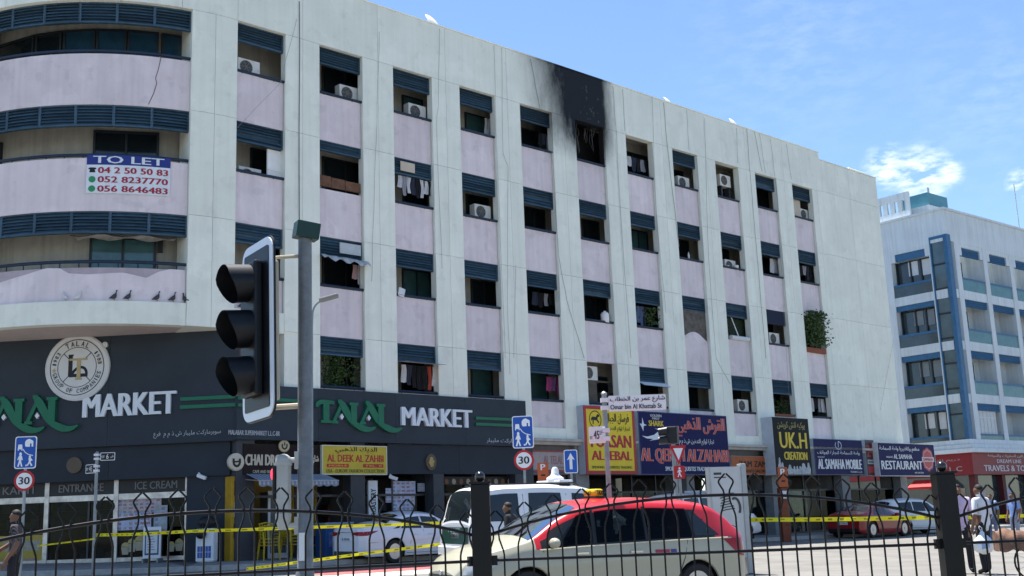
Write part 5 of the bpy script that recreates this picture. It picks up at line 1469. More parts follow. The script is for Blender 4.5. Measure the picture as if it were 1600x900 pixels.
# canopy
MB().add([(-.1, 1.6, zr0 - .15), (-.1, 4.0, zr0 - .15), (-1.0, 4.0, zr0 - .6), (-1.0, 1.6, zr0 - .6), (-1.0, 4.0, zr0 - .75), (-1.0, 1.6, zr0 - .75)], [(0, 1, 2, 3), (3, 2, 4, 5)]).build('red_canopy', mat('canopy_red', (0.42, 0.02, 0.02), 0.6), rb2)
# roof terrace: balustrade screen and water-tank cage on top
mb = MB(); z0, z1 = ztop + .14, ztop + 1.9
scr = MB().box(.3, .5, 2.5, 6.2, z0, z0 + .5).box(.3, .5, 2.5, 6.2, z1 - .5, z1).build('roof_screen', M_W2, rb2)
for q in range(7): MB().box(.32, .48, 2.5 + .55 * q, 2.82 + .55 * q, z0 + .5, z1 - .5).build('screen_slat', M_W2, scr)
MB().box(1.2, 5.0, 1.6, 6.0, ztop - .2, ztop + .9).build('roof_room', M_W2, rb2)
tk = MB().box(1.7, 4.2, 1.9, 4.0, ztop + .9, ztop + 1.9).build('tank_cage', mat('tank_teal', (0.08, 0.24, 0.30), 0.5, var=0.15), rb2)
MB().tube([(2.4, 2.2, ztop + 1.9), (2.4, 2.2, ztop + 2.4)], .08, 8).build('pipe', M_GREY, tk)
mast_p = DP(1592, 350, 80)
MB().tube([(mast_p.x, mast_p.y, ztop), (mast_p.x, mast_p.y, ztop + 3.8)], .035, 6).build('roof_mast', M_ALU)
m_ = bpy.data.objects['roof_mast']; tag(m_, 'thin aerial mast on the roof of the white building', 'mast')

# ================================================================== street furniture
def post_thing(name, label, cat, px, dist, group=None):
    P = DP(px, 800, dist)
    return thing(name, label, cat, (P.x, P.y, G(P.x, P.y)), 0, group)
M_GALV = mat('galvanised', (0.26, 0.28, 0.29), 0.5, 0.5, var=0.25, scale=5)
M_SBLUE = mat('road_sign_blue', (0.010, 0.075, 0.36), 0.35, var=0.05)
M_SWHITE = mat('road_sign_white', (0.68, 0.70, 0.72), 0.35, var=0.04)
M_SRED = mat('road_sign_red', (0.42, 0.012, 0.02), 0.35, var=0.05)
def rrect(x0, x1, z0, z1, r, n=5):
    out = []
    for cx, cz, a in ((x1 - r, z0 + r, -90), (x1 - r, z1 - r, 0), (x0 + r, z1 - r, 90), (x0 + r, z0 + r, 180)):
        for i in range(n + 1):
            t = rad(a + 90 * i / n); out.append((cx + r * math.cos(t), cz + r * math.sin(t)))
    return out
def circ(x, z, r, n=28): return [(x + r * math.cos(2 * math.pi * i / n), z + r * math.sin(2 * math.pi * i / n)) for i in range(n)]
def flat(o, name, poly, y, m, d=0.003): return MB().prism(poly, y - d, y).build(name, m, o)
def homezone(px, dist, label, cyb, cyr, rz=0.0):
    P = DP(px, cyb, dist); Q = DP(px, cyr, dist)
    o = thing('road_sign', label, 'road sign', (P.x, P.y, G(P.x, P.y)), rz)
    zb = P.z - o.location.z; zr = Q.z - o.location.z; k = dist / FPX
    hw, hh, rr = 16.5 * k, 25 * k, 15.5 * k
    MB().tube([(0, .05, 0), (0, .05, zb + hh * .8)], .035, 10).build('pole', M_GALV, o, smooth=True)
    pl = MB().prism(rrect(-hw, hw, zb - hh, zb + hh, .06), 0, .012).build('home_zone_plate', M_SWHITE, o)
    flat(pl, 'blue_field', rrect(-hw * .91, hw * .91, zb - hh * .94, zb + hh * .94, .05), -.0005, M_SBLUE)
    mb = MB()
    def pg(pts): mb.add([(x * hw, -.006, zb + z * hh) for x, z in pts], [tuple(range(len(pts)))])
    pg([(-.08, .66), (.05, .78), (.30, .84), (.68, .70), (.68, .35), (.52, .35), (.52, .55), (.38, .55), (.38, .35), (0, .35), (-.08, .45)])
    pg([(-.72, .28), (-.68, .5), (-.34, .5), (-.3, .28), (-.3, .12), (-.38, .12), (-.38, .2), (-.64, .2), (-.64, .12), (-.72, .12)])
    pg(circ(-.45, -.10, .12, 12)); pg([(-.58, -.2), (-.32, -.2), (-.22, -.45), (-.32, -.48), (-.36, -.38), (-.36, -.55), (-.22, -.85), (-.34, -.88), (-.46, -.62), (-.58, -.88), (-.70, -.85), (-.56, -.5), (-.58, -.38), (-.66, -.48), (-.72, -.42)])
    pg(circ(.42, -.28, .10, 12)); pg([(.30, -.36), (.54, -.36), (.70, -.5), (.56, -.52), (.5, -.6), (.7, -.82), (.55, -.84), (.42, -.66), (.24, -.85), (.16, -.78), (.34, -.58)]); pg(circ(.1, -.8, .06, 10))
    mb.build('pictogram', M_SWHITE, pl)
    mb = MB(); stroke(mb, [(x * hw, zb + z * hh) for x, z in ((-.25, .22), (-.05, .02), (.25, -.12), (.7, -.2))], .02, -.004, .004); mb.build('pictogram_line', M_SWHITE, pl)
    sp = MB().prism(circ(0, zr, rr), 0, .012).build('speed_plate', M_SRED, o)
    flat(sp, 'white_field', circ(0, zr, rr * .78), -.0005, M_SWHITE)
    mb = MB(); text(mb, '30', -rr * .52, rr * .52, zr - rr * .36, zr + rr * .36, -.004, .003, .035, res=4); mb.build('number', M_BLACK, sp)
    return o
homezone(40, 27.5, 'blue home zone sign and 30 limit in front of the ice cream shop', 707, 751, rad(4))
homezone(817, 30.0, 'blue home zone sign and 30 limit at the end of the market fascia', 675, 719, rad(-4))
# plaques with building numbers
def plaques(px, dist, label, ytop, items, wide=None):
    P = DP(px, ytop, dist)
    o = thing('street_name_sign', label, 'street sign', (P.x, P.y, G(P.x, P.y)), 0); k = dist / FPX
    zt_ = P.z - o.location.z
    MB().tube([(0, .04, 0), (0, .04, zt_)], .04, 10).lathe([(.045, zt_), (.05, zt_ + .03), (.02, zt_ + .06)], 12, (0, .04, 0)).build('pole', M_GALV, o, smooth=True)
    for (x0, x1, y0, y1, lines, face, ink, ang) in items:
        za, zb = DP(px, y0, dist).z - o.location.z, DP(px, y1, dist).z - o.location.z
        w_ = (x1 - x0) * k
        pl = MB().prism(rrect(x0 * k, x1 * k, zb, za, .02), -.012, 0).build('plaque', M_SWHITE, o)
        pl.rotation_euler = (0, 0, ang)
        MB().prism(rrect(x0 * k + .015, x1 * k - .015, zb + .015, za - .015, .015), -.0145, -.0122).build('plaque_face', face, pl)
        mb = MB()
        for tx, u0, u1, v0, v1 in lines:
            text(mb, tx, x0 * k + u0 * w_, x0 * k + u1 * w_, zb + v0 * (za - zb), zb + v1 * (za - zb), -.0146, .003, .02, res=3)
        mb.build('lettering', ink, pl)
        MB().box(-.06, .06, -.03, .09, zb + (za - zb) * .12, zb + (za - zb) * .38).build('clamp', M_PALE, o); MB().box(-.06, .06, -.03, .09, zb + (za - zb) * .62, zb + (za - zb) * .88).build('clamp', M_PALE, o)
    return o
plaques(151, 29, 'thin pole with small black number plaques 6 and 45 by the shop entrance', 709, [(6, 28, 707.5, 720, [('6', .42, .56, .2, .8), ('ST', .08, .3, .3, .6), ('ش', .7, .9, .3, .7)], M_BLACK, M_SWHITE, rad(6)), (-22, 0, 725, 739, [('45', .38, .66, .2, .8), ('ST', .08, .3, .3, .6)], M_BLACK, M_SWHITE, rad(-28))])
plaques(944, 18.5, 'tall pole with white street name sign Omar bin Al Khattab St', 617, [(6, 96, 619, 643.5, [('Omar bin Al Khattab St', .03, .92, .12, .42), ('شارع عمر بن الخطاب', .03, .98, .50, .92)], M_SWHITE, mat('sign_ink', (0.02, 0.025, 0.05), 0.5), rad(1)), (-27, -1, 666, 692, [('45', .30, .62, .25, .75), ('ST', .06, .22, .25, .42), ('شارع', .66, .95, .5, .8)], M_SWHITE, mat('sign_ink', (0.02, 0.025, 0.05)), rad(-10))])
# arrow sign
P = DP(892, 721, 31); k = 31 / FPX
o = thing('road_sign', 'blue one way sign with white upward arrow', 'road sign', (P.x, P.y, G(P.x, P.y)), 0); zc = P.z - o.location.z
MB().tube([(0, .04, 0), (0, .04, zc + 17 * k)], .035, 10).build('pole', M_GALV, o, smooth=True)
pl = MB().prism(rrect(-10.5 * k, 10.5 * k, zc - 18 * k, zc + 18 * k, .05), 0, .012).build('plate', M_SWHITE, o)
flat(pl, 'blue_field', rrect(-9.3 * k, 9.3 * k, zc - 16.8 * k, zc + 16.8 * k, .04), -.0005, M_SBLUE)
flat(pl, 'arrow', [(x * k, zc + z * k) for x, z in ((-2.2, -12), (2.2, -12), (2.2, 4), (6, 2), (0, 13), (-6, 2), (-2.2, 4))], -.004, M_SWHITE)
# give way
P = DP(1060, 711, 26); k = 26 / FPX
o = thing('road_sign', 'red triangular give way sign above a red walking figure plate', 'road sign', (P.x, P.y, G(P.x, P.y)), 0); zc = P.z - o.location.z
MB().tube([(0, .04, 0), (0, .04, zc + 14 * k)], .035, 10).build('pole', M_GALV, o, smooth=True)
pl = MB().prism([(-13 * k, zc + 15 * k), (0, zc - 16 * k), (13 * k, zc + 15 * k)], 0, .012).build('triangle_plate', M_SRED, o)
flat(pl, 'white_field', [(-7.5 * k, zc + 10.5 * k), (0, zc - 8 * k), (7.5 * k, zc + 10.5 * k)], -.0005, M_SWHITE)
z2 = DP(1060, 738, 26).z - o.location.z
pl = MB().prism(rrect(-8.5 * k, 8.5 * k, z2 - 10 * k, z2 + 10 * k, .03), 0, .012).build('square_plate', M_SRED, o)
mb = MB(); mb.add([(x * k, -.003, z2 + z * k) for x, z in ((-1, 4), (1.5, 4), (3.5, .5), (2.6, 0), (1.4, 1.8), (1.2, -1.5), (3.2, -7), (1.8, -7.4), (0, -3), (-2, -7.4), (-3.4, -7), (-1.4, -1.5), (-1.6, 1.4), (-3, -.5), (-3.8, 0))], [tuple(range(15))]); mb.add([(x, -.003, z) for x, z in circ(.3 * k, z2 + 6 * k, 1.6 * k, 12)], [tuple(range(12))]); mb.build('walking_figure', M_SWHITE, pl)
# far signal head seen from behind
P = DP(1050, 680, 27)
o = thing('traffic_light', 'small dark traffic light head above the give way sign', 'traffic light', (P.x, P.y, G(P.x, P.y)), rad(-20)); zc = P.z - o.location.z
MB().box(-.14, .14, -.1, .12, zc - .2, zc + .2).build('housing', M_BLACK, o, bevel=.03)
for q in (-1, 1): MB().tube([(-.1, -.05, zc + .1 * q), (-.30, -.1, zc + .1 * q - .02)], [.10, .09], 12, False).build('visor', mat('visor_black', (0.02, 0.02, 0.022), 0.4), o, smooth=True)
MB().tube([(0, .06, 0), (0, .06, zc)], .05, 10).build('pole', M_GALV, o, smooth=True)
# parking meters with P plates
def pmeter(px, py0, dist, label, ph=27, pw=17):
    P = DP(px, py0, dist); k = dist / FPX
    o = thing('parking_meter', label, 'parking sign', (P.x, P.y, G(P.x, P.y)), rad(3)); zt_ = P.z - o.location.z
    mo = mat('parking_orange', (0.40, 0.095, 0.03), 0.5, var=0.15)
    MB().box(-pw * k / 2, pw * k / 2, 0, .06, zt_ - ph * k, zt_).build('plate', mo, o)
    mb = MB(); text(mb, 'P', -pw * k * .2, pw * k * .2, zt_ - ph * k * .42, zt_ - ph * k * .08, -.001, .004, .05, res=3); mb.build('letter', M_SWHITE, o)
    MB().box(-pw * k * .2, pw * k * .2, -.004, -.001, zt_ - ph * k * .75, zt_ - ph * k * .66).build('arrow_bar', M_BLACK, o)
    MB().box(-pw * k * .42, pw * k * .42, .05, .45, 0.0, zt_ - ph * k - .02).build('cabinet', mat('meter_brown_orange', (0.20, 0.055, 0.025), 0.6, var=0.35, scale=4), o, bevel=.02)
    MB().box(-pw * k * .3, pw * k * .3, .035, .049, zt_ - ph * k - .45, zt_ - ph * k - .15).build('screen', M_PALE, o)
    return o
pmeter(848, 723, 36, 'orange parking plate with a white P behind the white police car')
pmeter(1222, 730, 46, 'orange parking meter with a white P below the black sign', 30, 15)
# information panel
P = GP(1160, 893); P = DP(1142, 800, 25.5)
o = thing('information_panel', 'tall pale street panel with dark drawing beside the taxi', 'panel', (P.x, P.y, G(P.x, P.y)), rad(14)); k = 25.5 / FPX
zt_ = DP(1142, 729, 25.5).z - o.location.z
MB().box(-.42, .30, 0, .12, .35, zt_).build('board', mat('panel_face', (0.46, 0.47, 0.47), 0.5, var=0.08), o)
MB().box(.30, .42, -.03, .2, 0, zt_ + .06).build('side_post', mat('panel_post', (0.34, 0.36, 0.37), 0.45, 0.4), o, bevel=.015); MB().box(-.47, -.42, -.02, .14, 0, zt_).build('side_post', MATS['panel_post'], o)
mb = MB()
for i in range(7):
    z = zt_ - .95 + .055 * i; stroke(mb, [(-.22 + .02 * math.sin(i * 2), z), (-.1, z + .03), (.05 + .05 * math.cos(i), z + .05)], .022, -.001, .004 + .001 * i)
stroke(mb, bez((.05, zt_ - .7), (.2, zt_ - .6), (.26, zt_ - .9), (.2, zt_ - 1.0)), .05, -.001, .012); stroke(mb, [(-.05, zt_ - 1.5), (-.0, zt_ - 1.25), (.1, zt_ - 1.3)], .02, -.001, .004); stroke(mb, [(-.02, zt_ - 1.25), (.06, zt_ - 1.75)], .02, -.001, .006)
mb.build('drawing', mat('drawing_ink', (0.05, 0.05, 0.05), 0.6), o)
mb = MB(); mb.box(-.34, -.16, -.003, -.001, zt_ - .17, zt_ - .12).box(-.34, -.06, -.003, -.001, zt_ - .24, zt_ - .215); mb.build('caption_bars', mat('drawing_ink', (0.05, 0.05, 0.05)), o)
# slim street lamp
P = DP(489, 470, 24); k = 24 / FPX
o = thing('street_lamp', 'slim grey street lamp with curved neck behind the signal pole', 'street lamp', (P.x, P.y, G(P.x, P.y)), 0); zc = P.z - o.location.z
pts = [(-.02, 0, 0), (-.02, 0, zc - .55), (-.01, 0, zc - .3)] + [(-.01 + .30 * (1 - math.cos(t)), 0, zc - .3 + .32 * math.sin(t)) for t in np.linspace(.1, 1.4, 8)]
MB().tube(pts, .022, 8).build('pole', M_GALV, o, smooth=True)
MB().obox((.34, 0, zc + .05), (.42, .16, .09), Matrix.Rotation(rad(-14), 3, 'Y')).build('lamp_head', mat('lamp_head_grey', (0.20, 0.20, 0.19), 0.5), o, bevel=.03)

# ================================================================== near traffic signal
TD = 9.5; k = TD / FPX
P = DP(476.5, 640, TD)
o = thing('traffic_light', 'large black three light traffic signal with white edged board on grey pole', 'traffic light', (P.x, P.y, G(P.x, P.y)), 0)
gz = o.location.z; oX = o.location.x
def tp(px, py, d=TD):
    q = DP(px, py, d); return Vector((q.x - o.location.x, q.y - o.location.y, q.z - gz))
ztp = tp(480, 362).z
M_POLE = mat('signal_pole_grey', (0.17, 0.18, 0.185), 0.55, 0.3, var=0.3, scale=9, rnd=0)
MB().lathe([(.075, 0), (.075, 1.0), (.062, 1.02), (.0575, ztp - .1), (.0575, ztp)], 20).build('pole', M_POLE, o, smooth=True)
MB().obox((.012, 0, ztp + .005), (.20, .16, .14), Matrix.Rotation(rad(8), 3, 'Y') @ Matrix.Rotation(rad(25), 3, 'Z')).build('green_cap_box', mat('cap_green', (0.010, 0.042, 0.038), 0.5, var=0.2), o, bevel=.006)
# signal head, turned to face up the other road
hd = bpy.data.objects.new('signal_head', None); col.objects.link(hd); hd.parent = o
hc = tp(404, 515, TD - .12)
hd.location = hc; hd.rotation_euler = (rad(0), rad(-2.0), rad(-54))       # local -y is the face
HB = 0.745; HWd = 0.305
M_SIG = mat('signal_black', (0.006, 0.007, 0.009), 0.42, var=0.25, scale=6)
mb = MB().prism(rrect(-HWd, HWd, -HB, HB, .12, 6), -.012, .0)
bb = mb.build('backboard', mat('backboard_white', (0.66, 0.72, 0.78), 0.4, var=0.05), o)
M3 = Matrix.LocRotScale(hd.location, hd.rotation_euler, None)
def hpart(ob): ob.matrix_local = M3; return ob
hpart(bb)
bpy.data.objects.remove(hd)
hpart(MB().prism(rrect(-HWd + .06, HWd - .06, -HB + .075, HB - .075, .02, 3), -.02, -.0125).build('backboard_field', M_SIG, o))
hpart(MB().prism(rrect(-HWd - .012, HWd + .012, -HB - .012, HB + .012, .125, 6), .001, .014).build('backboard_rim', M_SIG, o))
hpart(MB().box(-.15, .15, -.10, -.021, -.56, .56).build('housing', M_SIG, o, bevel=.02))
hpart(MB().box(-.14, .14, .015, .13, -.60, .58).build('rear_case', mat('signal_beige', (0.42, 0.38, 0.29), 0.5, var=0.15), o, bevel=.02))
for i, zc in enumerate((.385, .0, -.385)):
    # tunnel visor: cut away underneath towards the front
    P_ = []
    n = 22
    for q in range(8):
        t = q / 7; row = []
        for a in range(n + 1):
            ang = rad(-90) + 2 * math.pi * a / n
            low = (1 - math.sin(ang)) / 2
            reach = .215 - .11 * max(0, low - .35) / .65
            row.append((.158 * math.cos(ang), -.10 - reach * t, zc + .158 * math.sin(ang) - .02 * t))
        P_.append(row)
    mb = MB().grid(P_); mb.grid([[(p[0] * .965, p[1], zc - .02 * (q / 7) + (p[2] - zc + .02 * q / 7) * .965) for p in row] for q, row in enumerate(P_)])
    hpart(mb.build('visor', M_SIG, o, smooth=True))
    hpart(MB().lathe([(.145, .0), (.12, .03), (.07, .05), (.01, .055)], 20, (0, -.102, zc), rot).build('lens', mat(('lens_red', 'lens_amber', 'lens_green')[i], ((.10, .008, .008), (.10, .05, .005), (.005, .06, .04))[i], 0.15), o, smooth=True))
for py in (400, 634):
    a, b = tp(437, py + 2), tp(470, py)
    MB().tube([a + Vector((-.08, .02, 0)), a, b], .016 if py == 400 else .024, 8).build('bracket', MATS['signal_beige'], o)
# pedestrian signal on the same pole
pa, pb = tp(443, 722, TD - .05), tp(443, 828, TD - .05)
hgt = pa.z - pb.z
cx, cy = pa.x, pa.y
M_PED = mat('pedestrian_grey', (0.36, 0.37, 0.35), 0.5, var=0.12)
MB().box(cx - .052, cx + .052, cy - .06, cy + .08, pb.z + .12, pa.z).build('pedestrian_case', M_PED, o, bevel=.025)
MB().lathe([(.066, 0), (.066, .015), (.055, .04), (.03, .06), (.01, .065)], 16, (cx, cy, pa.z)).lathe([(.07, -.03), (.07, 0)], 16, (cx, cy, pa.z)).build('case_top', M_PED, o, smooth=True)
MB().lathe([(.04, 0), (.05, .04), (.065, .09), (.065, .13)], 16, (cx, cy, pb.z)).build('case_foot', M_PED, o, smooth=True)
MB().box(cx - .082, cx - .053, cy - .06, cy + .06, pb.z + .24, pa.z - .03).build('pedestrian_lamp', M_SIG, o, bevel=.02)
rl = tp(353, 744, TD - .05)
MB().ball((cx - .084, cy - .02, rl.z), .045, 12, .3, 1, 1).build('red_light', mat('lit_red', (0.8, 0.02, 0.04), 0.4, emit=2.0), o, smooth=True)
for py in (720, 822):
    q = tp(443, py); MB().tube([(cx + .03, cy, q.z), (0.0, 0, q.z)], .022, 8).build('bracket', M_PED, o)
    MB().box(-.08, -.045, -.04, .04, q.z - .07, q.z + .07).build('clamp', M_PED, o)
q = tp(474, 860); MB().box(-.035, .015, -.076, -.070, q.z - .08, q.z + .14).build('sticker', M_PALE, o)

# ================================================================== iron fence
M_IRON = mat('black_iron', (0.005, 0.005, 0.006), 0.35, 0.0, var=0.3, scale=8, spec=0.22)
FY = 6.2
f0 = Vector((DP(752, 820, FY).x, FY, 0)); PANEL = DP(1479, 800, FY).x - f0.x
dirs = [(Vector((-math.cos(rad(24)), -math.sin(rad(24)), 0)), 2.62), (Vector((1, 0.0, 0)), PANEL), (Vector((1, 0.0, 0)), PANEL)]
fence = thing('iron_fence', 'black iron railing with diamond topped bars and ball capped posts', 'fence', (f0.x, f0.y, G(f0.x, f0.y)))
fz = fence.location.z
def fpost(p, rz=0):
    zt_ = 1.488 - .0145 * (p.x - f0.x) - fz
    MB().obox((p.x - f0.x, p.y - f0.y, (zt_ + .1) / 2), (.10, .10, zt_ - .1), Matrix.Rotation(rz, 3, 'Z')).build('post', M_IRON, fence, bevel=.004)
    MB().obox((p.x - f0.x, p.y - f0.y, zt_ + .006), (.115, .115, .012), Matrix.Rotation(rz, 3, 'Z')).build('post_cap', M_IRON, fence)
    MB().ball((p.x - f0.x, p.y - f0.y, zt_ + .040), .028, 16).build('ball_finial', mat('finial_black', (0.012, 0.012, 0.013), 0.18, spec=0.7), fence, smooth=True)
p1 = f0 + dirs[1][0] * PANEL
for p, rz in ((f0, 0), (p1, 0), (p1 + dirs[2][0] * PANEL, 0), (f0 + dirs[0][0] * dirs[0][1], rad(24))):
    fpost(p, rz)
def picket_pair(h_rail):
    """two bars that pinch at the top rail and open into a diamond above it; x across, base at z=0"""
    mb = MB()
    for s_ in (-1, 1):
        z = h_rail
        mb.tube([(s_ * .0395, 0, .18), (s_ * .0395, 0, z - .115), (s_ * .036, 0, z - .095), (s_ * .016, 0, z - .035), (s_ * .013, 0, z), (s_ * .017, 0, z + .025), (s_ * .037, 0, z + .06), (s_ * .039, 0, z + .068), (s_ * .036, 0, z + .078), (s_ * .003, 0, z + .112)], .0052, 6)
    return mb
for i, (d, L) in enumerate(dirs):
    base = f0 if i < 2 else p1
    ax = math.atan2(d.y, d.x)
    n = 16
    hr = lambda t: 1.208 - fz + .178 * (1 - (2 * t - 1) ** 2) ** 0.9
    pts = [base - f0 + d * (L * (0.02 + .96 * q / 24)) for q in range(25)]
    MB().tube([(p.x, p.y, hr(.02 + .96 * q / 24)) for q, p in enumerate(pts)], .0085, 8).build('top_rail', M_IRON, fence, smooth=True)
    a, b = base - f0 + d * .05, base - f0 + d * (L - .05)
    MB().tube([(a.x, a.y, 1.092 - fz), (b.x, b.y, 1.092 - fz)], .008, 8).build('middle_rail', M_IRON, fence, smooth=True)
    MB().tube([(a.x, a.y, .25), (b.x, b.y, .25)], .008, 8).build('lower_rail', M_IRON, fence, smooth=True)
    for q in (a, b):
        MB().obox((q.x, q.y, 1.092 - fz), (.06, .03, .05), Matrix.Rotation(ax, 3, 'Z')).build('rail_bracket', M_IRON, fence)
    for q in range(n):
        t = (q + .5) / n
        pp = picket_pair(hr(t)).build('picket_pair', M_IRON, fence, smooth=True)
        pp.location = base - f0 + d * (L * t); pp.rotation_euler = (0, 0, ax)

# ================================================================== caution tape
M_TAPE = mat('caution_tape', (0.72, 0.62, 0.008), 0.4, var=0.12, scale=3)
M_TAPK = mat('tape_print', (0.10, 0.085, 0.01), 0.5)
def tape(label, pts, wd=.075, group='yellow caution tapes'):
    W = [DP(x, y, d) for x, y, d in pts]
    o0 = W[0].copy()
    P = []
    n = 14
    for i in range(len(W) - 1):
        for q in range(n + (i == len(W) - 2)):
            t = q / n; p = W[i].lerp(W[i + 1], t); L = (W[i + 1] - W[i]).length
            p.z -= .02 * L * .25 * 4 * t * (1 - t) * .3
            P.append((p - o0, .35 * math.sin(q * .5 + i)))
    o = thing('caution_tape', label, 'tape', o0, 0, group)
    gr = [[(p.x, p.y + math.sin(tw) * wd / 2 * s_, p.z + math.cos(tw) * wd / 2 * s_) for p, tw in P] for s_ in (-1, 1)]
    MB().grid(gr).build('strip', M_TAPE, o)
    mb = MB()
    for i in range(0, len(P) - 1, 2):
        p, q = P[i][0], P[i + 1][0]
        if (q - p).length < .05: continue
        a, b = p.lerp(q, .1), p.lerp(q, .8)
        for e in range(6):
            u, v = a.lerp(b, e / 6), a.lerp(b, (e + .6) / 6)
            mb.add([(u.x, u.y - .006, u.z - wd * .22), (v.x, v.y - .006, v.z - wd * .22), (v.x, v.y - .006, v.z + wd * .22), (u.x, u.y - .006, u.z + wd * .22)], [(0, 1, 2, 3)])
    pr = mb.build('print', M_TAPK, o); pr['kind'] = 'stuff'
tape('yellow caution tape strung past the chai shop to the white sedan', [(150, 836, 29.2), (205, 835, 29), (300, 830, 28.8), (480, 824, 28.6), (690, 817, 28.4), (760, 815, 28)])
tape('yellow caution tape slack near the ground behind the white sedan', [(385, 889, 27.8), (440, 882, 27.8), (560, 866, 27.6), (690, 850, 27.2), (745, 843, 27.0)], .07)
tape('thin end of yellow caution tape tied to the number plaque pole', [(58, 853, 28.5), (148, 842, 29)], .035)
tape('yellow caution tape in front of the red car', [(1128, 812, 44), (1200, 812, 44), (1330, 811, 44), (1462, 808, 44)], .16)
tape('yellow caution tape behind the two standing men', [(1500, 809, 45), (1620, 805, 45)], .13)
# ================================================================== vehicles
M_TYRE = mat('tyre_rubber', (0.018, 0.018, 0.019), 0.8, var=0.2)
M_RIM = mat('alloy_rim', (0.42, 0.42, 0.43), 0.3, 0.8, var=0.1)
M_CGLASS = mat('car_glass', (0.012, 0.017, 0.019), 0.04, var=0.25, scale=1.5, spec=0.65, rnd=0)
M_UNDER = mat('car_underbody', (0.010, 0.010, 0.011), 0.8)
M_TRIM = mat('car_black_trim', (0.014, 0.014, 0.015), 0.45)
M_CHROME = mat('car_chrome', (0.55, 0.55, 0.56), 0.18, 0.9)
M_TAIL = mat('tail_lamp_red', (0.28, 0.008, 0.012), 0.15)
M_HEAD = mat('head_lamp', (0.42, 0.45, 0.47), 0.08, var=0.4, scale=14)
def paint(name, c, rough=0.28): return mat(name, c, rough, 0.0, var=0.04, scale=2, coat=0.6, rnd=0)
class Car:
    """side profile lofted over the length; x = 0 rear ... L front, y left, z up"""
    def __init__(self, L, W, top, belt, plan, tum, wheels, rw, base=.22, arch=1.16, crown=.03):
        self.L, self.W, self.tum, self.wheels, self.rw, self.base = L, W, tum, wheels, rw, base
        self.top, self.belt, self.plan, self.ra, self.crown = top, belt, plan, rw * arch, crown
        xs = set(np.linspace(0.0, L, 70))
        for w_ in wheels:
            xs |= set(w_ + self.ra * np.cos(np.linspace(0, math.pi, 17)))
        self.xs = sorted(x for x in xs if 0 <= x <= L)
    def ip(self, tab, x):
        X = [p[0] for p in tab]; Y = [p[1] for p in tab]
        v = 0
        for d in (-.05, -.025, 0, .025, .05): v += float(np.interp(x + d, X, Y))
        return v / 5
    def zt(self, x): return self.ip(self.top, x)
    def zb(self, x): return min(self.ip(self.belt, x), self.zt(x) - .015)
    def hw(self, x): return float(np.interp(x, [p[0] for p in self.plan], [p[1] for p in self.plan])) * self.W / 2
    def bot(self, x):
        z = self.base + .10 * max(0, (.25 - x) / .25) ** 2 + .06 * max(0, (x - self.L + .3) / .3) ** 2
        for w_ in self.wheels:
            if abs(x - w_) < self.ra: z = max(z, self.rw + math.sqrt(max(0, self.ra ** 2 - (x - w_) ** 2)) * .98)
        return z
    def g(self, x): return max(0.0, self.zt(x) - self.zb(x))
    def side(self, x, t, off=0.0):
        """window zone: t=0 belt, t=1 roof edge"""
        g = self.g(x); w_ = self.hw(x) - .035
        y = w_ - self.tum * min(1, g / .42) * (t ** 1.15)
        z = self.zb(x) + (g - min(.07, g * .3)) * t
        return Vector((x, y + off, z + off * .25))
    def low(self, x, z, off=0.0):
        """body side below the belt at height z"""
        w_ = self.hw(x); zb = self.zb(x); b0 = self.base
        t = (z - b0) / max(.05, zb - b0)
        y = w_ - .05 * max(0, (.28 - t) / .28) ** 2 - .035 * max(0, (t - .72) / .28) ** 2 + .012 * math.exp(-((t - .68) / .06) ** 2)
        return Vector((x, y + off, z))
    def roofp(self, x, v, off=0.0):
        """v = -1..1 across the top"""
        e = self.side(x, 1); zt = self.zt(x)
        y = e.y * v
        z = e.z + (zt - e.z) * (1 - abs(v) ** 3.0) + self.crown * (1 - v * v)
        return Vector((x, y, z + off))
    def section(self, x):
        b = self.bot(x); zb = self.zb(x); pts = []
        p = self.low(x, b); pts.append(Vector((x, p.y - .03, b)))
        for t in (.0, .12, .3, .48, .6, .68, .76, .9, 1.0):
            pts.append(self.low(x, b + .012 + (zb - b - .012) * t))
        for t in (.12, .35, .6, .85, 1.0): pts.append(self.side(x, t))
        for v in (.93, .82, .6, .3, 0.0): pts.append(self.roofp(x, v))
        return pts
    def body(self, o, m, name='body', split=None):
        S = [self.section(x) for x in self.xs]
        full = [s + [Vector((p.x, -p.y, p.z)) for p in s[-2::-1]] for s in S]
        mb = MB(); mb.grid([[tuple(p) for p in r] for r in full])
        n = len(full[0])
        for idx in (0, len(full) - 1):
            r = full[idx]; c = len(mb.v)
            mb.v += [tuple(p) for p in r]
            for i in range(n // 2):
                mb.f.append((c + i, c + i + 1, c + n - 2 - i, c + n - 1 - i)); mb.mi.append(0)
        ms = [m]
        if split:
            ms = [m] + list(split[0])
            mb.mi = [int(split[1](np.mean([mb.v[i] for i in f], axis=0))) for f in mb.f]
        if split and 3 in mb.mi:
            keep = [i for i, q in enumerate(mb.mi) if q != 3]; mb.f = [mb.f[i] for i in keep]; mb.mi = [mb.mi[i] for i in keep]
        ob = mb.build(name, ms, o, smooth=True, fix=True)
        me = ob.data
        me.set_sharp_from_angle(angle=rad(50))
        return ob
    def patch(self, o, name, m, fn, nu=12, nv=5, both=True, parent=None):
        obs = []
        for s_ in ((1, -1) if both else (1,)):
            g = [[fn(i / nu, j / nv) for i in range(nu + 1)] for j in range(nv + 1)]
            obs.append(MB().grid([[(p.x, p.y * s_, p.z) for p in r] for r in g]).build(name, m, parent or o, smooth=True))
        return obs
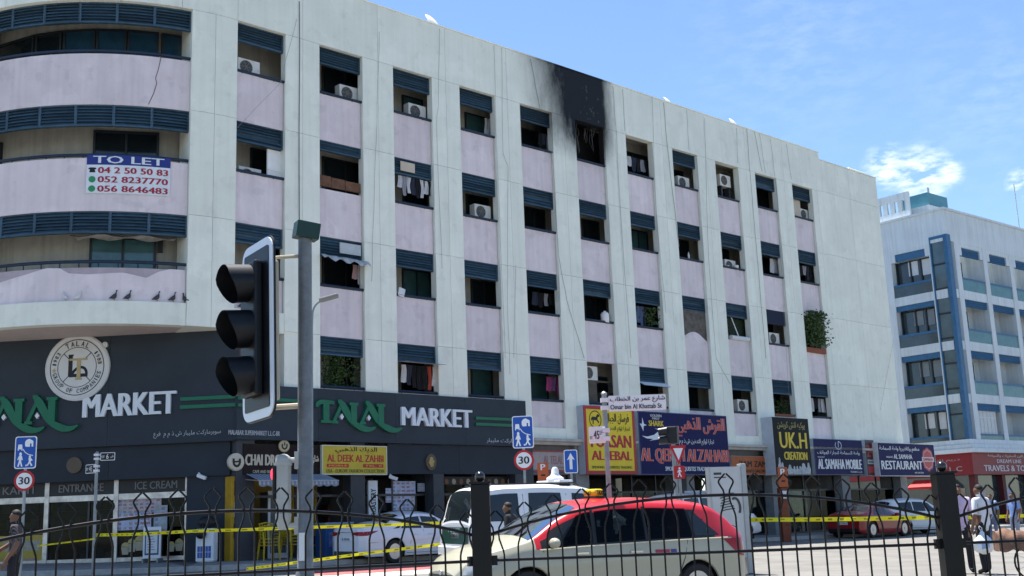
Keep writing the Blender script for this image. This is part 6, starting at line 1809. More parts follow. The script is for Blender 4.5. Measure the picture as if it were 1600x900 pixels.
    def side_window(self, o, xb0, xb1, xt0, xt1, t0=.06, t1=.93, m=None, name='side_window', off=.006):
        def fn(u, v):
            t = t0 + (t1 - t0) * v
            a, b = xb0 + (xt0 - xb0) * v, xb1 + (xt1 - xb1) * v
            return self.side(a + (b - a) * u, t, off)
        return self.patch(o, name, m or M_CGLASS, fn, 14, 6)
    def top_glass(self, o, x0, x1, name, v0=.90, v1=.90, m=None):
        def fn(u, v):
            x = x0 + (x1 - x0) * v; k = v0 + (v1 - v0) * v
            p = self.roofp(x, (2 * u - 1) * k)
            e = .02; q = self.roofp(x + e, (2 * u - 1) * k); r = self.roofp(x - e, (2 * u - 1) * k)
            tx = (q - r).normalized(); nrm = Vector((-tx.z, 0, tx.x))
            return p + nrm * .006
        return self.patch(o, name, m or M_CGLASS, fn, 12, 8, both=False)
    def low_patch(self, o, name, m, poly, off=.006, both=True, parent=None):
        """four corner (x,z) patch on the body side"""
        (ax, az), (bx, bz), (cx, cz), (dx, dz) = poly
        def fn(u, v):
            x = (ax + (bx - ax) * u) * (1 - v) + (dx + (cx - dx) * u) * v
            z = (az + (bz - az) * u) * (1 - v) + (dz + (cz - dz) * u) * v
            return self.low(x, z, off)
        return self.patch(o, name, m, fn, 10, 5, both, parent)
    def seam(self, o, pts, both=True, r=.0055, name='door_seam'):
        for s_ in ((1, -1) if both else (1,)):
            P = []
            for x, z in pts:
                zb = self.zb(x)
                p = self.low(x, z, .0) if z <= zb else self.side(x, min(1, (z - zb) / max(.05, self.g(x))), .0)
                P.append((p.x, p.y * s_, p.z))
            MB().tube(P, r, 5).build(name, M_TRIM, o)
    def wheel(self, o, spokes=10, rim=None):
        r = self.rw; wdt = .20
        R90 = Matrix.Rotation(rad(90), 3, 'X')
        for wx in self.wheels:
            for s_ in (1, -1):
                y = (self.hw(wx) - .02 - wdt / 2) * s_
                t = MB().lathe([(r * .62, 0), (r * .66, -wdt / 2), (r * .93, -wdt / 2), (r, -wdt / 2 + .03), (r, wdt / 2 - .03), (r * .93, wdt / 2), (r * .66, wdt / 2), (r * .62, 0)], 28, (0, 0, 0), R90, cap=False).build('wheel', M_TYRE, o, smooth=True)
                t.location = (wx, y, r)
                mb = MB(); yo = s_ * (wdt / 2 - .01)
                mb.lathe([(r * .60, 0), (r * .68, 0), (r * .68, .012), (r * .60, .012)], 28, (0, yo + .006, 0), R90)
                mb.lathe([(.01, -.015), (r * .16, -.015), (r * .14, .02), (.01, .02)], 14, (0, yo, 0), R90)
                for k in range(spokes):
                    a = 2 * math.pi * k / spokes
                    mb.obox((math.cos(a) * r * .38, yo - s_ * .01, math.sin(a) * r * .38), (r * .52, .03, r * .09), Matrix.Rotation(-a, 3, 'Y'))
                mb.build('rim', rim or M_RIM, t)
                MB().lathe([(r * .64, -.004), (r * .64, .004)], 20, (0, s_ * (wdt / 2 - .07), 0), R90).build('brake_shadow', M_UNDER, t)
        MB().box(.25, self.L - .3, -self.hw(self.L / 2) + .28, self.hw(self.L / 2) - .28, .17, .62).build('underbody', M_UNDER, o)
        for wx in self.wheels:
            MB().box(wx - self.ra * .98, wx + self.ra * .98, -self.hw(wx) + .24, self.hw(wx) - .24, .3, self.rw + self.ra * .93).build('wheel_well', M_UNDER, o)
    def handles(self, o, xs_, z, m):
        for x in xs_:
            for s_ in (1, -1):
                p = self.low(x, z, .022)
                MB().obox((p.x, p.y * s_, p.z), (.20, .022, .028)).build('door_handle', m, o, bevel=.008)
    def mirrors(self, o, x, z, m):
        for s_ in (1, -1):
            p = self.low(x, z, .0); y = p.y + .10
            MB().ball((x, y * s_, z + .07), .1, 12, .75, 1.1, .72).build('wing_mirror', m, o, smooth=True)
            MB().tube([(x, (p.y - .04) * s_, z + .02), (x, (y - .02) * s_, z + .03)], .025, 6).build('mirror_arm', M_TRIM, o)
    def plate(self, o, front, z, tx, m=None, w_=.42):
        x = self.L + .004 if front else -.006
        s_ = 1 if front else -1
        pl = MB().box(x - .006, x + .006, -w_ / 2, w_ / 2, z, z + .115).build('number_plate', m or M_SWHITE, o)
        mb = MB(); text(mb, tx, 0, w_ * .8, 0, .07, 0, .002, .03, xf=lambda p: (x + s_ * .0065 - s_ * p[1], s_ * (-w_ * .4 + p[0]), z + .022 + p[2])); mb.build('plate_number', M_BLACK, pl)
def place(o, rear_axle, heading, car):
    """put the car so that the middle of its rear axle stands over rear_axle (world x,y), heading in radians"""
    o.rotation_euler = (0, 0, heading)
    c, s_ = math.cos(heading), math.sin(heading)
    x = rear_axle[0] - c * car.wheels[0]; y = rear_axle[1] - s_ * car.wheels[0]
    f = (x + c * car.wheels[1], y + s_ * car.wheels[1])
    zr, zf_ = G(*rear_axle), G(*f)
    pitch = math.atan2(zf_ - zr, car.wheels[1] - car.wheels[0])
    o.location = (x, y, zr - car.wheels[0] * math.tan(pitch))
    roll = math.atan((G(rear_axle[0] - s_, rear_axle[1] + c) - zr))
    o.rotation_euler = (roll, -pitch, heading)

# ---- taxi: cream body, red roof
c = Car(4.62, 1.78, [(0, 1.02), (.10, 1.16), (.32, 1.40), (.52, 1.50), (.9, 1.555), (1.6, 1.585), (2.3, 1.575), (2.75, 1.53), (3.15, 1.36), (3.62, 1.075), (3.75, 1.03), (4.2, .93), (4.45, .82), (4.58, .68), (4.62, .58)],
        [(0, 1.0), (.4, 1.005), (1.5, .985), (2.8, .945), (3.5, .915), (3.75, .90), (4.2, .80), (4.5, .68), (4.62, .5)], [(0, .84), (.12, .93), (.5, .985), (1.2, 1.0), (3.2, 1.0), (3.9, .97), (4.3, .88), (4.52, .74), (4.62, .60)], .17, (.93, 3.68), .325, base=.20)
M_CREAM = paint('taxi_cream', (0.36, 0.345, 0.26)); M_TRED = paint('taxi_red', (0.48, 0.016, 0.022))
M_TGLASS = shop_glass('taxi_glass', (0.16, 0.19, 0.20))
tx = thing('taxi', 'cream taxi with red roof and yellow roof sign behind the railing', 'taxi')
def istop(p):
    x, y, z = p
    if x < .30 and z > .93: return 1
    if not (z > c.zb(x) + .004 and x < 3.56 and c.g(x) > .05): return 0
    e = c.side(x, .9)
    if x > .55 + .42 * max(0, (z - 1.0) / .45) and abs(y) > e.y - .01 and z < e.z and x < 3.45 - 1.35 * max(0, (z - 1.02)):
        t = (z - c.zb(x)) / max(.05, c.g(x))
        if 1.06 < x < 3.10 - 1.0 * (z - 1.0) and not (1.72 < x < 1.83) and not (2.56 < x < 2.70) and .07 < t < .80: return 3
        return 2
    if 2.86 < x < 3.56 and abs(y) < .86 * c.side(x, 1).y and z > c.side(x, 1).z: return 3
    return 1
c.body(tx, M_CREAM, split=((M_TRED, M_TRIM), istop))
c.side_window(tx, .98, 1.75, 1.02, 1.75, .05, .88, M_TGLASS); c.side_window(tx, 1.80, 2.60, 1.79, 2.56, .05, .88, M_TGLASS); c.side_window(tx, 2.66, 3.22, 2.62, 2.86, .05, .88, M_TGLASS)
M_SEAT = mat('seat_grey', (0.035, 0.035, 0.038), 0.8)
for x, yy in ((2.25, .36), (2.25, -.36), (1.35, .40), (1.35, -.40)):
    s0_ = MB().obox((x, yy, .88), (.16, .46, .62), Matrix.Rotation(rad(-12), 3, 'Y')).build('seat', M_SEAT, tx, bevel=.05)
    MB().obox((x - .10, yy, 1.27), (.09, .25, .17), Matrix.Rotation(rad(-10), 3, 'Y')).build('headrest', M_SEAT, s0_, bevel=.03)
MB().box(.5, 3.45, -.72, .72, .30, .80).build('cabin_tub', M_UNDER, tx)
MB().box(3.25, 3.62, -.68, .68, .80, .93).build('dashboard', M_SEAT, tx, bevel=.04)
MB().lathe([(.17, -.012), (.19, 0), (.17, .012)], 20, (3.08, .38, .98), Matrix.Rotation(rad(65), 3, 'Y'), cap=False).build('steering_wheel', M_UNDER, tx)
MB().obox((3.02, 0, 1.32), (.03, .22, .07)).build('rear_view_mirror', M_TRIM, tx)
c.side_window(tx, 3.28, 3.46, 2.94, 3.0, .06, .80, name='quarter_window'); c.side_window(tx, .50, .94, .88, .98, .08, .80, name='rear_quarter_window')
for a, b in ((1.75, 1.80), (2.60, 2.66)): c.side_window(tx, a, b, a - .01, b - .03, .05, .92, M_TRIM, 'window_pillar', .008)
c.top_glass(tx, 2.80, 3.62, 'windscreen', .88, .94, M_TGLASS); c.top_glass(tx, .46, .14, 'rear_window', .80, .84)
for s_ in (1, -1):
    MB().tube([(x, s_ * c.low(x, c.zb(x) - .01, .006).y, c.zb(x) - .005) for x in np.linspace(.35, 3.5, 24)], .011, 6).build('belt_moulding', mat('cream_trim', (0.62, 0.58, 0.45), 0.3), tx, smooth=True)
c.seam(tx, [(1.78, .98), (1.78, .45), (1.70, .27)]); c.seam(tx, [(2.68, .95), (2.70, .5), (2.68, .26)]); c.seam(tx, [(3.45, .90), (3.38, .6), (3.34, .27)]); c.seam(tx, [(1.08, .98), (1.16, .74), (1.26, .5)]); c.seam(tx, [(1.26, .27), (3.34, .27)])
c.handles(tx, (1.98, 2.86), .84, mat('taxi_handle', (0.58, 0.54, 0.42), 0.3)); c.mirrors(tx, 3.32, .93, M_CREAM)
c.low_patch(tx, 'head_lamp', M_HEAD, [(4.30, .64), (4.56, .60), (4.50, .72), (4.02, .80)]); c.low_patch(tx, 'tail_lamp', M_TAIL, [(.02, .72), (.16, .74), (.44, .98), (.05, .99)])
MB().box(4.56, 4.63, -.42, .42, .50, .60).build('grille', M_TRIM, tx, bevel=.01); MB().box(4.50, 4.60, -.62, .62, .26, .42).build('lower_grille', M_TRIM, tx, bevel=.02); MB().ball((4.63, 0, .62), .05, 12, .3, 1, .7).build('badge', M_CHROME, tx)
lg = c.low_patch(tx, 'door_emblem', mat('emblem_maroon', (0.30, 0.03, 0.06), 0.4), [(1.42, .80), (1.66, .80), (1.66, .86), (1.42, .86)]); c.low_patch(tx, 'door_emblem_blue', mat('emblem_blue', (0.05, 0.05, 0.2), 0.4), [(1.30, .81), (1.40, .81), (1.40, .86), (1.30, .86)])
zr = c.zt(2.15)
rs = MB().box(2.07, 2.23, -.19, .19, zr + .05, zr + .165).build('roof_sign', mat('taxi_sign_yellow', (0.52, 0.38, 0.01), 0.4), tx, bevel=.04)
MB().box(2.08, 2.22, -.20, .20, zr + .01, zr + .055).build('roof_sign_foot', M_TRIM, tx)
mb = MB(); text(mb, 'TAXI', -.11, .11, zr + .075, zr + .14, 0, .003, .03, xf=lambda p: (2.255 - p[1], p[0], p[2])); mb.build('lettering', M_BLACK, rs)
mb = MB(); text(mb, 'TAXI', -.05, .05, zr + .075, zr + .14, 0, .003, .03, xf=lambda p: (2.15 - p[0], .192 - p[1], p[2])); mb.build('lettering', M_BLACK, rs)
MB().tube([(.62, .2, c.zt(.62) - .02), (.45, .2, c.zt(.62) + .16)], .006, 5).build('aerial', M_TRIM, tx)
for s_ in (1, -1): MB().tube([(x, s_ * (c.low(x, .25).y + .004), .25) for x in np.linspace(1.32, 3.28, 12)], .03, 6).build('sill_trim', M_TRIM, tx, smooth=True)
c.wheel(tx, 10); c.plate(tx, True, .42, 'A 48127')
A_, B2_ = DP(1083, 890, 17.4).xy, DP(822, 905, 16.2).xy; hd_ = math.atan2(B2_.y - A_.y, B2_.x - A_.x)
nl = Vector((-math.sin(hd_), math.cos(hd_)))
place(tx, (A_.x - nl.x * .76, A_.y - nl.y * .76), hd_, c)

# ---- white police SUV
c = Car(5.15, 2.0, [(0, 1.05), (.03, 1.32), (.16, 1.80), (.26, 1.91), (.8, 1.97), (1.8, 1.99), (2.7, 1.96), (3.05, 1.89), (3.45, 1.54), (3.78, 1.22), (3.9, 1.17), (4.6, 1.13), (5.0, 1.06), (5.15, .85)],
        [(0, 1.03), (.2, 1.16), (3.7, 1.13), (4.5, 1.08), (5.0, .98), (5.15, .7)], [(0, .90), (.1, .96), (.5, 1.0), (4.2, 1.0), (4.8, .94), (5.15, .8)], .14, (.98, 3.93), .39, base=.34)
M_CWHITE = paint('car_white', (0.70, 0.71, 0.73))
su = thing('police_car', 'white police four wheel drive with light bar, green tail and dark windows', 'police car')
c.body(su, M_CWHITE)
c.side_window(su, .22, 1.12, .34, 1.12, .08, .86, name='rear_side_window'); c.side_window(su, 1.34, 2.20, 1.38, 2.16, .08, .86); c.side_window(su, 2.42, 3.50, 2.44, 3.06, .08, .86)
c.top_glass(su, 3.0, 3.72, 'windscreen', .86, .92)
c.top_glass(su, .21, .015, 'rear_window', .86, .90)
def fn(u, v): return Vector((-.012, (2 * u - 1) * (c.hw(0) - .14), .74 + .36 * v))
tg = c.patch(su, 'green_tail_panel', paint('police_green', (0.01, 0.055, 0.038)), fn, 8, 4, both=False)[0]
mb = MB(); text(mb, 'POLICE', 0, .7, 0, .1, 0, .002, .03, xf=lambda p: (-.015 - .002 + p[1], .35 - p[0], .99 + p[2])); mb.build('lettering', mat('green_white_letters', (0.4, 0.55, 0.5), 0.4), tg)
c.low_patch(su, 'tail_lamp', M_TAIL, [(.0, .80), (.16, .80), (.15, 1.14), (.03, 1.14)]); c.low_patch(su, 'head_lamp', M_HEAD, [(4.85, .8), (5.1, .8), (5.08, 1.0), (4.8, 1.02)])
MB().box(-.06, .1, -.92, .92, .50, .70).build('rear_bumper', M_CWHITE, su, bevel=.03); MB().box(-.07, .1, -.9, .9, .40, .499).build('bumper_trim', M_TRIM, su, bevel=.02)
c.seam(su, [(1.24, 1.85), (1.24, 1.0), (1.34, .8)]); c.seam(su, [(2.30, 1.85), (2.30, .5)]); c.seam(su, [(3.50, 1.15), (3.42, .5)]); c.seam(su, [(1.5, .45), (3.42, .45)])
c.handles(su, (1.48, 2.46), 1.02, M_CWHITE); c.mirrors(su, 3.42, 1.14, M_CWHITE); c.wheel(su, 6); c.plate(su, False, .86, 'DUBAI 14')
for s_ in (1, -1): MB().tube([(.5, s_ * .70, c.zt(.5) + .0), (.55, s_ * .70, c.zt(.6) + .05), (2.6, s_ * .70, c.zt(2.6) + .06), (2.7, s_ * .70, c.zt(2.7) + .0)], .018, 6).build('roof_rack', M_TRIM, su)
zr = c.zt(2.45) + .05
MB().box(2.28, 2.62, -.60, .60, zr, zr + .075).build('light_bar', mat('light_bar_white', (0.62, 0.64, 0.66), 0.25), su, bevel=.02); MB().box(2.32, 2.58, -.52, .52, zr - .05, zr - .001).build('light_bar_foot', M_TRIM, su)
MB().lathe([(.20, 0), (.20, .05), (.12, .10), (.085, .15), (.08, .24), (.05, .29), (.01, .30)], 18, (2.40, -.15, zr + .075)).build('roof_camera', mat('camera_dome_white', (0.72, 0.73, 0.74), 0.35), su, smooth=True)
rc = DP(736, 820, 24.8); hd_ = rad(25)
nr = Vector((math.sin(hd_), -math.cos(hd_)))
place(su, (rc.x - nr.x * .96 + math.cos(hd_) * .98, rc.y - nr.y * .96 + math.sin(hd_) * .98), hd_, c)

# ---- white sedan
c = Car(4.86, 1.84, [(0, .93), (.04, 1.02), (.12, 1.06), (.5, 1.09), (.85, 1.12), (1.3, 1.33), (1.7, 1.42), (2.2, 1.445), (2.7, 1.41), (3.2, 1.19), (3.55, 1.02), (4.2, .95), (4.6, .84), (4.8, .68), (4.86, .55)],
        [(0, .93), (.5, .955), (1.2, .955), (3.4, .90), (4.2, .84), (4.6, .74), (4.86, .5)], [(0, .60), (.02, .70), (.06, .79), (.14, .87), (.3, .93), (.6, .98), (1.0, 1.0), (3.4, 1.0), (4.2, .95), (4.6, .84), (4.86, .62)], .20, (1.08, 3.9), .335, base=.20)
cm = thing('parked_sedan', 'white sedan with red tail lamps parked below the yellow fashion sign', 'car')
c.body(cm, paint('sedan_white', (0.70, 0.69, 0.72)))
c.side_window(cm, 1.30, 2.10, 1.62, 2.10, .08, .86); c.side_window(cm, 2.18, 3.22, 2.16, 2.78, .08, .86); c.side_window(cm, 1.02, 1.24, 1.50, 1.56, .1, .7, name='quarter_window')
c.top_glass(cm, 2.78, 3.46, 'windscreen', .86, .92); c.top_glass(cm, 1.46, .92, 'rear_window', .82, .86)
c.low_patch(cm, 'tail_lamp', M_TAIL, [(.0, .79), (.16, .80), (.50, .93), (.0, .905)])
for s_ in (1, -1):
    MB().add([(-.016, s_ * y, z) for y, z in ((.30, .835), (.545, .79), (.555, .905), (.30, .89))] + [(.02, s_ * y, z) for y, z in ((.30, .835), (.545, .79), (.555, .905), (.30, .89))], [(0, 1, 2, 3), (7, 6, 5, 4), (0, 4, 5, 1), (1, 5, 6, 2), (2, 6, 7, 3), (3, 7, 4, 0)]).build('tail_lamp', M_TAIL, cm)
MB().box(-.012, .01, -.30, .30, .885, .90).build('boot_chrome', M_CHROME, cm)
c.low_patch(cm, 'head_lamp', M_HEAD, [(4.4, .64), (4.74, .6), (4.66, .74), (4.2, .78)])
MB().box(-.02, .12, -.56, .56, .24, .36).build('bumper_trim', mat('bumper_grey', (0.05, 0.05, 0.055), 0.6), cm, bevel=.02)
c.seam(cm, [(1.62, .9), (1.66, .6), (1.52, .28)]); c.seam(cm, [(2.14, 1.38), (2.16, .9), (2.14, .28)]); c.seam(cm, [(3.3, .88), (3.22, .28)]); c.seam(cm, [(1.52, .28), (3.22, .28)])
c.handles(cm, (1.80, 2.42), .80, MATS['sedan_white']); c.mirrors(cm, 3.12, .90, MATS['sedan_white']); c.wheel(cm, 12); c.plate(cm, False, .64, 'K 59104'); c.seam(cm, [(.16, .58), (.30, .60), (.66, .62)])
wp = GP(613, 880)
nr = Vector((math.sin(AL), -math.cos(AL)))
place(cm, (wp.x - nr.x * .82, wp.y - nr.y * .82), AL + rad(3), c)

# ---- red car
c = Car(4.45, 1.82, [(0, .90), (.1, 1.0), (.5, 1.07), (1.1, 1.30), (1.6, 1.37), (2.1, 1.36), (2.7, 1.14), (3.1, .97), (3.9, .90), (4.3, .74), (4.45, .5)], [(0, .88), (.5, .93), (3.0, .87), (4.0, .78), (4.45, .45)],
        [(0, .82), (.2, .94), (.6, 1.0), (3.2, 1.0), (4.0, .92), (4.45, .66)], .2, (.85, 3.45), .34, base=.18)
rd = thing('parked_car', 'low red car parked below the phone shop sign', 'car')
c.body(rd, paint('car_red', (0.26, 0.012, 0.016)))
c.side_window(rd, 1.0, 1.8, 1.25, 1.75, .08, .86); c.side_window(rd, 1.86, 2.7, 1.84, 2.2, .08, .86); c.top_glass(rd, 2.2, 2.98, 'windscreen', .86, .92); c.top_glass(rd, 1.2, .6, 'rear_window', .82, .86)
MB().box(-.02, .01, -.76, -.36, .70, .80).build('tail_lamp', M_TAIL, rd); MB().box(-.02, .01, .36, .76, .70, .80).build('tail_lamp', M_TAIL, rd); MB().box(-.03, .1, -.7, .7, .26, .4).build('bumper_trim', M_TRIM, rd)
c.mirrors(rd, 2.7, .88, MATS['car_red']); c.handles(rd, (1.7,), .76, MATS['car_red']); c.wheel(rd, 5); c.plate(rd, False, .56, 'F 7731'); c.seam(rd, [(1.5, .9), (1.46, .3)]); c.seam(rd, [(2.8, .85), (2.75, .3)])
def facade_car(o, car, s_, y_near, heading=AL):
    """near (street) side of the car at y_near metres in front of the facade, rear at s_"""
    p = WF(s_, -y_near + car.W / 2); place(o, (p.x + math.cos(heading) * car.wheels[0], p.y + math.sin(heading) * car.wheels[0]), heading, car)
facade_car(rd, c, 26.4, 4.6)
# ---- white hatchback beyond it
c = Car(4.3, 1.80, [(0, 1.0), (.08, 1.25), (.3, 1.50), (.7, 1.56), (1.5, 1.60), (2.2, 1.56), (2.9, 1.22), (3.2, 1.08), (3.9, .98), (4.2, .8), (4.3, .6)], [(0, .98), (.3, 1.02), (3.0, .97), (3.9, .88), (4.3, .5)],
        [(0, .86), (.2, .96), (.6, 1.0), (3.2, 1.0), (3.9, .92), (4.3, .68)], .17, (.80, 3.4), .34, base=.22)
wh = thing('parked_car', 'white hatchback parked below the restaurant sign beyond the red car', 'car')
c.body(wh, paint('hatch_white', (0.66, 0.67, 0.68)))
c.side_window(wh, .55, 1.3, .6, 1.3, .08, .86); c.side_window(wh, 1.36, 2.05, 1.36, 1.98, .08, .86); c.side_window(wh, 2.1, 2.85, 2.06, 2.3, .08, .86); c.top_glass(wh, 2.25, 3.1, 'windscreen', .86, .92)
c.top_glass(wh, .26, .03, 'rear_window', .84, .88)
c.low_patch(wh, 'tail_lamp', M_TAIL, [(.0, .78), (.15, .8), (.2, 1.0), (.04, 1.0)]); c.low_patch(wh, 'head_lamp', M_HEAD, [(3.9, .72), (4.2, .68), (4.15, .8), (3.75, .86)])
c.mirrors(wh, 2.8, .98, M_TRIM); c.handles(wh, (1.2, 1.95), .86, MATS['hatch_white']); c.wheel(wh, 6); c.seam(wh, [(1.33, 1.4), (1.33, .3)]); c.seam(wh, [(2.08, 1.4), (2.08, .3)]); c.seam(wh, [(1.0, .3), (2.9, .3)])
p = DP(1374, 800, 53.0); place(wh, (p.x + .7, p.y + .6), rad(24), c)
# ---- white pickup like patrol car behind the panel
c = Car(5.0, 1.95, [(0, 1.05), (.05, 1.5), (.25, 1.84), (.8, 1.90), (2.6, 1.90), (3.0, 1.80), (3.4, 1.45), (3.65, 1.22), (4.5, 1.15), (4.9, 1.05), (5.0, .8)], [(0, 1.03), (.2, 1.14), (3.5, 1.12), (4.5, 1.06), (5.0, .7)], [(0, .92), (.2, .98), (.6, 1), (4.3, 1), (5.0, .84)], .13, (.95, 3.85), .40, base=.38)
pk = thing('patrol_car', 'white patrol car with light bar half hidden behind the information panel', 'police car')
c.body(pk, paint('patrol_white', (0.68, 0.69, 0.70)))
c.side_window(pk, .3, 1.2, .4, 1.2, .08, .86); c.side_window(pk, 1.35, 2.2, 1.38, 2.16, .08, .86); c.side_window(pk, 2.35, 3.4, 2.38, 2.98, .08, .86); c.top_glass(pk, 2.95, 3.6, 'windscreen', .86, .92)
c.low_patch(pk, 'head_lamp', M_HEAD, [(4.7, .85), (4.95, .85), (4.93, 1.0), (4.65, 1.0)]); c.low_patch(pk, 'yellow_stripe', mat('stripe_yellow', (0.6, 0.48, 0.05), 0.4), [(.2, .86), (4.5, .86), (4.5, .92), (.2, .92)])
c.wheel(pk, 6); c.mirrors(pk, 3.3, 1.14, M_TRIM); c.handles(pk, (1.5, 2.5), 1.0, M_TRIM)
MB().box(2.2, 2.5, -.62, .62, 1.93, 2.02).build('light_bar', MATS['light_bar_white'], pk, bevel=.02)
p = DP(1192, 830, 45.5); hd_ = AL; place(pk, (p.x - math.cos(hd_) * 4.05 - math.sin(hd_) * .9, p.y - math.sin(hd_) * 4.05 + math.cos(hd_) * .9), hd_, c)
# ================================================================== people
def person(name, label, loc, yaw, H=1.72, shirt=(0.5, 0.5, 0.5), legs=(0.02, 0.02, 0.025), skin=(0.16, 0.085, 0.055), hair=(0.012, 0.01, 0.009), pose=None, sleeve=.55, stripes=None, group=None):
    J = {'pel': (0, 0, .94), 'sp': (0, .0, 1.12), 'ch': (0, -.01, 1.34), 'nk': (0, -.01, 1.47), 'jaw': (0, .025, 1.555), 'hd': (0, .012, 1.63), 'ht': (0, .0, 1.69),
         'nose': (0, .115, 1.60)}
    for n, s_ in (('l', 1), ('r', -1)):
        J.update({'sh' + n: (.185 * s_, -.01, 1.415), 'el' + n: (.245 * s_, -.03, 1.13), 'wr' + n: (.255 * s_, .07, .89), 'ha' + n: (.255 * s_, .10, .82),
                  'hp' + n: (.095 * s_, 0, .90), 'kn' + n: (.105 * s_, .02, .50), 'an' + n: (.11 * s_, -.02, .09), 'to' + n: (.125 * s_, .13, .035), 'ear' + n: (.082 * s_, .0, 1.61)})
    if pose: J.update(pose)
    E_ = [('pel', 'sp', 0), ('sp', 'ch', 0), ('ch', 'nk', 0), ('nk', 'jaw', 2), ('jaw', 'hd', 2), ('hd', 'ht', 2), ('hd', 'nose', 2)]
    rd_ = {'pel': (.155, .115), 'sp': (.145, .10), 'ch': (.165, .115), 'nk': (.056, .058), 'jaw': (.066, .078), 'hd': (.078, .095), 'ht': (.058, .07), 'nose': (.012, .012)}
    for n in 'lr':
        E_ += [('ch', 'sh' + n, 0), ('sh' + n, 'el' + n, 0), ('el' + n, 'wr' + n, 2), ('wr' + n, 'ha' + n, 2), ('pel', 'hp' + n, 1), ('hp' + n, 'kn' + n, 1), ('kn' + n, 'an' + n, 1), ('an' + n, 'to' + n, 3), ('hd', 'ear' + n, 2)]
        rd_.update({'sh' + n: (.068, .07), 'el' + n: (.048, .048), 'wr' + n: (.031, .034), 'ha' + n: (.042, .024), 'hp' + n: (.098, .105), 'kn' + n: (.066, .07), 'an' + n: (.048, .052), 'to' + n: (.042, .034), 'ear' + n: (.014, .02)})
        w0, h0 = Vector(J['wr' + n]), Vector(J['ha' + n])
        d = (h0 - w0).normalized(); sd = Vector((1 if n == 'l' else -1, 0, 0)); pn = d.cross(sd).normalized() * (1 if n == 'l' else -1)
        for k in range(4):
            off = pn * (.027 - .018 * k); L = (.085, .095, .09, .07)[k]
            a = h0 + off + d * .02; b = a + d * L * .55 - sd * .008; e = b + d * L * .45 - sd * .028
            J['f%s%da' % (n, k)] = tuple(a); J['f%s%db' % (n, k)] = tuple(b); J['f%s%dc' % (n, k)] = tuple(e)
            for q, r_ in zip('abc', (.0095, .009, .0075)): rd_['f%s%d%s' % (n, k, q)] = (r_, r_)
            E_ += [('ha' + n, 'f%s%da' % (n, k), 2), ('f%s%da' % (n, k), 'f%s%db' % (n, k), 2), ('f%s%db' % (n, k), 'f%s%dc' % (n, k), 2)]
        a = w0 + (h0 - w0) * .45 + pn * .03; b = a + pn * .03 + d * .035
        J['th' + n] = tuple(a); J['ti' + n] = tuple(b); rd_['th' + n] = (.012, .012); rd_['ti' + n] = (.009, .009)
        E_ += [('wr' + n, 'th' + n, 2), ('th' + n, 'ti' + n, 2)]
    names = list(J); idx = {n: i for i, n in enumerate(names)}
    me = bpy.data.meshes.new('body'); me.from_pydata([J[n] for n in names], [(idx[a], idx[b]) for a, b, _ in E_], [])
    ob = bpy.data.objects.new('body', me); col.objects.link(ob)
    ob.modifiers.new('s', 'SKIN')
    for n in names:
        v = me.skin_vertices[0].data[idx[n]]; v.radius = rd_[n]; v.use_root = (n == 'pel')
    ss = ob.modifiers.new('u', 'SUBSURF'); ss.levels = ss.render_levels = 2
    bpy.context.view_layer.update()
    fm = bpy.data.meshes.new_from_object(ob.evaluated_get(bpy.context.evaluated_depsgraph_get()))
    bpy.data.objects.remove(ob)
    cn = '%d_%d_%d' % tuple(int(x * 200) for x in shirt)
    ms = [mat('shirt_' + cn, shirt, 0.85, var=0.14, scale=7), mat('trousers_%d_%d_%d' % tuple(int(x * 200) for x in legs), legs, 0.85, var=0.2, scale=6), mat('skin_brown_%d' % int(skin[0] * 100), skin, 0.55, var=0.1), mat('shoe_dark', (0.015, 0.013, 0.012), 0.5)]
    if stripes: ms[0] = stripes
    for m_ in ms: fm.materials.append(m_)
    segs = [(Vector(J[a]), Vector(J[b]), k, a, b) for a, b, k in E_]
    for p in fm.polygons:
        cpt = p.center; best = (9, 0)
        for a, b, k, na, nb in segs:
            ab = b - a; t = max(0, min(1, (cpt - a).dot(ab) / max(1e-6, ab.dot(ab)))); dd = (cpt - a - ab * t).length - (.03 if k == 0 else 0)
            if dd < best[0]:
                kk = k
                if na.startswith('sh') and nb.startswith('el') and t > sleeve * 1.6: kk = 2
                best = (dd, kk)
        kk = best[1]
        if kk == 2 and cpt.z < J['nk'][2] + .02 and abs(cpt.x - J['nk'][0]) < .12 and cpt.z > 1.2: kk = 0
        p.material_index = kk; p.use_smooth = True
    fm.name = name
    o = bpy.data.objects.new(name, fm); col.objects.link(o)
    # hair cap
    hc = Vector(J['hd']); mb = MB(); P = []
    for i in range(9):
        ph = math.pi * .56 * i / 8; row = []
        for k in range(17):
            t = 2 * math.pi * k / 16
            front = max(0, math.sin(t)); lim = 1.0 - .46 * front ** .6
            f = ph * lim
            rr = 1 + .05 * math.sin(5 * t + 3 * i) * (i / 8)
            row.append((hc.x + .079 * rr * math.sin(f) * math.cos(t), hc.y - .010 + .094 * rr * math.sin(f) * math.sin(t), hc.z + .010 + .092 * math.cos(f)))
        P.append(row)
    h = mb.grid(P).build('hair', mat('hair_black', hair, 0.7, var=0.3, scale=20), o, smooth=True)
    s_ = H / 1.72
    o.scale = (s_, s_, s_); o.location = loc; o.rotation_euler = (0, 0, yaw)
    return tag(o, label, 'person', group)
def ground_at(px, dist):
    P = DP(px, 800, dist); return (P.x, P.y, G(P.x, P.y))
